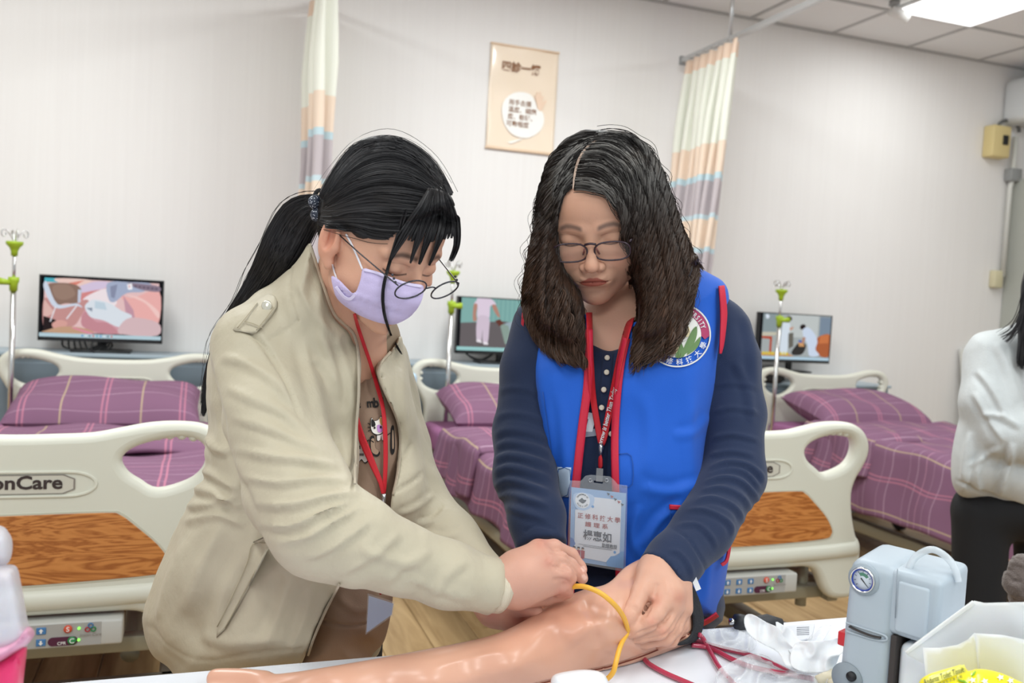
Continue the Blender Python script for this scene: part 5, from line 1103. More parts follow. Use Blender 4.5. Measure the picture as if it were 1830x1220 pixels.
V += vnormals(V, Fc)*(vnoise(V, 60, 4)*.006)[:, None]; hair = mk('hair', V, Fc, mat('hair_base', '1d1715', .6), RW)
dmh = DM([(V, Fc), r_head_mesh, r_vest_mesh, r_shirt_mesh], 930, 215, 1275, 700, 4).blur(3)
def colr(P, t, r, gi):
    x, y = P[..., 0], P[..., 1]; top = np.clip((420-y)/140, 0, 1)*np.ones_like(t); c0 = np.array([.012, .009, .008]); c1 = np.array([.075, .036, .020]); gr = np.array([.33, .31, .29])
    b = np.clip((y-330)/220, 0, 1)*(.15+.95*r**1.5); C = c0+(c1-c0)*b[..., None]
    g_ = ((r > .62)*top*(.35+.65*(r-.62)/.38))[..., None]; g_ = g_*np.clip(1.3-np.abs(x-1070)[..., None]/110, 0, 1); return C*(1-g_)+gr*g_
RH = [
 # left of the parting
 ([[(1058, 246), (1030, 262), (1004, 296), (984, 340), (968, 400), (956, 470), (948, 530), (952, 590), (975, 630)], [(1040, 262), (1018, 285), (1000, 320), (984, 370), (974, 430), (966, 500), (966, 560), (985, 620), (1010, 652)], [(1028, 290), (1012, 310), (999, 345), (989, 390), (985, 440), (985, 500), (995, 560), (1012, 610), (1030, 648)], [(1024, 318), (1010, 332), (998, 355), (988, 395), (986, 440), (998, 490), (1014, 530), (1030, 580), (1038, 640)], [(1023, 334), (1009, 345), (996, 366), (990, 405), (991, 452), (1005, 490), (1026, 518), (1040, 560), (1044, 630)]], 1.0),
 ([[(1072, 238), (1036, 243), (1004, 264), (982, 300), (966, 345), (956, 400)], [(1064, 243), (1028, 255), (998, 285), (980, 330), (968, 380), (960, 430)], [(1050, 252), (1016, 275), (992, 315), (978, 360), (970, 410), (966, 450)]], .40),
 ([[(1022, 280), (992, 320), (970, 380), (952, 450), (940, 520), (944, 570), (962, 606)], [(1040, 255), (1000, 290), (974, 350), (960, 420), (946, 500), (940, 545), (950, 588)]], .22),
 # right of the parting: sweep over the crown then down
 ([[(1060, 244), (1100, 238), (1140, 252), (1168, 285), (1186, 330), (1204, 380), (1218, 430), (1232, 480), (1234, 530)], [(1050, 252), (1095, 250), (1136, 272), (1164, 315), (1182, 370), (1198, 430), (1212, 490), (1216, 550), (1210, 600)], [(1040, 268), (1085, 268), (1126, 298), (1150, 345), (1166, 400), (1180, 460), (1190, 530), (1190, 590), (1180, 628)], [(1030, 292), (1070, 292), (1108, 320), (1132, 365), (1146, 420), (1160, 480), (1168, 550), (1165, 610), (1150, 645)], [(1025, 318), (1055, 318), (1092, 338), (1118, 376), (1134, 425), (1148, 480), (1152, 550), (1144, 610), (1136, 650)], [(1024, 336), (1050, 337), (1084, 348), (1110, 378), (1119, 420), (1133, 462), (1143, 510), (1142, 570), (1132, 640)]], 1.9),
 ([[(1180, 320), (1208, 390), (1226, 440), (1244, 468), (1256, 478)], [(1190, 350), (1216, 410), (1234, 455), (1240, 500), (1232, 540)], [(1190, 400), (1206, 460), (1222, 520), (1228, 570), (1214, 606)], [(1150, 450), (1170, 520), (1185, 580), (1200, 620), (1190, 640)], [(1120, 480), (1132, 540), (1136, 600), (1130, 650), (1122, 668)]], .55),
 ([[(960, 480), (950, 540), (958, 590), (990, 632), (1040, 655)], [(985, 520), (985, 580), (1005, 620), (1045, 650)], [(1000, 560), (1020, 610), (1042, 640), (1052, 662)]], .25),
]
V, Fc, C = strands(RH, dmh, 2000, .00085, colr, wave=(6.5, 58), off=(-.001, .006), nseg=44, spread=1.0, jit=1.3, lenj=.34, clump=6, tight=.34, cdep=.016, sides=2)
mk('hair_strand', V, Fc, HAIR_M, hair, cols=C, kind='stuff')
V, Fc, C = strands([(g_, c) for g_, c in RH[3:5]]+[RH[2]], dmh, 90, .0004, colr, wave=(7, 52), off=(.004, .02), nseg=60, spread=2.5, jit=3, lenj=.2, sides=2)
mk('stray_hair', V, Fc, HAIR_M, hair, cols=C, kind='stuff')
V, Fc = ribbon(dmh, [(1074, 246), (1050, 262), (1034, 286), (1027, 312), (1024, 338)], [1.5, 3.5, 4.5, 4, 2], .0062, .001); mk('parting', V, Fc, mat('scalp', 'b9a090', .6), hair)
# necklace
nk = mat('gold', 'c8994a', .25, metal=1); dmn = DM([r_head_mesh], 1040, 520, 1150, 660, 4)
P_ = spl([(1060, 548), (1062, 575), (1068, 596), (1076, 612)], 5); mk('necklace', *tube(at_v(P_[:, 0], P_[:, 1], dmn(P_[:, 0], P_[:, 1])-.001), .0009, 5), nk, RW)
# ================================================================ woman in the beige jacket
LW = thing('person', 'ponytailed woman in a beige jacket and lavender mask leaning over the training arm', 'person', (onZ(430, 1200, 0)*[0, 0, 0]+np.array([.15, 1.42, 0])))
LX, LY, LZ = frame_from((-.64, .05, -.76), (.66, .50, -.56)); LB = np.stack([LX, LY, LZ]); LS = .90; LO = cam3(742, 482, 1.13)-.088*LS*LY
def l_loc(p): return (p-LO.astype(np.float32)) @ LB.T.astype(np.float32)/LS
def ll(x, y, z): return c2w(LO+LS*LB.T @ np.array([x, y, z]))
def l_head(g):
    f = head_field(l_loc(g.p), jaw=1.05)*LS; f = smax(f, -smax(prism(g, [(762, 512), (860, 512), (860, 660), (690, 660), (694, 584), (716, 573), (734, 560), (746, 540), (752, 524)], False), g.d-1.30, .004), .004); nb = LO+LB.T @ np.array([0, -.035, -.06]); n2 = cam3(628, 640, 1.30)
    f = smin(f, rc(g.p, nb, n2, .046, .052), .012); return smin(f, ell(g.p, cam3(640, 700, 1.35), (.045, .07, .05)), .02)
V, Fc = organic(l_head, (540, 230, 850, 730, .98, 1.45), .0042, 2, 2, 1)
LC = head_cols(l_loc(w2c(V)), 'd2a188', lip='b06a5c', brow='3a2c28', blush=.25); lq = l_loc(w2c(V))
m = np.exp(-(((lq-np.array([.0800, -.012, -.006]))/np.array([.012, .022, .034]))**2).sum(1)); LC = LC*(1-m[:, None]*.6)+np.array(H('cc7f68'))*m[:, None]*.6
l_head_mesh = (V, Fc)
def l_nhand(g):   # near hand: back of the hand to the camera
    K = lambda L_, k=.004: chain(g.p, pc(L_), k)
    f = chain(g.p, pc([(860, 1046, 1.145, .027), (893, 1044, 1.150, .0285), (930, 1032, 1.155, .030)]), .01)
    f = smin(f, K([(925, 1012, 1.165, .022), (962, 985, 1.175, .0155)]), .014)
    f = smin(f, K([(930, 1025, 1.155, .026), (975, 1008, 1.162, .0165)]), .014)
    f = smin(f, K([(930, 1045, 1.155, .024), (982, 1028, 1.160, .015)]), .014)
    f = smin(f, K([(925, 1060, 1.160, .020), (980, 1046, 1.165, .014)]), .014)
    f = smin(f, K([(962, 982, 1.178, .0140), (990, 978, 1.190, .0108), (1020, 992, 1.205, .0100), (1036, 1012, 1.205, .0080), (1040, 1018, 1.204, .0074)]), .004)
    f = smin(f, K([(978, 1001, 1.165, .0140), (1000, 1000, 1.172, .0112), (1018, 1010, 1.180, .0102), (1036, 1026, 1.183, .0084), (1041, 1033, 1.184, .0076)]), .003)
    f = smin(f, K([(986, 1024, 1.160, .0135), (1008, 1025, 1.160, .0112), (1017, 1033, 1.168, .0095), (1012, 1046, 1.180, .0085)]), .003)
    f = smin(f, K([(984, 1046, 1.165, .0130), (1005, 1044, 1.165, .0110), (1012, 1050, 1.172, .0095), (1000, 1056, 1.18, .0085)]), .003)
    f = smin(f, K([(940, 1065, 1.180, .016), (975, 1065, 1.195, .0125), (1000, 1060, 1.195, .0105), (1014, 1058, 1.19, .0085)]), .006)
    return f
V2, F2 = organic(l_nhand, (850, 945, 1065, 1105, 1.08, 1.25), .0042, 1, 1, 1)
V2 = folds(V2, F2, [([(978, 986), (1002, 989), (1024, 1002), (1036, 1020)], 2, .0022, 'c'), ([(984, 1012), (1006, 1013), (1020, 1019)], 2.2, .0022, 'c'), ([(985, 1035), (1004, 1034), (1018, 1040)], 2.2, .0022, 'c'), ([(990, 1016), (1010, 1022)], 2, .0015, 'c'), ([(988, 1038), (1008, 1037)], 2, .0015, 'c'), ([(965, 965), (972, 975)], 5, .0015, 'b'), ([(975, 1000), (984, 1008)], 5, .0012, 'b'), ([(880, 1010), (885, 1060)], 3, .0008, 'c')])
C2 = hand_cols(V2, F2, 'c99885', 'c17c6a', [(968, 970, 14), (980, 1004, 12), (1016, 1040, 14), (1042, 1020, 10), (1014, 1062, 10), (1000, 1058, 8)])
nails(V2, F2, C2, [(1043, 1016, 1.0, 5, 4), (1044, 1031, .8, 5, 4)])
def l_fhand(g):
    K = lambda L_, k=.004: chain(g.p, pc(L_), k)
    f = chain(g.p, pc([(845, 1040, 1.30, .026), (885, 1085, 1.255, .026), (915, 1095, 1.235, .026)]), .012)
    f = smin(f, K([(915, 1085, 1.225, .015), (940, 1084, 1.20, .0125), (958, 1092, 1.195, .0095)]), .006)
    for a, b, c in (((925, 1108), (950, 1112), 1.23), ((930, 1098), (965, 1102), 1.24), ((935, 1085), (975, 1080), 1.25), ((935, 1075), (985, 1068), 1.26)): f = smin(f, K([(*a, c, .0115), (*b, c, .0095), (b[0]+16, b[1]-6, c+.01, .008)]), .003)
    return f
V3, F3 = organic(l_fhand, (830, 1000, 1030, 1145, 1.14, 1.34), .0045, 1, 1, 1); C3 = hand_cols(V3, F3, 'd9a38e', 'd08a80', [(930, 1110, 20), (880, 1095, 14)])
def l_body(g):
    f = ell(g.p, cam3(600, 780, 1.34), (.08, .14, .055)); f = smin(f, ell(g.p, cam3(520, 1000, 1.36), (.07, .12, .055)), .05)
    f = smin(f, chain(g.p, pc([(530, 660, 1.26, .020), (505, 760, 1.17, .030), (570, 930, 1.07, .032), (700, 1000, 1.095, .026), (800, 1025, 1.12, .023), (870, 1046, 1.145, .024)]), .01), .03)
    f = smin(f, chain(g.p, pc([(680, 700, 1.40, .020), (706, 800, 1.40, .030), (745, 900, 1.36, .030), (845, 1035, 1.30, .024)]), .01), .03)
    L = LW.location; wz = w2c(np.array([[L[0]-.08, L[1]+.05, .78], [L[0]-.09, L[1]+.03, .45], [L[0]-.09, L[1]+.06, .08], [L[0]+.09, L[1]+.05, .78], [L[0]+.10, L[1]+.03, .45], [L[0]+.10, L[1]+.06, .08]]))
    for k in (0, 3): f = smin(f, rc(g.p, wz[k], wz[k+1], .07, .05), .02); f = smin(f, rc(g.p, wz[k+1], wz[k+2], .05, .035), .01)
    return f
V4, F4 = organic(l_body, (200, 560, 900, 2750, 1.0, 1.62), .016, 0, 1)
bv, bf, bc = join([(V, Fc, LC), (V2, F2, C2), (V3, F3, C3), (V4, F4, H('d2a188'))])
mk('body', bv, bf, SKIN_M, LW, cols=bc)
# ---- brown shirt
def l_shirt(g):
    f = inflate(g, [(600, 560), (625, 585), (650, 600), (672, 612), (690, 640), (708, 700), (718, 780), (716, 860), (710, 950), (704, 1030), (701, 1080), (694, 1120), (684, 1150), (664, 1172), (655, 1210), (520, 1210), (540, 1120), (560, 1000), (570, 800), (575, 650)], [(640, 640, 1.33, .055), (650, 760, 1.315, .075), (650, 900, 1.32, .085), (640, 1050, 1.335, .095), (600, 1150, 1.35, .10)], .055)
    return smax(f, -ell(g.p, cam3(650, 585, 1.30), (.035, .030, .08)), .006)
V, Fc = organic(l_shirt, (505, 550, 735, 1215, 1.2, 1.46), .006, 1, 2); l_shirt_mesh = (V, Fc)
V = folds(V, Fc, [([(648, 620), (655, 660), (652, 700)], 5, .003), ([(660, 640), (672, 700), (690, 740)], 5, .0025), ([(575, 1110), (620, 1118), (670, 1112), (698, 1090)], 3, .003, 's'), ([(600, 1060), (640, 1090), (690, 1070)], 8, .003), ([(640, 860), (660, 900), (690, 920)], 8, .003)])
BRN = mat('taupe_jersey', '9c8270', .8, .2, bump=(800, .2), var=.08, vscale=4); mk('shirt', V, Fc, BRN, LW); dms = DM([(V, Fc)], 540, 570, 730, 1200, 4)
V, Fc = ribbon(dms, [(633, 634), (645, 638), (657, 636), (664, 622)], 9, .002, .003); mk('neckband', V, Fc, BRN, LW)
INK = mat('print_ink', '181414', .7)
def shirt_text(s, x, y, sz, rot=0, sx=1):
    Vt, Ft = text2d(s, sz, .03); c, q = math.cos(rot), math.sin(rot); X = Vt[:, 0]*sx; Y = -Vt[:, 1]; V, F_ = decal(dms, np.c_[x+X*c-Y*q, y+X*q+Y*c], Ft, .0025); return V, F_
mb = MB(); mb.add(*shirt_text('a', 640, 723, 22, .1)); mb.add(*shirt_text('m', 662, 722, 22, -.1, .8)); mb.add(*shirt_text('b', 672, 719, 24, -.1, .8)); mb.add(*shirt_text('i', 684, 717, 22, -.1)); mb.mk('shirt_lettering', INK, LW, smooth=False, kind='stuff')
def art(layers, name):
    mb = MB()
    for i, (pts, col, sm) in enumerate(layers):
        v_, f_, _ = patch(dms, [pts], .0022+.0003*i, .0003, 4, smooth=sm, n=3); mb.add(v_, f_, H(col))
    return mb.mk(name, mat('print_vc', 'ffffff', .7, vc=True), LW, vc=True, smooth=False)
def grow(p, k): p = np.array(p, float); c = p.mean(0); return [tuple(c+(q-c)*k) for q in p]
ca = [(663, 762), (664, 747), (669, 752), (676, 750), (681, 744), (684, 752), (688, 762), (684, 772), (675, 776), (666, 772)]
cb_ = [(676, 768), (688, 764), (690, 776), (688, 786), (683, 786), (681, 778), (679, 786), (674, 786)]
art([(grow(cb_, 1.15), '1a1616', True), (cb_, 'efe6e0', True), (grow(ca, 1.1), '1a1616', True), (ca, 'f3ece6', True), ([(664, 749), (669, 752), (671, 760), (664, 762)], '1c1a1a', True), ([(678, 748), (682, 746), (687, 756), (681, 760)], 'c9a26a', True), ([(674, 760), (682, 760), (684, 770), (676, 772)], 'c58fd0', True), ([(668, 762), (671, 762), (671, 766), (668, 766)], '2a2020', False), ([(679, 761), (682, 761), (682, 765), (679, 765)], '2a2020', False)], 'cat_print')
c2_ = [(634, 792), (642, 786), (652, 790), (658, 800), (659, 818), (652, 826), (646, 820), (640, 826), (634, 820)]
art([(grow(c2_, 1.12), '1a1616', True), (c2_, 'c9bfbc', True), ([(638, 798), (644, 796), (644, 802), (638, 803)], '4a4242', False), ([(648, 800), (654, 800), (654, 806), (648, 806)], '4a4242', False), ([(640, 810), (650, 810), (650, 814), (640, 814)], '5a5050', False)], 'cat_print')
c3_ = [(663, 786), (669, 784), (671, 800), (677, 806), (673, 812), (664, 806)]
art([(grow(c3_, 1.3), '1a1616', True), (c3_, 'a58a74', True)], 'sock_print'); art([([(699, 766), (704, 762), (706, 800), (702, 812), (698, 804)], '1a1616', True), ([(701, 772), (703, 770), (704, 798), (701, 800)], 'a58a74', True)], 'cat_print')
for pts in ([(688, 782), (694, 776), (700, 772)], [(655, 788), (661, 786), (668, 790)], [(657, 756), (663, 758)], [(657, 763), (663, 763)], [(658, 770), (664, 767)]):
    V, Fc = ribbon(dms, pts, 1.5, .003, .0004, 3); mk('printed_line', V, Fc, INK, LW)
# trousers, shoes
def l_trou(g):
    L = LW.location; wz = w2c(np.array([[L[0]-.09, L[1]+.05, .80], [L[0]-.09, L[1]+.03, .45], [L[0]-.09, L[1]+.06, .07], [L[0]+.09, L[1]+.05, .80], [L[0]+.10, L[1]+.03, .45], [L[0]+.10, L[1]+.06, .07]]))
    f = ell(g.p, w2c(np.array([[L[0], L[1]+.05, .76]]))[0], (.11, .13, .115))
    for k in (0, 3): f = smin(f, rc(g.p, wz[k], wz[k+1], .075, .062), .03); f = smin(f, rc(g.p, wz[k+1], wz[k+2], .062, .056), .02)
    return f
V, Fc = organic(l_trou, (150, 1100, 800, 2800, 1.1, 1.66), .012, 0, 2); mk('trousers', V, Fc, mat('black_cloth', '1c1c20', .8), LW)
for s in (-.09, .10): shoe(LW, LW.location[0]+s, LW.location[1]+.05, mat('dark_shoe'))
# ---- jacket
JK = mat('beige_nylon', 'bab09a', .55, .35, bump=(38, .55, (1, 1, .6), .006, 6), sheen=.1, var=.05, vscale=3)
JP = [(552, 436), (540, 452), (520, 478), (486, 505), (448, 530), (414, 560), (388, 600), (372, 650), (367, 710), (372, 762), (363, 800), (368, 842), (346, 884), (326, 925), (300, 980), (276, 1036), (257, 1085), (256, 1125), (270, 1168), (300, 1195), (335, 1225), (430, 1230), (545, 1215), (620, 1210), (690, 1180), (708, 1080), (715, 1000), (760, 940), (765, 850), (755, 800), (745, 750), (735, 705), (727, 655), (720, 612), (712, 580), (700, 578), (690, 600), (660, 620), (640, 610), (628, 592), (600, 565), (584, 527), (567, 474), (560, 445)]
JC = [(560, 470, 1.205, .05), (590, 540, 1.20, .055), (615, 575, 1.21, .055), (470, 580, 1.26, .085), (440, 700, 1.26, .10), (560, 700, 1.27, .115), (620, 640, 1.27, .085), (705, 640, 1.36, .07), (710, 800, 1.36, .085), (600, 850, 1.28, .13), (430, 850, 1.28, .115), (400, 1000, 1.31, .13), (520, 1000, 1.30, .15), (330, 1120, 1.33, .11), (450, 1150, 1.32, .15), (700, 1000, 1.37, .09), (600, 1150, 1.33, .14)]
def l_sleeves(g):
    A = chain(g.p, pc([(458, 620, 1.215, .062), (488, 740, 1.155, .063), (532, 870, 1.095, .060), (572, 938, 1.065, .058), (640, 968, 1.068, .050), (705, 995, 1.09, .042), (800, 1025, 1.12, .038), (895, 1052, 1.15, .035)]), .02)
    a = cam3(884, 1049, 1.146); b = cam3(800, 1025, 1.12); ax = (a-b)/np.linalg.norm(a-b); A = smax(A, ((g.p-a.astype(np.float32)) @ ax.astype(np.float32)), .003)
    B = chain(g.p, pc([(680, 650, 1.41, .050), (702, 790, 1.40, .052), (740, 895, 1.36, .050), (805, 970, 1.31, .042), (862, 1030, 1.275, .037)]), .02)
    return smin(A, B, .0)
def l_jacket(g):
    f = inflate(g, JP, JC, .060)
    op = prism(g, [(612, 470), (600, 540), (622, 575), (634, 592), (641, 615), (643, 660), (641, 700), (638, 760), (636, 830), (632, 900), (618, 1000), (604, 1050), (580, 1095), (558, 1145), (540, 1235), (760, 1235), (740, 1000), (700, 960), (697, 895), (709, 836), (712, 783), (706, 747), (686, 703), (674, 668), (676, 650), (698, 626), (712, 600), (716, 560), (690, 520)], n=3)
    f = smax(f, -smax(op, g.d-1.40, .01), .006)
    return smin(f, l_sleeves(g), .022)
V, Fc = organic(l_jacket, (235, 425, 905, 1235, .98, 1.52), .0075, 1, 2, 1)
FL = [([(392, 640), (440, 648), (500, 688), (545, 745)], 9, .004), ([(400, 690), (450, 712), (515, 742), (560, 790)], 9, .0035), ([(408, 745), (465, 760), (530, 785), (592, 812)], 8, .004), ([(416, 800), (480, 815), (550, 822), (615, 835)], 8, .0045), ([(428, 850), (495, 862), (565, 855), (632, 858)], 8, .0045), ([(448, 898), (515, 902), (585, 886), (645, 880)], 8, .005), ([(462, 935), (520, 940), (580, 912), (640, 890)], 7, .005), ([(490, 970), (545, 962), (600, 930), (645, 902)], 7, .004),
      ([(540, 1000), (585, 985), (630, 955), (665, 925)], 8, .004), ([(600, 1030), (650, 1005), (690, 975), (715, 950)], 9, .0035), ([(690, 1045), (720, 1010), (770, 985)], 9, .003), ([(770, 1070), (795, 1030), (835, 1000)], 9, .003), ([(730, 1030), (780, 1050), (850, 1070)], 8, .002), ([(640, 980), (700, 1000), (760, 1010)], 10, .003),
      ([(428, 586), (460, 605), (492, 645), (518, 700), (540, 755)], 4, .006, 'c'), ([(418, 588), (440, 580), (470, 590)], 3, .003, 'c'), ([(482, 606), (510, 590), (532, 572)], 2.5, .002, 's'), ([(378, 640), (388, 720), (404, 790), (430, 860), (465, 932)], 5, .004, 'c'),
      ([(352, 838), (385, 850), (425, 880)], 8, .006), ([(340, 872), (380, 880), (430, 912)], 8, .006), ([(330, 905), (375, 900), (425, 885)], 7, .005), ([(322, 935), (380, 920), (440, 940)], 8, .004), ([(365, 780), (385, 800), (410, 810)], 7, .005),
      ([(400, 930), (360, 1010), (330, 1100)], 12, .004), ([(330, 960), (300, 1040), (280, 1110)], 10, .004), ([(440, 980), (400, 1060), (370, 1160)], 12, .003), ([(520, 1020), (500, 1090), (470, 1160)], 12, .004), ([(560, 1040), (545, 1100), (520, 1170)], 9, .003), ([(360, 1130), (420, 1150), (520, 1140)], 12, .003), ([(262, 1120), (310, 1160), (380, 1180), (540, 1160)], 4, .0015, 's'),
      ([(560, 560), (590, 640), (610, 720)], 10, .004), ([(540, 600), (560, 680), (590, 760)], 9, .004), ([(600, 600), (620, 660), (628, 740)], 7, .003), ([(575, 480), (570, 540), (585, 600)], 8, .003), ([(530, 500), (560, 560), (600, 600)], 8, .003), ([(520, 480), (515, 520), (530, 572)], 3, .002, 's'), ([(605, 760), (615, 810), (625, 860)], 7, .003), ([(558, 640), (580, 655), (600, 690)], 6, .003),
      ([(716, 640), (722, 720), (730, 800)], 7, .003), ([(738, 790), (725, 812), (708, 822)], 4, .003, 'c'), ([(762, 840), (735, 862), (700, 880)], 4, .003, 'c'), ([(780, 880), (745, 905), (712, 920)], 5, .003), ([(800, 905), (775, 930), (740, 935)], 5, .004), ([(830, 950), (790, 960), (750, 950)], 6, .003)]
V = folds(V, Fc, FL); N = vnormals(V, Fc); V += N*(vnoise(V*[1, 1, 1.0], 16, 6)*.008+vnoise(V, 38, 8)*.003)[:, None]
jac = mk('jacket', V, Fc, JK, LW); l_jacket_mesh = (V, Fc); dmj = DM([(V, Fc)], 245, 430, 900, 1210, 5).blur(1)
dmj2 = dmj.copy().minf(2).blur(1)
PIP_ = mat('jacket_rib', 'b8ac98', .8, bump=(900, .4)); JK2 = mat('beige_nylon_lining', 'a8947e', .7, bump=(900, .4))
V, Fc = ribbon(dmj2, [(553, 435), (562, 462), (582, 522), (598, 562), (622, 585), (633, 600), (640, 630), (641, 700), (637, 760), (635, 830), (634, 865)], 4.5, .002, .004); mk('zip_edge', V, Fc, PIP_, jac)
V, Fc = ribbon(dmj2, [(606, 1045), (582, 1092), (560, 1142), (550, 1172)], 4, .002, .004); mk('zip_edge', V, Fc, PIP_, jac)
V, Fc = ribbon(dmj2, [(698, 628), (680, 650), (677, 670), (690, 705), (709, 748), (715, 783), (712, 836), (702, 885)], 4.5, .002, .004); mk('zip_edge', V, Fc, PIP_, jac)
V, Fc, _ = patch(None, [[(656, 596), (680, 580), (702, 572), (713, 588), (716, 612), (706, 624), (692, 636), (680, 655), (670, 648), (662, 622)]], 0, .006, 6, dfun=lambda x, y: 1.30+.0009*(np.asarray(x)-690)+.0002*(np.asarray(y)-600)); mk('collar_lining', V, Fc, JK2, jac)
ep = mk('epaulette', *patch(dmj, [[(458, 538), (478, 524), (492, 530), (495, 548), (480, 570), (462, 590), (452, 596), (430, 592), (416, 588), (438, 566)]], .004, .004, 6, n=2)[:2], JK, jac)
for pts in ([(437, 574), (452, 578), (470, 586)], [(460, 541), (440, 566), (424, 586)], [(490, 549), (474, 570), (458, 590)]): mk('stitching', *ribbon(dmj, pts, 1.6, .0085, .0006, 3), mat('stitch_beige', 'a0957d', .7), ep)
c = at_v(477, 546, dmj(477, 546)-.0085); mk('snap_button', *lathe([(0, 0), (.0068, 0), (.0072, .001), (.006, .0022), (.0045, .0018), (.003, .0026), (0, .0028)], c, 20, frame=np.stack([CR, CU, -CF])), mat('snap', 'd8d2c2', .25, metal=.5), ep)
pk = mk('pocket_welt', *patch(dmj, [[(452, 968), (484, 972), (402, 1124), (388, 1120), (440, 1010)]], .003, .003, 6, n=2)[:2], JK, jac)
mk('stitching', *ribbon(dmj, [(482, 973), (440, 1050), (402, 1122)], 1.8, .0065, .0006, 3), mat('stitch_beige'), pk); mk('stitching', *ribbon(dmj, [(388, 1120), (420, 1055), (442, 1005), (452, 972), (484, 972)], 1.8, .0065, .0006, 3), mat('stitch_beige'), pk)
V, Fc = tube([at(878, 1047, 1.144), at(889, 1050, 1.147), at(897, 1052, 1.150)], [.0315, .0325, .0315], 40); ang = np.arctan2(*(w2c(V)[:, :2]-w2c(V)[:, :2].mean(0)).T)
mk('rib_cuff', V, Fc, mat('rib_cuff', 'cfc3ae', .85, bump=(700, .8, (1, 1, .1))), jac, smooth=True)
# ---- face mask
dmh = DM([l_head_mesh], 560, 390, 830, 640, 3)
MP = [(592, 494), (606, 500), (620, 514), (634, 524), (644, 500), (649, 480), (668, 484), (700, 496), (730, 505), (754, 509), (757, 518), (754, 536), (744, 554), (731, 567), (715, 576), (700, 580), (675, 576), (650, 567), (633, 558), (610, 542), (599, 527)]
dmm = dmh.copy(); pk_ = np.exp(-(((dmm.R.X-712)/30)**2+((dmm.R.Y-525)/30)**2))*.010; dmm.A = np.minimum(dmm.A, 1.20); dmm.minf(3); dmm.blur(14); dmm.A -= pk_
MM = mat('mask_lavender', 'c8bade', .75, .2, bump=(900, .3)); V, Fc, P2 = patch(dmm, [MP], .006, .0015, 5, n=3)
V = np.asarray(V); x, y = P2[:, 0], P2[:, 1]
for pl_, h in (([(610, 512), (640, 530), (690, 546), (738, 560)], .0035), ([(598, 524), (628, 548), (662, 566), (700, 574)], .003), ([(652, 497), (700, 510), (752, 520)], .0012)):
    d_, t_, s_ = seg_d(spl(np.array(pl_, float), 5), x, y); V = V-CF*(h*(np.exp(-(d_/3.5)**2)-.8*np.exp(-((d_*s_-5)/4)**2)))[:, None]
l_mask_mesh = (V, Fc); mask = mk('face_mask', V, Fc, MM, LW); mk('mask_edge', *ribbon(dmm, [(650, 482), (672, 487), (702, 499), (732, 508), (754, 512)], 5, .0075, .001), mat('mask_edge', 'd8cdea', .75), mask)
mk('mask_edge', *ribbon(dmm, [(600, 512), (614, 530), (626, 534), (636, 524)], 6, .0075, .001), mat('mask_edge'), mask)
mk('ear_loop', *ribbon(dmh, [(648, 482), (638, 458), (628, 436), (618, 418)], 3.2, .002, .0012), mat('loop_white', 'e9e6ee', .7), mask)
mk('ear_loop', *tube(spl([ll(.070, .006, .022), ll(.076, -.004, .030), ll(.080, -.016, .030), ll(.079, -.026, .026)], 5), .0013, 6), mat('loop_white'), mask)
mk('ear_loop', *ribbon(dmh, [(603, 502), (597, 485), (594, 472)], 2.6, .003, .0012), mat('loop_white'), mask)
def far_mask(g):
    q = l_loc(g.p); h = head_field(q, jaw=1.05)*LS; f = smax(h-.007, -(h-.004), 0); f = smax(f, (q[..., 0]+.006)*LS, 0); f = smax(f, (q[..., 2]+.040)*LS, 0); f = smax(f, (-.112-q[..., 2])*LS, 0); f = smax(f, (.028-q[..., 1]-.35*(q[..., 2]+.07))*LS, 0)
    return smax(f, -prism(g, [(758, 512), (860, 512), (860, 660), (690, 660), (694, 582), (716, 571), (732, 558), (744, 540), (750, 524)], False), 0)
V, Fc = organic(far_mask, (640, 460, 860, 640, 1.04, 1.32), .0022, 0, 1); mk('mask_far_side', V, Fc, MM, mask)
# ---- round wire glasses
WM_ = mat('wire_frame', '4a4a50', .25, metal=.8); gg = None
for s in (1, -1):
    a = np.linspace(0, 2*np.pi, 33); P_ = np.array([ll(s*.0325+.0235*math.cos(t_), .1275+.43*.0205*math.sin(t_)-.004*abs(s*.0325+.0235*math.cos(t_))/.05, -.0125+.90*.0205*math.sin(t_)) for t_ in a])
    o = mk('glasses' if gg is None else 'rim', *tube(P_, .00105, 6, False), WM_, LW if gg is None else gg)
    if gg is None: gg = o
    mk('lens', np.vstack([P_[:-1], P_.mean(0)]), [(i, (i+1) % 32, 32) for i in range(32)], LENS, gg)
    mk('temple', *tube([ll(s*.057, .1245, -.007), ll(s*.0625, .112, -.004), ll(s*.074, .05, .004), ll(s*.0795, .0, .010)], .00095, 6), WM_, gg)
    for k in range(3): c = ll(s*.060, .120-.005*k, -.004+.003*k); mk('hinge_bead', *lathe([(0, -.0018), (.0016, -.001), (.0016, .001), (0, .0018)], c, 8), WM_, gg)
    mk('nose_pad', *tube([ll(s*.010, .126, -.010), ll(s*.0105, .119, -.016)], .0015, 6), LENS, gg)
mk('bridge', *tube(spl([ll(.009, .1295, -.008), ll(0, .131, -.005), ll(-.009, .1295, -.008)], 5), .0011, 6), WM_, gg)
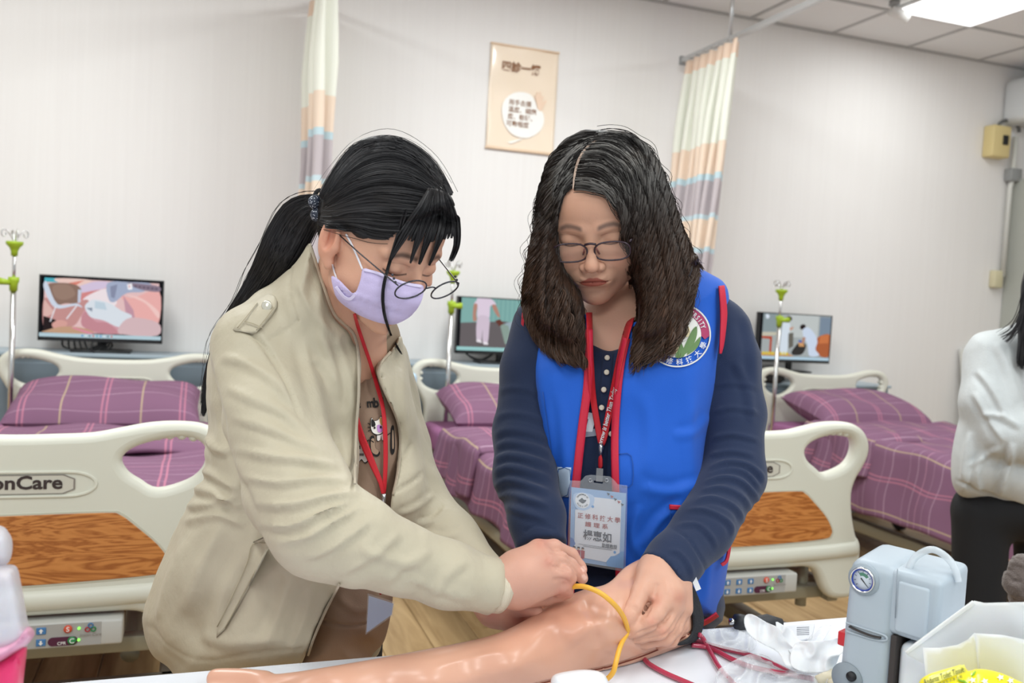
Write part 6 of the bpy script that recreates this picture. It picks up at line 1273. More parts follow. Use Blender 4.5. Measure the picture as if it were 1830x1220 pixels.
# ---- hair
def l_hair(g):
    q = l_loc(g.p); f = ell(q, (0, -.016, .028), (.083, .103, .104))
    f = smin(f, ell(q, (0, -.085, .030), (.05, .035, .05)), .02); f = smin(f, ell(q, (0, .052, .086), (.058, .048, .034)), .02)
    f = smax(f, -smax(prism(g, [(556, 490), (560, 440), (578, 402), (600, 398), (622, 408), (640, 428), (672, 430), (703, 416), (728, 398), (750, 392), (776, 380), (812, 372), (850, 420), (850, 640), (600, 640)], n=3), g.d-float(LO[2]), .01), .006); f = smax(f, -ell(q, (0, .100, -.040), (.066, .055, .082)), .006)
    f2 = inflate(g, [(574, 350), (545, 350), (515, 362), (492, 388), (470, 430), (452, 478), (432, 520), (405, 565), (384, 612), (372, 660), (366, 700), (372, 690), (390, 640), (415, 590), (452, 545), (505, 505), (538, 468), (560, 425), (574, 395)], [(560, 372, 1.205, .024), (510, 430, 1.255, .040), (450, 520, 1.30, .036), (395, 610, 1.335, .024), (368, 690, 1.36, .010)], .022)
    return smin(f, f2, .006)
V, Fc = organic(l_hair, (350, 220, 850, 710, .98, 1.42), .0055, 0, 2); hair = mk('hair', V, Fc, mat('hair_base_black', '121113', .5), LW)
dml = DM([(V, Fc), l_head_mesh], 350, 225, 850, 720, 4).blur(2); dmk = DM([(V, Fc), l_head_mesh, l_mask_mesh, l_jacket_mesh], 660, 380, 760, 660, 3).minf(1).blur(1)
def coll(P, t, r, gi): c = np.array([.010, .009, .010])+np.array([.018, .017, .018])*(r*.9)[..., None]*np.ones_like(t)[..., None]; return c
LHG = [([[(808, 350), (776, 290), (728, 254), (684, 244), (632, 260), (594, 306), (570, 354)], [(795, 335), (750, 282), (704, 262), (655, 268), (614, 304), (580, 358)], [(785, 332), (740, 298), (694, 286), (645, 300), (606, 330), (580, 364)], [(775, 338), (735, 318), (688, 312), (642, 322), (604, 348), (578, 370)], [(765, 350), (725, 342), (680, 340), (636, 350), (600, 365), (576, 376)], [(748, 372), (708, 370), (664, 368), (624, 373), (594, 381), (573, 385)], [(722, 402), (688, 402), (650, 397), (615, 395), (590, 395), (571, 392)], [(694, 426), (662, 424), (632, 412), (602, 406), (582, 404), (567, 398)]], 1.6),
       
       ([[(768, 335), (750, 368), (728, 398), (705, 428), (690, 452)], [(772, 334), (760, 372), (742, 405), (722, 440), (712, 466)], [(776, 334), (770, 375), (755, 410), (742, 442), (736, 468)], [(782, 336), (783, 378), (776, 415), (766, 446), (760, 468)], [(790, 340), (800, 378), (801, 415), (794, 446), (786, 468)], [(800, 346), (814, 378), (818, 410), (815, 440), (804, 466)]], .20),
       ([[(574, 352), (540, 352), (508, 368), (480, 412), (458, 465), (436, 515), (406, 562), (384, 610), (370, 665), (360, 715)], [(574, 362), (545, 366), (518, 392), (494, 440), (468, 495), (436, 540), (408, 580), (388, 628), (374, 680), (362, 730)], [(572, 376), (552, 390), (532, 425), (508, 470), (474, 520), (440, 555), (412, 592), (390, 640), (374, 690), (362, 745)], [(572, 390), (562, 412), (546, 448), (520, 488), (484, 525), (448, 555), (416, 596), (392, 648), (375, 700), (366, 735)]], 1.0),
       ([[(727, 398), (706, 440), (690, 480), (683, 520), (685, 560), (698, 600), (716, 632)], [(732, 400), (712, 442), (694, 482), (687, 522), (689, 560), (702, 600), (718, 630)]], .06)]
lock = LHG.pop(); bang = LHG.pop(1)
lock = ([[(722, 372, 0), (706, 430, 0), (691, 480, 0), (683, 522, 0), (685, 560, 0), (698, 600, 0), (716, 632, 0)], [(730, 372, 0), (711, 432, 0), (694, 482, 0), (686, 522, 0), (688, 560, 0), (701, 600, 0), (719, 634, 0)]], 1)
lock = ([[(a, b) for a, b, _ in g_] for g_ in lock[0]], 1)
V, Fc, C = strands([lock], dmk, 110, .0007, coll, wave=(.6, 90), off=(.003, .006), nseg=30, spread=.5, jit=.7, lenj=.25, sides=2); mk('face_lock', V, Fc, HAIR_M, hair, cols=C, kind='stuff')
bang = [([[(768, 335), (748, 368), (728, 395), (708, 424)], [(774, 336), (762, 375), (748, 405), (736, 432)], [(782, 338), (780, 378), (772, 408), (764, 434)], [(792, 342), (800, 378), (800, 405), (794, 428)], [(798, 346), (812, 374), (818, 400), (818, 424)]], .45)]
for a_, b_ in (([(738, 380), (722, 412), (706, 444), (697, 464)], [(752, 384), (731, 418), (710, 447), (699, 465)]), ([(750, 385), (744, 420), (737, 450), (732, 470)], [(766, 390), (755, 422), (742, 450), (734, 471)]), ([(766, 385), (762, 420), (755, 448), (748, 472)], [(782, 390), (773, 420), (760, 448), (750, 473)]), ([(786, 385), (784, 418), (776, 445), (766, 474)], [(800, 390), (793, 420), (781, 447), (768, 475)]), ([(804, 380), (811, 412), (811, 440), (802, 466)], [(820, 385), (822, 415), (819, 442), (808, 468)])): bang.append(([a_, b_], .07))
V, Fc, C = strands(bang, dml, 2300, .0008, coll, wave=(.4, 120), off=(.004, .009), nseg=18, spread=.6, jit=.9, lenj=.25, clump=4, tight=.5, cdep=.004, sides=2); mk('fringe', V, Fc, HAIR_M, hair, cols=C, kind='stuff')
V, Fc, C = strands(LHG, dml, 1900, .00075, coll, wave=(.5, 120), off=(.000, .004), nseg=20, spread=1.0, jit=1.6, lenj=.12, clump=12, tight=.75, cdep=.003, sides=2)
mk('hair_strand', V, Fc, HAIR_M, hair, cols=C, kind='stuff')
V, Fc, C = strands([LHG[0], LHG[1]], dml, 45, .00035, coll, wave=(4, 160), off=(.002, .008), nseg=24, spread=2.6, jit=3, lenj=.1, sides=2)
mk('stray_hair', V, Fc, HAIR_M, hair, cols=C, kind='stuff')
BD = mat('tie_bead', '3a4254', .5); nt = BD.node_tree
vo = nt.nodes.new('ShaderNodeTexVoronoi'); vo.inputs['Scale'].default_value = 420; tc = nt.nodes.new('ShaderNodeTexCoord'); nt.links.new(tc.outputs['Object'], vo.inputs['Vector']); rp = nt.nodes.new('ShaderNodeValToRGB'); rp.color_ramp.elements[0].color = (*H('c9ccd6'), 1); rp.color_ramp.elements[0].position = .25; rp.color_ramp.elements[1].position = .35; rp.color_ramp.elements[1].color = (*H('232a3a'), 1); nt.links.new(vo.outputs['Distance'], rp.inputs[0]); nt.links.new(rp.outputs[0], nt.nodes['Principled BSDF'].inputs['Base Color'])
for x, y, d in ((563, 361, 1.160), (567, 384, 1.163)):
    c = at(x, y, d); a = np.linspace(0, math.pi, 9); mk('hair_tie_bead', *lathe([(.0092*math.sin(t_), -.0092*math.cos(t_)) for t_ in a], c, 16), BD, hair)
c = at(572, 374, 1.205); a = np.linspace(0, 2*np.pi, 20); mk('hair_tie', *tube(np.array([c+.022*math.cos(t_)*(CF*.8+CR*.25)+.026*math.sin(t_)*CU for t_ in a]), .003, 8, False), mat('black_cloth'), hair)
# ================================================================ table and the things on it
TZ = .75
t = thing('table', 'white table in the foreground holding the training arm and suction unit', 'table', (.3, .79, 0))
mk('tabletop', *box(-1.1, 1.50, .38, 1.172, TZ-.03, TZ, .004, 2), mat('white_laminate', 'dfe2ea', .45, .4), t, smooth=False)
for x in (-1.0, 1.4):
    for y in (.46, 1.09): mk('leg', *box(x-.02, x+.02, y-.02, y+.02, 0, TZ-.03, .003, 1), mat('table_steel', 'a8aab0', .35, metal=.7), t, smooth=False)
def tz_clip(g, f, z=TZ+.001, e=.003): wz = 1.25+g.p @ M3[:, 2].astype(np.float32); return smax(f, z-wz, e)
# ---- training arm
AP = [(373, 1214), (384, 1201), (410, 1196), (450, 1198), (480, 1204), (520, 1201), (580, 1192), (680, 1175), (760, 1160), (818, 1149), (884, 1133), (934, 1110), (977, 1083), (1015, 1064), (1050, 1051), (1076, 1046), (1094, 1036), (1116, 1014), (1145, 998), (1168, 992), (1195, 1000), (1216, 1028), (1228, 1058), (1238, 1090), (1243, 1118), (1240, 1145), (1212, 1158), (1165, 1180), (1093, 1206), (1000, 1236), (900, 1266), (760, 1296), (600, 1292), (480, 1262), (410, 1246), (380, 1232)]
AC = [(400, 1215, 1.09, .022), (480, 1230, 1.07, .028), (600, 1235, 1.06, .034), (750, 1225, 1.09, .042), (900, 1190, 1.13, .052), (1060, 1120, 1.215, .064), (1060, 1060, 1.235, .055), (1180, 1080, 1.29, .072), (1235, 1110, 1.325, .066), (1150, 1010, 1.31, .05)]
def arm_f(g):
    f = inflate(g, AP, AC, .060); f = smin(f, chain(g.p, pc([(560, 1245, 1.05, .016), (450, 1252, 1.03, .0125), (400, 1262, 1.02, .009)]), 0), .012)
    for k, (a, b) in enumerate([((470, 1222), (385, 1212)), ((470, 1240), (378, 1236))]): f = smin(f, chain(g.p, pc([(*a, 1.075-.01*k, .015), (*b, 1.085-.015*k, .010)]), 0), .006)
    return tz_clip(g, f)
V, Fc = organic(arm_f, (350, 980, 1260, 1310, .96, 1.42), .006, 1, 2, 1)
V = folds(V, Fc, [([(770, 1196), (830, 1180), (880, 1168), (915, 1166)], 6, .0016, 'b'), ([(1040, 1070), (1062, 1105), (1066, 1160)], 14, .006, 'c'), ([(940, 1130), (1000, 1120), (1035, 1150)], 20, .005, 'b'), ([(1075, 1075), (1100, 1120), (1090, 1170)], 16, .004, 'b'), ([(1238, 1128), (1206, 1147), (1151, 1171), (1093, 1190), (1050, 1200), (963, 1222), (850, 1248)], 2.2, .004, 's'), ([(1100, 1040), (1140, 1030), (1180, 1040)], 12, .004, 'c'), ([(960, 1100), (1010, 1085), (1050, 1078)], 10, .003, 'b')])
ARMM = mat('vinyl_skin', 'ffffff', .30, .5, vc=True, sub=.08, var=.06, vscale=9)
x, y, z = pxof(V); C = np.tile(np.array(H('d6a48c')), (len(V), 1)); n = vnoise(V, 14, 2)
m = np.clip(np.exp(-((x-1010)**2+(y-1110)**2)/55**2)*.6+np.exp(-((x-900)**2+(y-1150)**2)/60**2)*.3+n*.35, 0, 1)[:, None]; C = C*(1-m)+np.array(H('c98b72'))*m
ta = thing('training_arm', 'pale rubber injection training arm lying across the white table', 'training arm', onZ(820, 1230, TZ))
sk = mk('arm_skin', V, Fc, ARMM, ta, cols=C); dma = DM([(V, Fc)], 360, 985, 1260, 1240, 4)
mk('seam_gap', *ribbon(dma, [(1236, 1130), (1206, 1147), (1151, 1171), (1093, 1190), (1050, 1200), (963, 1222), (880, 1242)], 2.2, .0006, .0012), mat('seam_brown', '7a3a2a', .7), ta)
st = mk('strap', *patch(None, [[(1214, 1046), (1226, 1040), (1238, 1046), (1250, 1072), (1258, 1105), (1254, 1130), (1242, 1146), (1218, 1153), (1210, 1150), (1228, 1140), (1237, 1126), (1238, 1105), (1233, 1080), (1226, 1062)]], 0, .10, 6, dfun=lambda x, y: 1.265+.0006*(np.asarray(x)-1214)+.0002*(1150-np.asarray(y)))[:2], mat('black_webbing', '23252a', .75, bump=(500, .5)), ta)
mk('strap_label', *patch(None, [[(1236, 1036), (1244, 1030), (1253, 1052), (1244, 1056)]], 0, .002, 6, smooth=False, dfun=lambda x, y: 1.263+0*np.asarray(x))[:2], mat('white_tag', 'e4e6ea', .6), st, smooth=False)
# tourniquet held in both hands
P_ = spl(np.array([at(*p) for p in [(1008, 1056, 1.185), (1018, 1050, 1.172), (1034, 1047, 1.160), (1052, 1050, 1.150), (1074, 1060, 1.142), (1096, 1078, 1.145), (1112, 1098, 1.168), (1120, 1118, 1.184), (1121, 1130, 1.192), (1112, 1146, 1.178), (1106, 1162, 1.162), (1101, 1182, 1.150), (1096, 1200, 1.148), (1086, 1212, 1.156), (1072, 1219, 1.175)]]), 6)
mk('tourniquet', *tube(P_, .0034, 12), mat('latex_yellow', 'e6ae3f', .35, .5, sub=.1), None, label='yellow latex tourniquet tube looped over the training arm and held in the hands', cat='tourniquet')
mk('tourniquet_end', *tube(spl(np.array([at(*p) for p in [(1014, 1064, 1.20), (1018, 1056, 1.196), (1022, 1046, 1.19), (1026, 1036, 1.195)]]), 5), .0034, 10), MATS['latex_yellow'], None, label='short free end of yellow tube between the beige sleeved woman\'s fingertips', cat='tube end')
# white case
def case_f(g): return tz_clip(g, inflate(g, [(984, 1222), (988, 1207), (1008, 1200), (1042, 1196), (1070, 1199), (1084, 1210), (1087, 1232), (1070, 1262), (1030, 1272), (995, 1262), (984, 1245)], [(1035, 1230, 1.045, .027)], .016), TZ+.001)
V, Fc = organic(case_f, (970, 1185, 1100, 1290, .98, 1.11), .004, 1, 2); mk('device_case', V, Fc, mat('gloss_white', 'eef0f4', .2, .5), None, label='small glossy white rounded case on the table below the yellow tube', cat='case')
# red tubes on the table
def ontable(L, h=.0045, nz=6): return spl(np.array([onZ(x, y, TZ+h+(e[0] if e else 0)) for x, y, *e in L]), nz)
RT = mat('red_tube', 'b53a55', .2, .6, coat=.4)
for L_, lab in (([(1148, 1172), (1160, 1186), (1188, 1202), (1222, 1217), (1262, 1234), (1300, 1250)], 'red tube curving along the table under the arm, lowest one'), ([(1250, 1134, .02), (1256, 1140, .012), (1266, 1158), (1284, 1190), (1312, 1222), (1340, 1250)], 'red tube crossing over the others towards the bottom edge'), ([(1240, 1143, .003), (1262, 1150), (1290, 1158), (1328, 1167), (1372, 1182), (1420, 1205)], 'upper red tube running from the arm strap to the tissue'), ([(1236, 1152, .002), (1262, 1156), (1285, 1165), (1305, 1176), (1345, 1192), (1400, 1203), (1460, 1214)], 'red tube running under the clear plastic wrap')):
    mk('red_tube', *tube(ontable(L_), .0036, 10), RT, None, label=lab, cat='tube', group='red tubes on the table')
# black handle
t = thing('instrument_handle', 'black instrument handle with metal tip at the far table edge by the tissue', 'handle', onZ(1340, 1124, TZ))
q = [onZ(x_, 1124, TZ) for x_ in (1303, 1313, 1345, 1396)]
up = lambda p, h: p+np.array([0, 0, h])
mk('grip', *tube([up(q[1], .012), up(q[1]*.7+q[2]*.3, .012), up(q[2], .0105), up(q[2]*.5+q[3]*.5, .0115), up(q[3], .010)], [.0115, .012, .009, .0125, .007], 16), mat('black_rubber', '2b2c30', .5), t)
mk('metal_tip', *tube([up(q[0], .012), up(q[1], .012)], .005, 12), MATS['chrome'], t)
# crumpled tissue
def crump(seed, base, sl, amp, f1=28):
    def fn(x, y):
        x = np.asarray(x, float); y = np.asarray(y, float); P = np.stack([x/1000, y/1000, 0*x], -1); r = 1-np.abs(vnoise(P, f1, seed))*4; r2 = 1-np.abs(vnoise(P, f1*2.3, seed+3))*4
        return base+sl*(1200-y)-amp*(.6*r+.3*r2)
    return fn
TIS = mat('tissue', 'e9e9ec', .85, .15, sub=.1, bump=(300, .1))
tt_ = thing('tissue', 'crumpled white tissue standing on the table beside the suction unit', 'tissue', onZ(1430, 1195, TZ))
mk('sheet', *patch(None, [[(1331, 1101), (1344, 1097), (1369, 1111), (1392, 1122), (1402, 1140), (1420, 1160), (1440, 1180), (1446, 1198), (1434, 1200), (1405, 1190), (1391, 1166), (1366, 1152), (1342, 1137), (1331, 1119)]], 0, .0012, 3, dfun=crump(1, 1.205, .0006, .015, 24), n=3)[:2], TIS, tt_)
mk('sheet', *patch(None, [[(1386, 1111), (1402, 1118), (1416, 1127), (1427, 1143), (1447, 1146), (1464, 1160), (1462, 1190), (1440, 1200), (1415, 1170), (1395, 1140)]], 0, .0012, 3, dfun=crump(5, 1.215, .0006, .015, 24), n=3)[:2], TIS, tt_)
mk('sheet', *patch(None, [[(1420, 1150), (1447, 1146), (1481, 1143), (1499, 1139), (1518, 1142), (1514, 1161), (1501, 1170), (1492, 1190), (1470, 1202), (1434, 1200), (1412, 1185)]], 0, .0012, 3, dfun=crump(8, 1.20, .0005, .016, 26), n=3)[:2], TIS, tt_)
FILM = mat('clear_film', 'eef1f6', .08, .8, alpha=.30, bump=(60, 1.0))
for L_, sd, lab in (([(1282, 1200), (1300, 1186), (1340, 1168), (1372, 1172), (1392, 1190), (1440, 1202), (1500, 1206), (1512, 1224), (1400, 1236), (1290, 1232)], 2, 'clear crumpled plastic wrap lying in front of the tissue'), ([(1252, 1128), (1300, 1122), (1332, 1130), (1352, 1146), (1340, 1166), (1300, 1160), (1262, 1148)], 6, 'clear plastic wrap lying between the arm strap and the tissue'), ([(1440, 1150), (1452, 1132), (1470, 1118), (1486, 1118), (1474, 1140), (1462, 1154)], 9, 'stiff clear film flap standing behind the tissue')):
    def df(x, y, sd=sd):
        x = np.asarray(x, float); y = np.asarray(y, float); hz = 566-.056*(1360-x)*-1*0+.056*(x-1360); P = np.stack([x/1000, y/1000, 0*x], -1); r = 1-np.abs(vnoise(P, 40, sd))*4; return (.5-.004-.012*np.clip(r, 0, 1))*FPX/(y-(551+.056*(x-1290)))
    mk('plastic_wrap', *patch(None, [L_], 0, .0006, 4, dfun=df, n=3)[:2], FILM, None, label=lab, cat='plastic wrap')
V2_ = [onZ(x_, y_, TZ+.003) for x_, y_ in ((1398, 1119), (1456, 1114), (1450, 1140), (1420, 1144))]
pkt = thing('packet', 'flat silver white packet with fine print lying behind the tissue', 'packet', V2_[0]); mk('pouch', np.array(V2_+[v-np.array([0, 0, .002]) for v in V2_]), [(0, 1, 2, 3)[::-1], (7, 6, 5, 4)[::-1], (0, 4, 5, 1)[::-1], (1, 5, 6, 2)[::-1], (2, 6, 7, 3)[::-1], (3, 7, 4, 0)[::-1]], mat('packet', 'd2d4da', .3), pkt, smooth=False)
for k in range(5):
    a = onZ(1424, 1121+3.2*k, TZ+.0036); b = onZ(1446, 1120+3.2*k, TZ+.0036); mk('print_line', *tube([a, b], .0005, 4), mat('print_grey2', '8a8c94', .6), pkt)
CR2 = mat('cream_connector', 'd9cfb6', .4)
t = thing('tube_connectors', 'cream plastic tube connector with a light blue band at the suction unit foot', 'connector', onZ(1490, 1215, TZ))
mk('connector', *tube([onZ(1462, 1216, TZ+.012), onZ(1478, 1212, TZ+.012), onZ(1498, 1206, TZ+.013)], [.007, .009, .010], 14), CR2, t); mk('blue_band', *tube([onZ(1496, 1206, TZ+.016), onZ(1508, 1203, TZ+.017)], .0098, 14), mat('light_blue', '5bb7d8', .4), t)
mk('connector', *tube([onZ(1486, 1228, TZ+.012), onZ(1506, 1224, TZ+.013), onZ(1530, 1220, TZ+.014)], [.010, .012, .009], 14), CR2, t)
# ---- suction unit
A_ = onZ(1520, 993, .95); C_ = onZ(1684, 1036, .95); e1 = C_-A_; Wd = np.linalg.norm(e1); e1 /= Wd; e2 = np.array([-e1[1], e1[0], 0]); e2 = e2 if e2 @ np.array([0, 1, 0]) > 0 else -e2; Dp = .085
su = thing('suction_unit', 'blue grey portable suction unit with round pressure gauge and clear handle', 'suction unit', (*(A_+e1*Wd/2+e2*Dp/2)[:2], TZ))
def L2W(V): V = np.asarray(V); return A_*[1, 1, 0]+V[:, :1]*e1+V[:, 1:2]*e2+np.c_[0*V[:, 0], 0*V[:, 0], V[:, 2]+TZ]
def ebox(name, a, m, par=su, bev=.006, seg=4, f=None):
    V, Fc = box(*a, bev, seg); V = f(V) if f else V; V = L2W(V); return mk(name, V, Fc, m, par, angle=40)
SU = mat('suction_grey', 'a9b4be', .42, .45); SU2 = mat('suction_dark', '87919b', .5)
def col_taper(V): V = V.copy(); V[:, 0] -= .006*(1-V[:, 2]/.2)*(V[:, 0] < .03); V[:, 2] += np.where(V[:, 2] > .15, (V[:, 1])*.12, 0); return V
w1 = Wd*.53
ebox('left_column', (0, w1, -.004, Dp, 0, .198), SU, bev=.014, f=col_taper); ebox('top_block', (w1-.01, Wd, .0, Dp, .118, .196), SU, bev=.008, f=col_taper)
ebox('rear_body', (.01, Wd-.004, .045, Dp, 0, .19), SU2, bev=.006)
ebox('front_panel', (w1+.002, Wd-.012, -.003, .01, .124, .186), mat('suction_grey2', 'b1bcc6', .42), bev=.004)
ebox('canister', (w1+.006, Wd+.006, .004, .055, 0, .112), mat('canister_white', 'dde1e6', .25, .5, sub=.2), bev=.012)
ebox('canister_gap', (w1-.001, w1+.006, -.001, .05, 0, .118), mat('gap_dark', '3a3433', .7), bev=.001)
def onface(px_, py_, off=0.):
    v = ray(px_, py_); n = e2; o = A_-e2*(.004+off); k = ((o-CC) @ n)/(v @ n); return CC+v*k
fr_ = np.stack([e1, np.array([0, 0, 1.]), -e2])
gc = onface(1544, 1035); 
gz = mk('gauge_recess', *lathe([(0, -.004), (.0195, -.004), (.0195, .0015), (0, .0015)], gc, 32, frame=fr_), mat('recess_grey', '98a3ad', .5), su)
gg_ = mk('pressure_gauge', *lathe([(0, 0), (.0150, 0), (.0158, .004), (.0150, .0062), (.0140, .0062), (.0135, .003), (0, .003)], gc, 36, frame=fr_), MATS['chrome'], su)
mk('blue_ring', *lathe([(.0120, .003), (.0139, .0032), (.0139, .0048), (.0124, .0048), (.0120, .003)], gc, 36, frame=fr_), mat('gauge_blue', '27409a', .3), gg_)
mk('dial', *lathe([(0, .0031), (.0124, .0031), (.0124, .0036), (0, .0036)], gc, 30, frame=fr_), mat('dial_white', 'c3cbd6', .3), gg_)
mb = MB()
for k in range(9):
    a = math.radians(225-k*33.75); p1 = np.array([.0085*math.cos(a), .0085*math.sin(a), .0038]); p2 = np.array([.011*math.cos(a), .011*math.sin(a), .0038]); mb.add(*tube([gc+p1 @ fr_, gc+p2 @ fr_], .0003, 4))
mb.mk('scale_marks', mat('print_black', '15151a', .5), gg_, kind='stuff')
mk('green_zone', np.array([gc+np.array([.009*math.cos(a)*r, .009*math.sin(a)*r, .0037]) @ fr_ for a in np.linspace(.6, 2.2, 8) for r in (.55, 1.0)]), [(2*i, 2*i+2, 2*i+3, 2*i+1) for i in range(7)], mat('dial_green', '4d7f6a', .5), gg_)
mk('needle', *tube([gc+np.array([-.002, .002, .0042]) @ fr_, gc+np.array([.006, -.006, .0042]) @ fr_], [.0009, .0003], 5), mat('print_black'), gg_)
s1 = [onface(x_, y_, .0012) for x_, y_ in ((1518, 1119), (1535, 1127), (1556, 1135), (1574, 1139))]
mk('vent_slot', *tube(spl(np.array(s1), 6), .0032, 8, flat=.35), mat('gap_dark'), su)
s1 = [onface(x_, y_, .0006) for x_, y_ in ((1512, 1112), (1535, 1120), (1560, 1128), (1582, 1136), (1583, 1144), (1560, 1142), (1534, 1134), (1512, 1127))]
mk('slot_rim', *tube(spl(np.array(s1), 6), .0013, 8), SU, su)
ebox('power_switch', (-.010, .0005, .002, .020, .083, .101), mat('switch_red', 'c0222c', .4), bev=.002)
mk('port_disc', *lathe([(0, 0), (.020, 0), (.020, .0015), (0, .0015)], onface(1514, 1212), 32, frame=fr_), SU2, su)
mk('outlet_ring', *lathe([(0, .002), (.006, .002), (.006, .006), (0, .006)], onface(1524, 1207), 20, frame=fr_), mat('print_black'), su)
mk('panel_line', *tube([onface(1604, 1016, .0005), onface(1600, 1104, .0005)], .0006, 5), SU2, su)
hp = [L2W([(w1+.004, .02, .192)])[0], L2W([(w1+.010, .025, .212)])[0], L2W([(w1+.028, .03, .225)])[0], L2W([(w1+.048, .035, .214)])[0], L2W([(w1+.056, .04, .192)])[0]]
mk('handle_hose', *tube(spl(np.array(hp), 8), .0042, 12), mat('clear_hose', 'dfe6ec', .15, .6, alpha=.55), su)
# ---- white bag with tissue pack
BW = mat('bag_white', 'eff1f2', .6, .3, sub=.05, bump=(200, .1))
bg = thing('shopping_bag', 'open white bag standing on the table at the right corner', 'bag', onZ(1745, 1300, TZ))
def bagd(base, seed, amp=.006):
    def fn(x, y):
        x = np.asarray(x, float); y = np.asarray(y, float); P = np.stack([x/1000, y/1000, 0*x], -1); r = 1-np.abs(vnoise(P, 9, seed))*4; return base-.00035*(x-1618)+.00025*(y-1100)-amp*r
    return fn
mk('back_panel', *patch(None, [[(1618, 1164), (1678, 1120), (1719, 1090), (1741, 1073), (1760, 1077), (1800, 1076), (1900, 1074), (1960, 1080), (1970, 1400), (1680, 1400), (1665, 1230), (1652, 1186), (1621, 1170)]], 0, .002, 10, dfun=bagd(1.02, 3), smooth=False)[:2], BW, bg)
mk('folded_hem', *ribbon(None, [(1620, 1167), (1679, 1123), (1720, 1093), (1742, 1077)], 7, .001, .003, ctr=lambda x, y: bagd(1.012, 3)(x, y)), BW, bg)
mk('front_panel', *patch(None, [[(1649, 1157), (1680, 1157), (1711, 1152), (1730, 1142), (1742, 1130), (1748, 1160), (1752, 1196), (1740, 1410), (1685, 1410), (1662, 1290), (1654, 1205)]], 0, .002, 10, dfun=bagd(.985, 7, .004), smooth=False)[:2], BW, bg)
mk('side_panel', *patch(None, [[(1742, 1131), (1790, 1134), (1835, 1143), (1900, 1150), (1960, 1160), (1960, 1420), (1745, 1410), (1748, 1200)]], 0, .002, 10, dfun=bagd(.99, 11, .006), smooth=False)[:2], BW, bg)
tp = thing('tissue_pack', 'yellow pack of toilet tissue with white flowers inside the white bag', 'tissue pack', onZ(1740, 1330, TZ))
YL = mat('pack_yellow', 'f2e012', .3, .5, coat=.3)
def pf(g): return tz_clip(g, inflate(g, [(1640, 1232), (1652, 1208), (1700, 1192), (1722, 1187), (1730, 1200), (1744, 1195), (1775, 1198), (1812, 1212), (1840, 1236), (1850, 1330), (1820, 1380), (1660, 1380), (1645, 1300)], [(1740, 1280, .93, .05), (1700, 1200, .925, .02), (1780, 1205, .925, .02)], .03))
V, Fc = organic(pf, (1625, 1175, 1870, 1400, .86, 1.0), .005, 1, 1); mk('wrapper', V, Fc, YL, tp); dmp = DM([(V, Fc)], 1640, 1180, 1850, 1320, 4)
mk('label_band', *patch(dmp, [[(1650, 1214), (1690, 1198), (1723, 1187), (1727, 1200), (1692, 1212), (1655, 1228)]], .003, .0006, 5, smooth=False)[:2], mat('pack_pale', 'efe66a', .35), tp)
for s_, cx, cy, sz in (('Andante Toilet Tissue', 1686, 1207, 15), ('柔 情 抽 取 式 衛 生 紙', 1696, 1216, 6)):
    Vt, Ft = text2d(s_, sz, .01, width=76 if sz > 10 else 50, shear=.2 if sz > 10 else 0); c, s = math.cos(-.33), math.sin(-.33); X, Y = Vt[:, 0], -Vt[:, 1]; mk('lettering', *decal(dmp, np.c_[cx+X*c-Y*s, cy+X*s+Y*c], Ft, .0042), mat('print_dark', '5a5f2a', .5), tp, smooth=False)
for k, (cx, cy) in enumerate([(1738, 1215), (1760, 1217), (1788, 1210), (1806, 1216), (1748, 1228), (1775, 1228)]):
    mk('flower_print', *patch(dmp, [[(cx+(7 if j % 2 else 3.5)*math.cos(j*math.pi/5), cy+(6 if j % 2 else 3)*math.sin(j*math.pi/5)) for j in range(10)]], .002, .0006, 4)[:2], mat('flower_white', 'f4f6ee', .4), tp)
for cx, cy, a in ((1740, 1203, -.9), (1718, 1216, .3), (1726, 1219, .8)): mk('leaf_print', *patch(dmp, [[(cx-7*math.cos(a), cy-7*math.sin(a)), (cx-2*math.sin(a), cy+2*math.cos(a)), (cx+7*math.cos(a), cy+7*math.sin(a)), (cx+2*math.sin(a), cy-2*math.cos(a))]], .002, .0006, 4)[:2], mat('leaf_print', '7fb52a', .4), tp)
# ---- pink sharps container at left
sc_ = thing('sharps_container', 'translucent white and pink plastic sharps container at the left edge', 'container', onZ(-40, 1450, TZ))
TW = mat('milky_plastic', 'dfe0e8', .25, .5, alpha=.62, sub=.1); PK = mat('pink_plastic', 'e2386e', .3, .5, alpha=.93); PK2 = mat('pink_flange', 'e9a6c4', .3, .5, alpha=.8)
def box_f(poly, ctrl, w_): return lambda g: inflate(g, poly, ctrl, w_, n=3)
V, Fc = organic(box_f([(-160, 1190), (-150, 1020), (-60, 1012), (17, 1008), (31, 1013), (39, 1049), (51, 1116), (58, 1135), (20, 1170)], [(-50, 1100, .80, .055)], .012), (-200, 990, 80, 1200, .73, .87), .004, 0, 2); mk('hopper', V, Fc, TW, sc_)
V, Fc = organic(box_f([(-110, 960), (-70, 940), (0, 938), (14, 949), (23, 966), (20, 996), (6, 1012), (-60, 1018), (-110, 1010)], [(-50, 980, .80, .04)], .012), (-130, 925, 40, 1030, .74, .86), .004, 0, 2); mk('lid', V, Fc, TW, sc_)
V, Fc = organic(box_f([(-170, 1230), (-165, 1150), (0, 1150), (40, 1118), (58, 1121), (63, 1134), (48, 1152), (20, 1174), (-5, 1190), (-80, 1225)], [(-50, 1160, .795, .062)], .010), (-200, 1100, 90, 1250, .72, .87), .004, 0, 2); mk('flange', V, Fc, PK2, sc_)
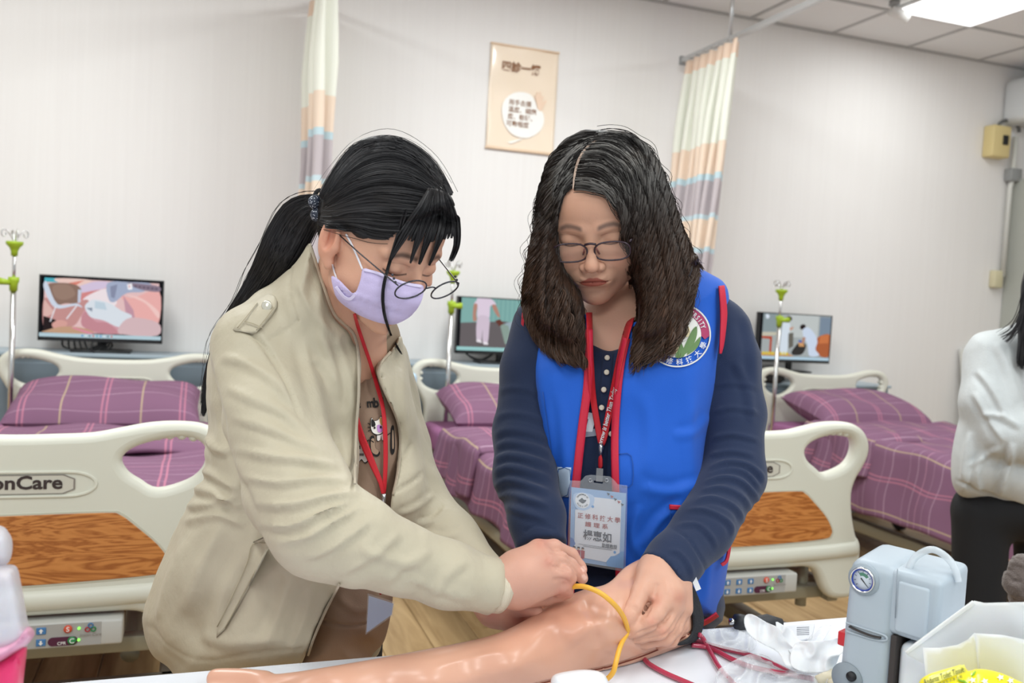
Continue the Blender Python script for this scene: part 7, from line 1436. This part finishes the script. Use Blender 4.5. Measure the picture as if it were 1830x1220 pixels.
V, Fc = organic(lambda g: tz_clip(g, inflate(g, [(-160, 1200), (-60, 1190), (20, 1160), (49, 1152), (46, 1180), (34, 1300), (24, 1440), (20, 1500), (-140, 1500), (-150, 1400)], [(-60, 1350, .80, .05)], .014, n=3)), (-190, 1130, 80, 1520, .73, .87), .005, 0, 2); mk('body', V, Fc, PK, sc_)
# ================================================================ lanyards and badges
RB_ = mat('lanyard_red', 'c4202c', .6, bump=(900, .3)); MT = mat('badge_metal', 'b9bcc0', .25, metal=.9)
dmr = DM([r_shirt_mesh, r_vest_mesh, r_head_mesh], 980, 520, 1160, 1090, 4).minf(2).blur(2)
t = thing('badge_lanyard', 'red lanyard with white lettering around the neck of the woman in the blue vest', 'lanyard', at(1074, 830, 1.36))
mk('strap', *ribbon(dmr, [(1053, 558), (1054, 600), (1056, 650), (1060, 710), (1068, 760), (1074, 790)], 11, .006, .0015), RB_, t)
mk('strap', *ribbon(dmr, [(1130, 560), (1118, 600), (1108, 640), (1098, 690), (1088, 740), (1079, 782), (1074, 794)], 12, .008, .0015), RB_, t)
def bandtext(s, pts, size, m, par, off, bold=.02):
    P = spl(np.asarray(pts, float), 10); L_ = np.r_[0, np.cumsum(np.linalg.norm(np.diff(P, axis=0), axis=1))]; Vt, Ft = text2d(s, size, bold, width=L_[-1], shear=.2)
    u = Vt[:, 0]+L_[-1]/2; x = np.interp(u, L_, P[:, 0]); y = np.interp(u, L_, P[:, 1]); T = np.gradient(P, axis=0); T /= np.linalg.norm(T, axis=1)[:, None]; tx = np.interp(u, L_, T[:, 0]); ty = np.interp(u, L_, T[:, 1])
    return mk('lettering', *decal(dmr, np.c_[x+ty*Vt[:, 1], y-tx*Vt[:, 1]], Ft, off), m, par, smooth=False)
bandtext('orrow is better Than Today', [(1073, 800-6), (1080, 770), (1089, 735), (1099, 692)], 11, mat('print_white'), t, .0105, .025)
B0 = lambda x, y, o=.012: at_v(x, y, dmr(x, y)-o)
mk('swivel', *tube([B0(1074, 792), B0(1074, 800), B0(1073, 815)], [.0035, .0045, .002], 10), MT, t)
mk('loop', *tube([B0(1073, 813), B0(1073, 820), B0(1073, 832), B0(1072, 838)], [.003, .0058, .0062, .003], 10, flat=.5), RB_, t)
mk('clip', *box(0, 0, 0, 0, 0, 0), MT, t) if False else None
cd = float(dmr(1071, 900))-.014
cd = min(cd, 1.352)
def cardp(x, y, off=0): return cd-off+.00012*(np.asarray(y, float)-930)+.0001*(np.asarray(x, float)-1070)
V, Fc, _ = patch(None, [[(1066, 836), (1078, 837), (1077, 861), (1065, 860)]], .002, .004, 6, smooth=False, dfun=lambda x, y: cardp(x, y)); mk('clip', V, Fc, mat('dark_metal', '77777a', .3, metal=.8), t, smooth=False)
bd = thing('name_badge', 'white and blue name card in a clear holder hanging at the blue vest', 'name badge', at(1070, 960, cd))
CQ = np.array([(1021, 870), (1119, 881), (1114, 1016), (1018, 1001)], float)      # card corners TL TR BR BL
def cq(u, v): u = np.asarray(u)[..., None]; v = np.asarray(v)[..., None]; return CQ[0]*(1-u)*(1-v)+CQ[1]*u*(1-v)+CQ[2]*u*v+CQ[3]*(1-u)*v
def cpatch(name, uv, m, off, par=bd, sm=False, th=.0003, holes=[]):
    L_ = [cq(*np.array(l).T) for l in [uv]+holes]; V, Fc, _ = patch(None, L_, off, th, 12, smooth=sm, dfun=lambda x, y: cardp(x, y), n=3); return mk(name, V, Fc, m, par, smooth=False)
mk('holder', *patch(None, [[(1018, 858), (1038, 859), (1046, 850), (1056, 848), (1090, 851), (1098, 858), (1104, 865), (1121, 867), (1121, 900), (1118, 1017), (1114, 1021), (1018, 1004), (1015, 1000), (1017, 880)], [(1061, 858), (1078, 860), (1077, 864), (1061, 862)]], .002, .0006, 14, smooth=False, dfun=lambda x, y: cardp(x, y))[:2], mat('badge_vinyl', 'dfe4ea', .1, .7, alpha=.13), bd, smooth=False)
for x in (1055, 1084): a = np.linspace(0, 2*np.pi, 14); mk('eyelet', *tube(at_v(x+3*np.cos(a), 858+3*np.sin(a), cardp(x, 858, .0025)), .0006, 5), MT, bd)
card = cpatch('card', [(0, 0), (1, 0), (1, 1), (0, 1)], mat('card_blue', '8fb0d8', .5), -.0005)
cpatch('white_field', [(.38, .10), (.92, .10), (.92, .80), (.80, .86), (.72, .95), (.08, .93), (.08, .30), (.22, .28), (.34, .24), (.40, .18)], mat('card_white', 'dfe1e8', .5), .0002, card)
cpatch('blue_blob', [(.70, 1.0), (.68, .94), (.76, .86), (.88, .84), (.94, .78), (1, .77), (1, 1)], mat('card_blob', '5d9bd4', .5), .0006, card, False); cpatch('blue_blob', [(.0, .68), (.06, .70), (.10, .76), (.06, .82), (0, .80)], mat('card_blob2', '5a7fc0', .5), .0006, card, False)
cpatch('pale_blob', [(.04, .10), (.2, .06), (.4, .08), (.42, .18), (.34, .26), (.22, .30), (.08, .26)], mat('card_pale', 'b7cdea', .5), .0004, card, True)
for (u, v, r) in ((.40, .23, .025), (.83, .80, .025)): cpatch('blue_dot', [(u+r*math.cos(a), v+r*.75*math.sin(a)) for a in np.linspace(0, 6.28, 12)[:-1]], mat('card_blob'), .0006, card, False)
a = np.linspace(0, 2*np.pi, 25)[:-1]; cpatch('round_seal', [(.21+.135*math.cos(b), .165+.105*math.sin(b)) for b in a], mat('seal_white', 'eceef2', .5), .0007, card)
cpatch('seal_leaf', [(.14, .17), (.17, .15), (.20, .13), (.23, .15), (.28, .155), (.25, .19), (.21, .205), (.17, .19)], mat('seal_ink', '3c4650', .5), .0010, card, True)
def ctext(s, u, v, size, m, w_=None, bold=.015, off=.0012, sp=1):
    Vt, Ft = text2d(s, size, bold, width=w_, space=sp); P2 = cq(u+Vt[:, 0], v-Vt[:, 1]*.74); mk('lettering', at_v(P2[:, 0], P2[:, 1], cardp(P2[:, 0], P2[:, 1], off)), Ft, m, card, smooth=False)
ctext('正修科技大學', .52, .37, .105, mat('card_red', 'a33a34', .5), .78, sp=1.5); ctext('護理系', .48, .475, .095, mat('card_red'), .42, sp=1.6); ctext('楊惠如', .50, .62, .19, mat('card_ink', '2c3140', .5), .52, bold=.02); ctext('助理教授', .73, .73, .085, mat('card_ink'), .28)
for s_, aa_, fl in (('DEPARTMENT OF', (-2.6, -.55), 1), ('NURSING', (2.5, .65), -1)):
    mbt = MB()
    for k, ch in enumerate(s_):
        if ch == ' ': continue
        an = aa_[0]+(aa_[1]-aa_[0])*k/(len(s_)-1); Vt, Ft = text2d(ch, .038, .02); r = .105; x_, y_ = Vt[:, 0], Vt[:, 1]*fl; uu = (r+y_)*math.cos(an)-x_*fl*math.sin(an); vv = (r+y_)*math.sin(an)+x_*fl*math.cos(an); P2 = cq(.21+uu, .165+vv*.78); mbt.add(at_v(P2[:, 0], P2[:, 1], cardp(P2[:, 0], P2[:, 1], .0012)), Ft)
    mbt.mk('lettering', mat('seal_ink'), card, smooth=False, kind='stuff')
for v, a_, b_ in ((.755, .16, .80), (.775, .24, .78)): cpatch('rule_line', [(a_, v), (b_, v), (b_, v+.004), (a_, v+.004)], mat('card_ink'), .0010, card)
for k in range(5): u = .68+.065*k; v = .02+.03*k; cpatch('bunting_flag', [(u-.03, v), (u+.03, v+.012), (u-.005, v+.04)], mat('seal_ink' if k % 2 == 0 else 'card_red'), .0010, card)
for k, u in enumerate((.08, .16, .24)):
    cpatch('figure_body', [(u-.035, .84), (u+.035, .84), (u+.03, .95), (u-.03, .95)], mat('fig_red', 'b02c3a', .5), .0010, card); cpatch('figure_head', [(u+.022*math.cos(b), .82+.02*math.sin(b)) for b in np.linspace(0, 6.28, 9)[:-1]], mat('fig_skin', 'd9b49a', .5), .0013, card); cpatch('figure_hair', [(u-.024, .82), (u-.02, .797), (u+.02, .797), (u+.024, .82), (u, .81)], mat('card_ink'), .0016, card)
# lanyard of the other woman
dl = DM([l_jacket_mesh, l_head_mesh], 600, 540, 760, 960, 4); dl2 = dms
t = thing('badge_lanyard', 'plain red lanyard hanging inside the open beige jacket', 'lanyard', at(686, 900, 1.25))
dfl = DM([(np.array([v for v in l_shirt_mesh[0]]), l_shirt_mesh[1]), l_head_mesh], 600, 540, 760, 960, 4).minf(2).blur(2)
mk('strap', *ribbon(dfl, [(633, 560), (640, 585), (650, 615), (662, 650), (674, 690), (684, 728), (688, 770), (689, 820), (687, 870), (685, 884)], [5, 6, 6, 6, 7, 7, 8, 8, 7, 6], .004, .0015), RB_, t)
mk('strap', *ribbon(dfl, [(632, 735), (638, 758), (646, 782), (656, 806), (668, 834), (680, 862), (685, 884)], [12, 13, 13, 13, 11, 8, 6], .006, .0015), RB_, t)
B1 = lambda x, y, o=.010: at_v(x, y, dfl(x, y)-o)
mk('clasp', *tube([B1(686, 882), B1(686, 890), B1(685, 906)], [.0035, .003, .0026], 10), MT, t); mk('loop', *tube([B1(686, 905), B1(686, 911), B1(685, 920)], [.0035, .0052, .003], 10, flat=.6), RB_, t)
mk('hook', *tube([B1(684, 918), B1(682, 930), B1(676, 936)], .0018, 8), MT, t)
mk('cord', *tube([B1(685, 918, .006), B1(684, 980, .006), B1(680, 1062, .006)], .0015, 6), RB_, t)
nb_ = thing('name_badge', 'pale blank side of a name card hanging below the beige sleeve', 'name badge', at(680, 1100, 1.22))
dbk = lambda x, y: float(dfl(690, 950))*0+1.215+.0002*(np.asarray(x, float)-680)
mk('card', *patch(None, [[(659, 1064), (703, 1078), (700, 1098), (655, 1130)]], 0, .001, 10, smooth=False, dfun=dbk)[:2], mat('card_pale2', 'bcc6e2', .4), nb_, smooth=False)
mk('holder', *patch(None, [[(657, 1060), (705, 1075), (702, 1100), (653, 1134)]], .001, .0006, 10, smooth=False, dfun=dbk)[:2], mat('badge_vinyl'), nb_, smooth=False)
# ================================================================ third person at the right edge
TWm = thing('person', 'person in a white sweater and black trousers with dark hair at the right edge', 'person', (*at(1800, 900, 2.35)[:2], 0))
hx3, hy3 = 1925, 490; TX, TY, TZ_ = frame_from((-.75, 0, -.6), (-.6, .25, .75)); TB = np.stack([TX, TY, TZ_]); TO = cam3(hx3, hy3, 2.36)
def t_loc(p): return (p-TO.astype(np.float32)) @ TB.T.astype(np.float32)
def t_hand(g, f):
    f = smin(f, ell(g.p, cam3(1925, 742, 2.20), (.030, .038, .022)), .01)
    for k in range(4): f = smin(f, chain(g.p, pc([(1930+k*3, 730+k*8, 2.19, .010), (1955+k*2, 728+k*9, 2.20, .009), (1972, 735+k*9, 2.22, .008)]), 0), .004)
    return smin(f, chain(g.p, pc([(1915, 730, 2.19, .011), (1932, 712, 2.185, .009), (1948, 708, 2.19, .008)]), 0), .006)
def t_body(g):
    f = head_field(t_loc(g.p)); f = smin(f, rc(g.p, TO+TB.T @ np.array([0, -.03, -.06]), cam3(1880, 610, 2.40), .05, .055), .012)
    f = smin(f, ell(g.p, cam3(1845, 740, 2.42), (.11, .20, .07)), .03)
    for x in (1760, 1870):
        f = smin(f, rc(g.p, cam3(x, 900, 2.42), cam3(x-4, 1170, 2.42), .06, .045), .02); f = smin(f, rc(g.p, cam3(x-4, 1170, 2.42), cam3(x-8, 1400, 2.45), .045, .03), .01)
    f = smin(f, rc(g.p, cam3(1860, 775, 2.24), cam3(1918, 745, 2.21), .028, .024), .01)
    return t_hand(g, f)
V, Fc = organic(t_body, (1690, 380, 2010, 1440, 2.12, 2.6), .010, 1, 1); C = np.tile(np.array(H('d3a489')), (len(V), 1)); mk('body', V, Fc, SKIN_M, TWm, cols=C)
SWP = [(1742, 602), (1765, 592), (1798, 584), (1830, 572), (1870, 572), (1910, 590), (1950, 620), (1968, 700), (1962, 800), (1950, 900), (1905, 928), (1835, 922), (1795, 908), (1764, 892), (1730, 890), (1712, 882), (1701, 860), (1700, 820), (1706, 780), (1716, 740), (1728, 700), (1738, 655), (1738, 622)]
def t_sw(g):
    f = inflate(g, SWP, [(1830, 650, 2.40, .10), (1830, 850, 2.40, .14), (1750, 800, 2.38, .10)], .10)
    f = smin(f, chain(g.p, pc([(1772, 640, 2.36, .070), (1770, 720, 2.32, .072), (1800, 775, 2.27, .062), (1865, 770, 2.235, .045)]), .02), .02)
    f = smin(f, chain(g.p, pc([(1940, 650, 2.42, .065), (1955, 750, 2.38, .06), (1900, 800, 2.28, .05), (1840, 800, 2.25, .04)]), .02), .02)
    return smax(f, -ell(g.p, cam3(1850, 560, 2.40), (.06, .035, .09)), .006)
V, Fc = organic(t_sw, (1690, 560, 1985, 940, 2.12, 2.6), .009, 1, 2, 1)
V = folds(V, Fc, [([(1745, 660), (1775, 700), (1800, 750)], 6, .008), ([(1755, 740), (1790, 745), (1825, 765)], 6, .009), ([(1740, 700), (1765, 745), (1795, 790)], 6, .008), ([(1810, 790), (1800, 840), (1785, 890)], 7, .012), ([(1735, 770), (1725, 820), (1722, 860)], 7, .008), ([(1760, 800), (1745, 850), (1750, 880)], 7, .009), ([(1704, 856), (1740, 874), (1790, 892), (1830, 906)], 3, .008, 's'), ([(1780, 610), (1800, 660), (1820, 720)], 8, .007), ([(1790, 800), (1760, 815), (1730, 835)], 5, .006)])
mk('sweater', V, Fc, mat('white_fleece', 'c9cdce', .9, .1, bump=(350, .5), var=.06, vscale=30), TWm)
def t_tr(g):
    f = ell(g.p, cam3(1812, 905, 2.42), (.155, .09, .12))
    f = smin(f, rc(g.p, cam3(1752, 920, 2.40), cam3(1748, 1170, 2.40), .072, .062), .03); f = smin(f, rc(g.p, cam3(1748, 1170, 2.40), cam3(1744, 1410, 2.42), .062, .058), .01)
    f = smin(f, rc(g.p, cam3(1862, 920, 2.44), cam3(1862, 1170, 2.44), .072, .062), .03); return smin(f, rc(g.p, cam3(1862, 1170, 2.44), cam3(1862, 1410, 2.46), .062, .058), .01)
V, Fc = organic(t_tr, (1680, 840, 1940, 1450, 2.25, 2.6), .010, 0, 2); mk('trousers', V, Fc, mat('black_cloth2', '17171a', .85), TWm)
for x, d_ in ((1744, 2.42), (1862, 2.46)): p = at(x, 1430, d_); shoe(TWm, p[0], p[1]+.03, mat('dark_shoe'))
def t_hair(g):
    f = smax(ell(t_loc(g.p), (0, -.02, .03), (.086, .10, .105)), -ell(t_loc(g.p), (0, .085, -.03), (.062, .06, .085)), .01)
    return smin(f, inflate(g, [(1850, 450), (1826, 500), (1824, 540), (1826, 580), (1824, 620), (1822, 645), (1832, 652), (1850, 650), (1885, 655), (1905, 640), (1915, 560), (1910, 480)], [(1870, 560, 2.34, .05)], .03), .02)
V, Fc = organic(t_hair, (1800, 400, 1960, 670, 2.2, 2.5), .009, 0, 2); hr = mk('hair', V, Fc, MATS['hair_base_black'], TWm)
V, Fc, C = strands([([[(1832, 520, 2.28), (1824, 550, 2.27), (1812, 575, 2.27), (1796, 590, 2.27), (1780, 598, 2.275)], [(1836, 520, 2.28), (1830, 555, 2.27), (1822, 585, 2.27), (1810, 605, 2.265), (1800, 615, 2.265)]], .1), ([[(1832, 500, 2.285), (1826, 540, 2.28), (1823, 580, 2.275), (1821, 620, 2.27), (1820, 655, 2.27)], [(1850, 500, 2.285), (1844, 560, 2.28), (1842, 620, 2.27), (1840, 670, 2.27)]], 1)], None, 300, .0012, coll, wave=(1, 60), off=(0, .004), nseg=12, sides=2)
mk('hair_strand', V, Fc, HAIR_M, hr, cols=C, kind='stuff')
# grey fur coat at the right edge
def fur_f(g):
    f = chain(g.p, pc([(1826, 1010, 1.75, .022), (1822, 1040, 1.75, .026), (1838, 1075, 1.76, .032), (1850, 1130, 1.78, .045)]), .01); f = smin(f, ell(g.p, cam3(1880, 1100, 1.80), (.06, .13, .05)), .03); return f
V, Fc = organic(fur_f, (1790, 970, 1960, 1290, 1.66, 1.92), .006, 1, 1); V += vnormals(V, Fc)*(vnoise(V, 70, 3)*.010+vnoise(V, 190, 4)*.004)[:, None]
mk('furry_bag', V, Fc, mat('grey_fur', '6a605c', .95, .1, bump=(400, 1), sheen=.4), None, label='dark grey fluffy bag at the right edge above the white bag', cat='bag')
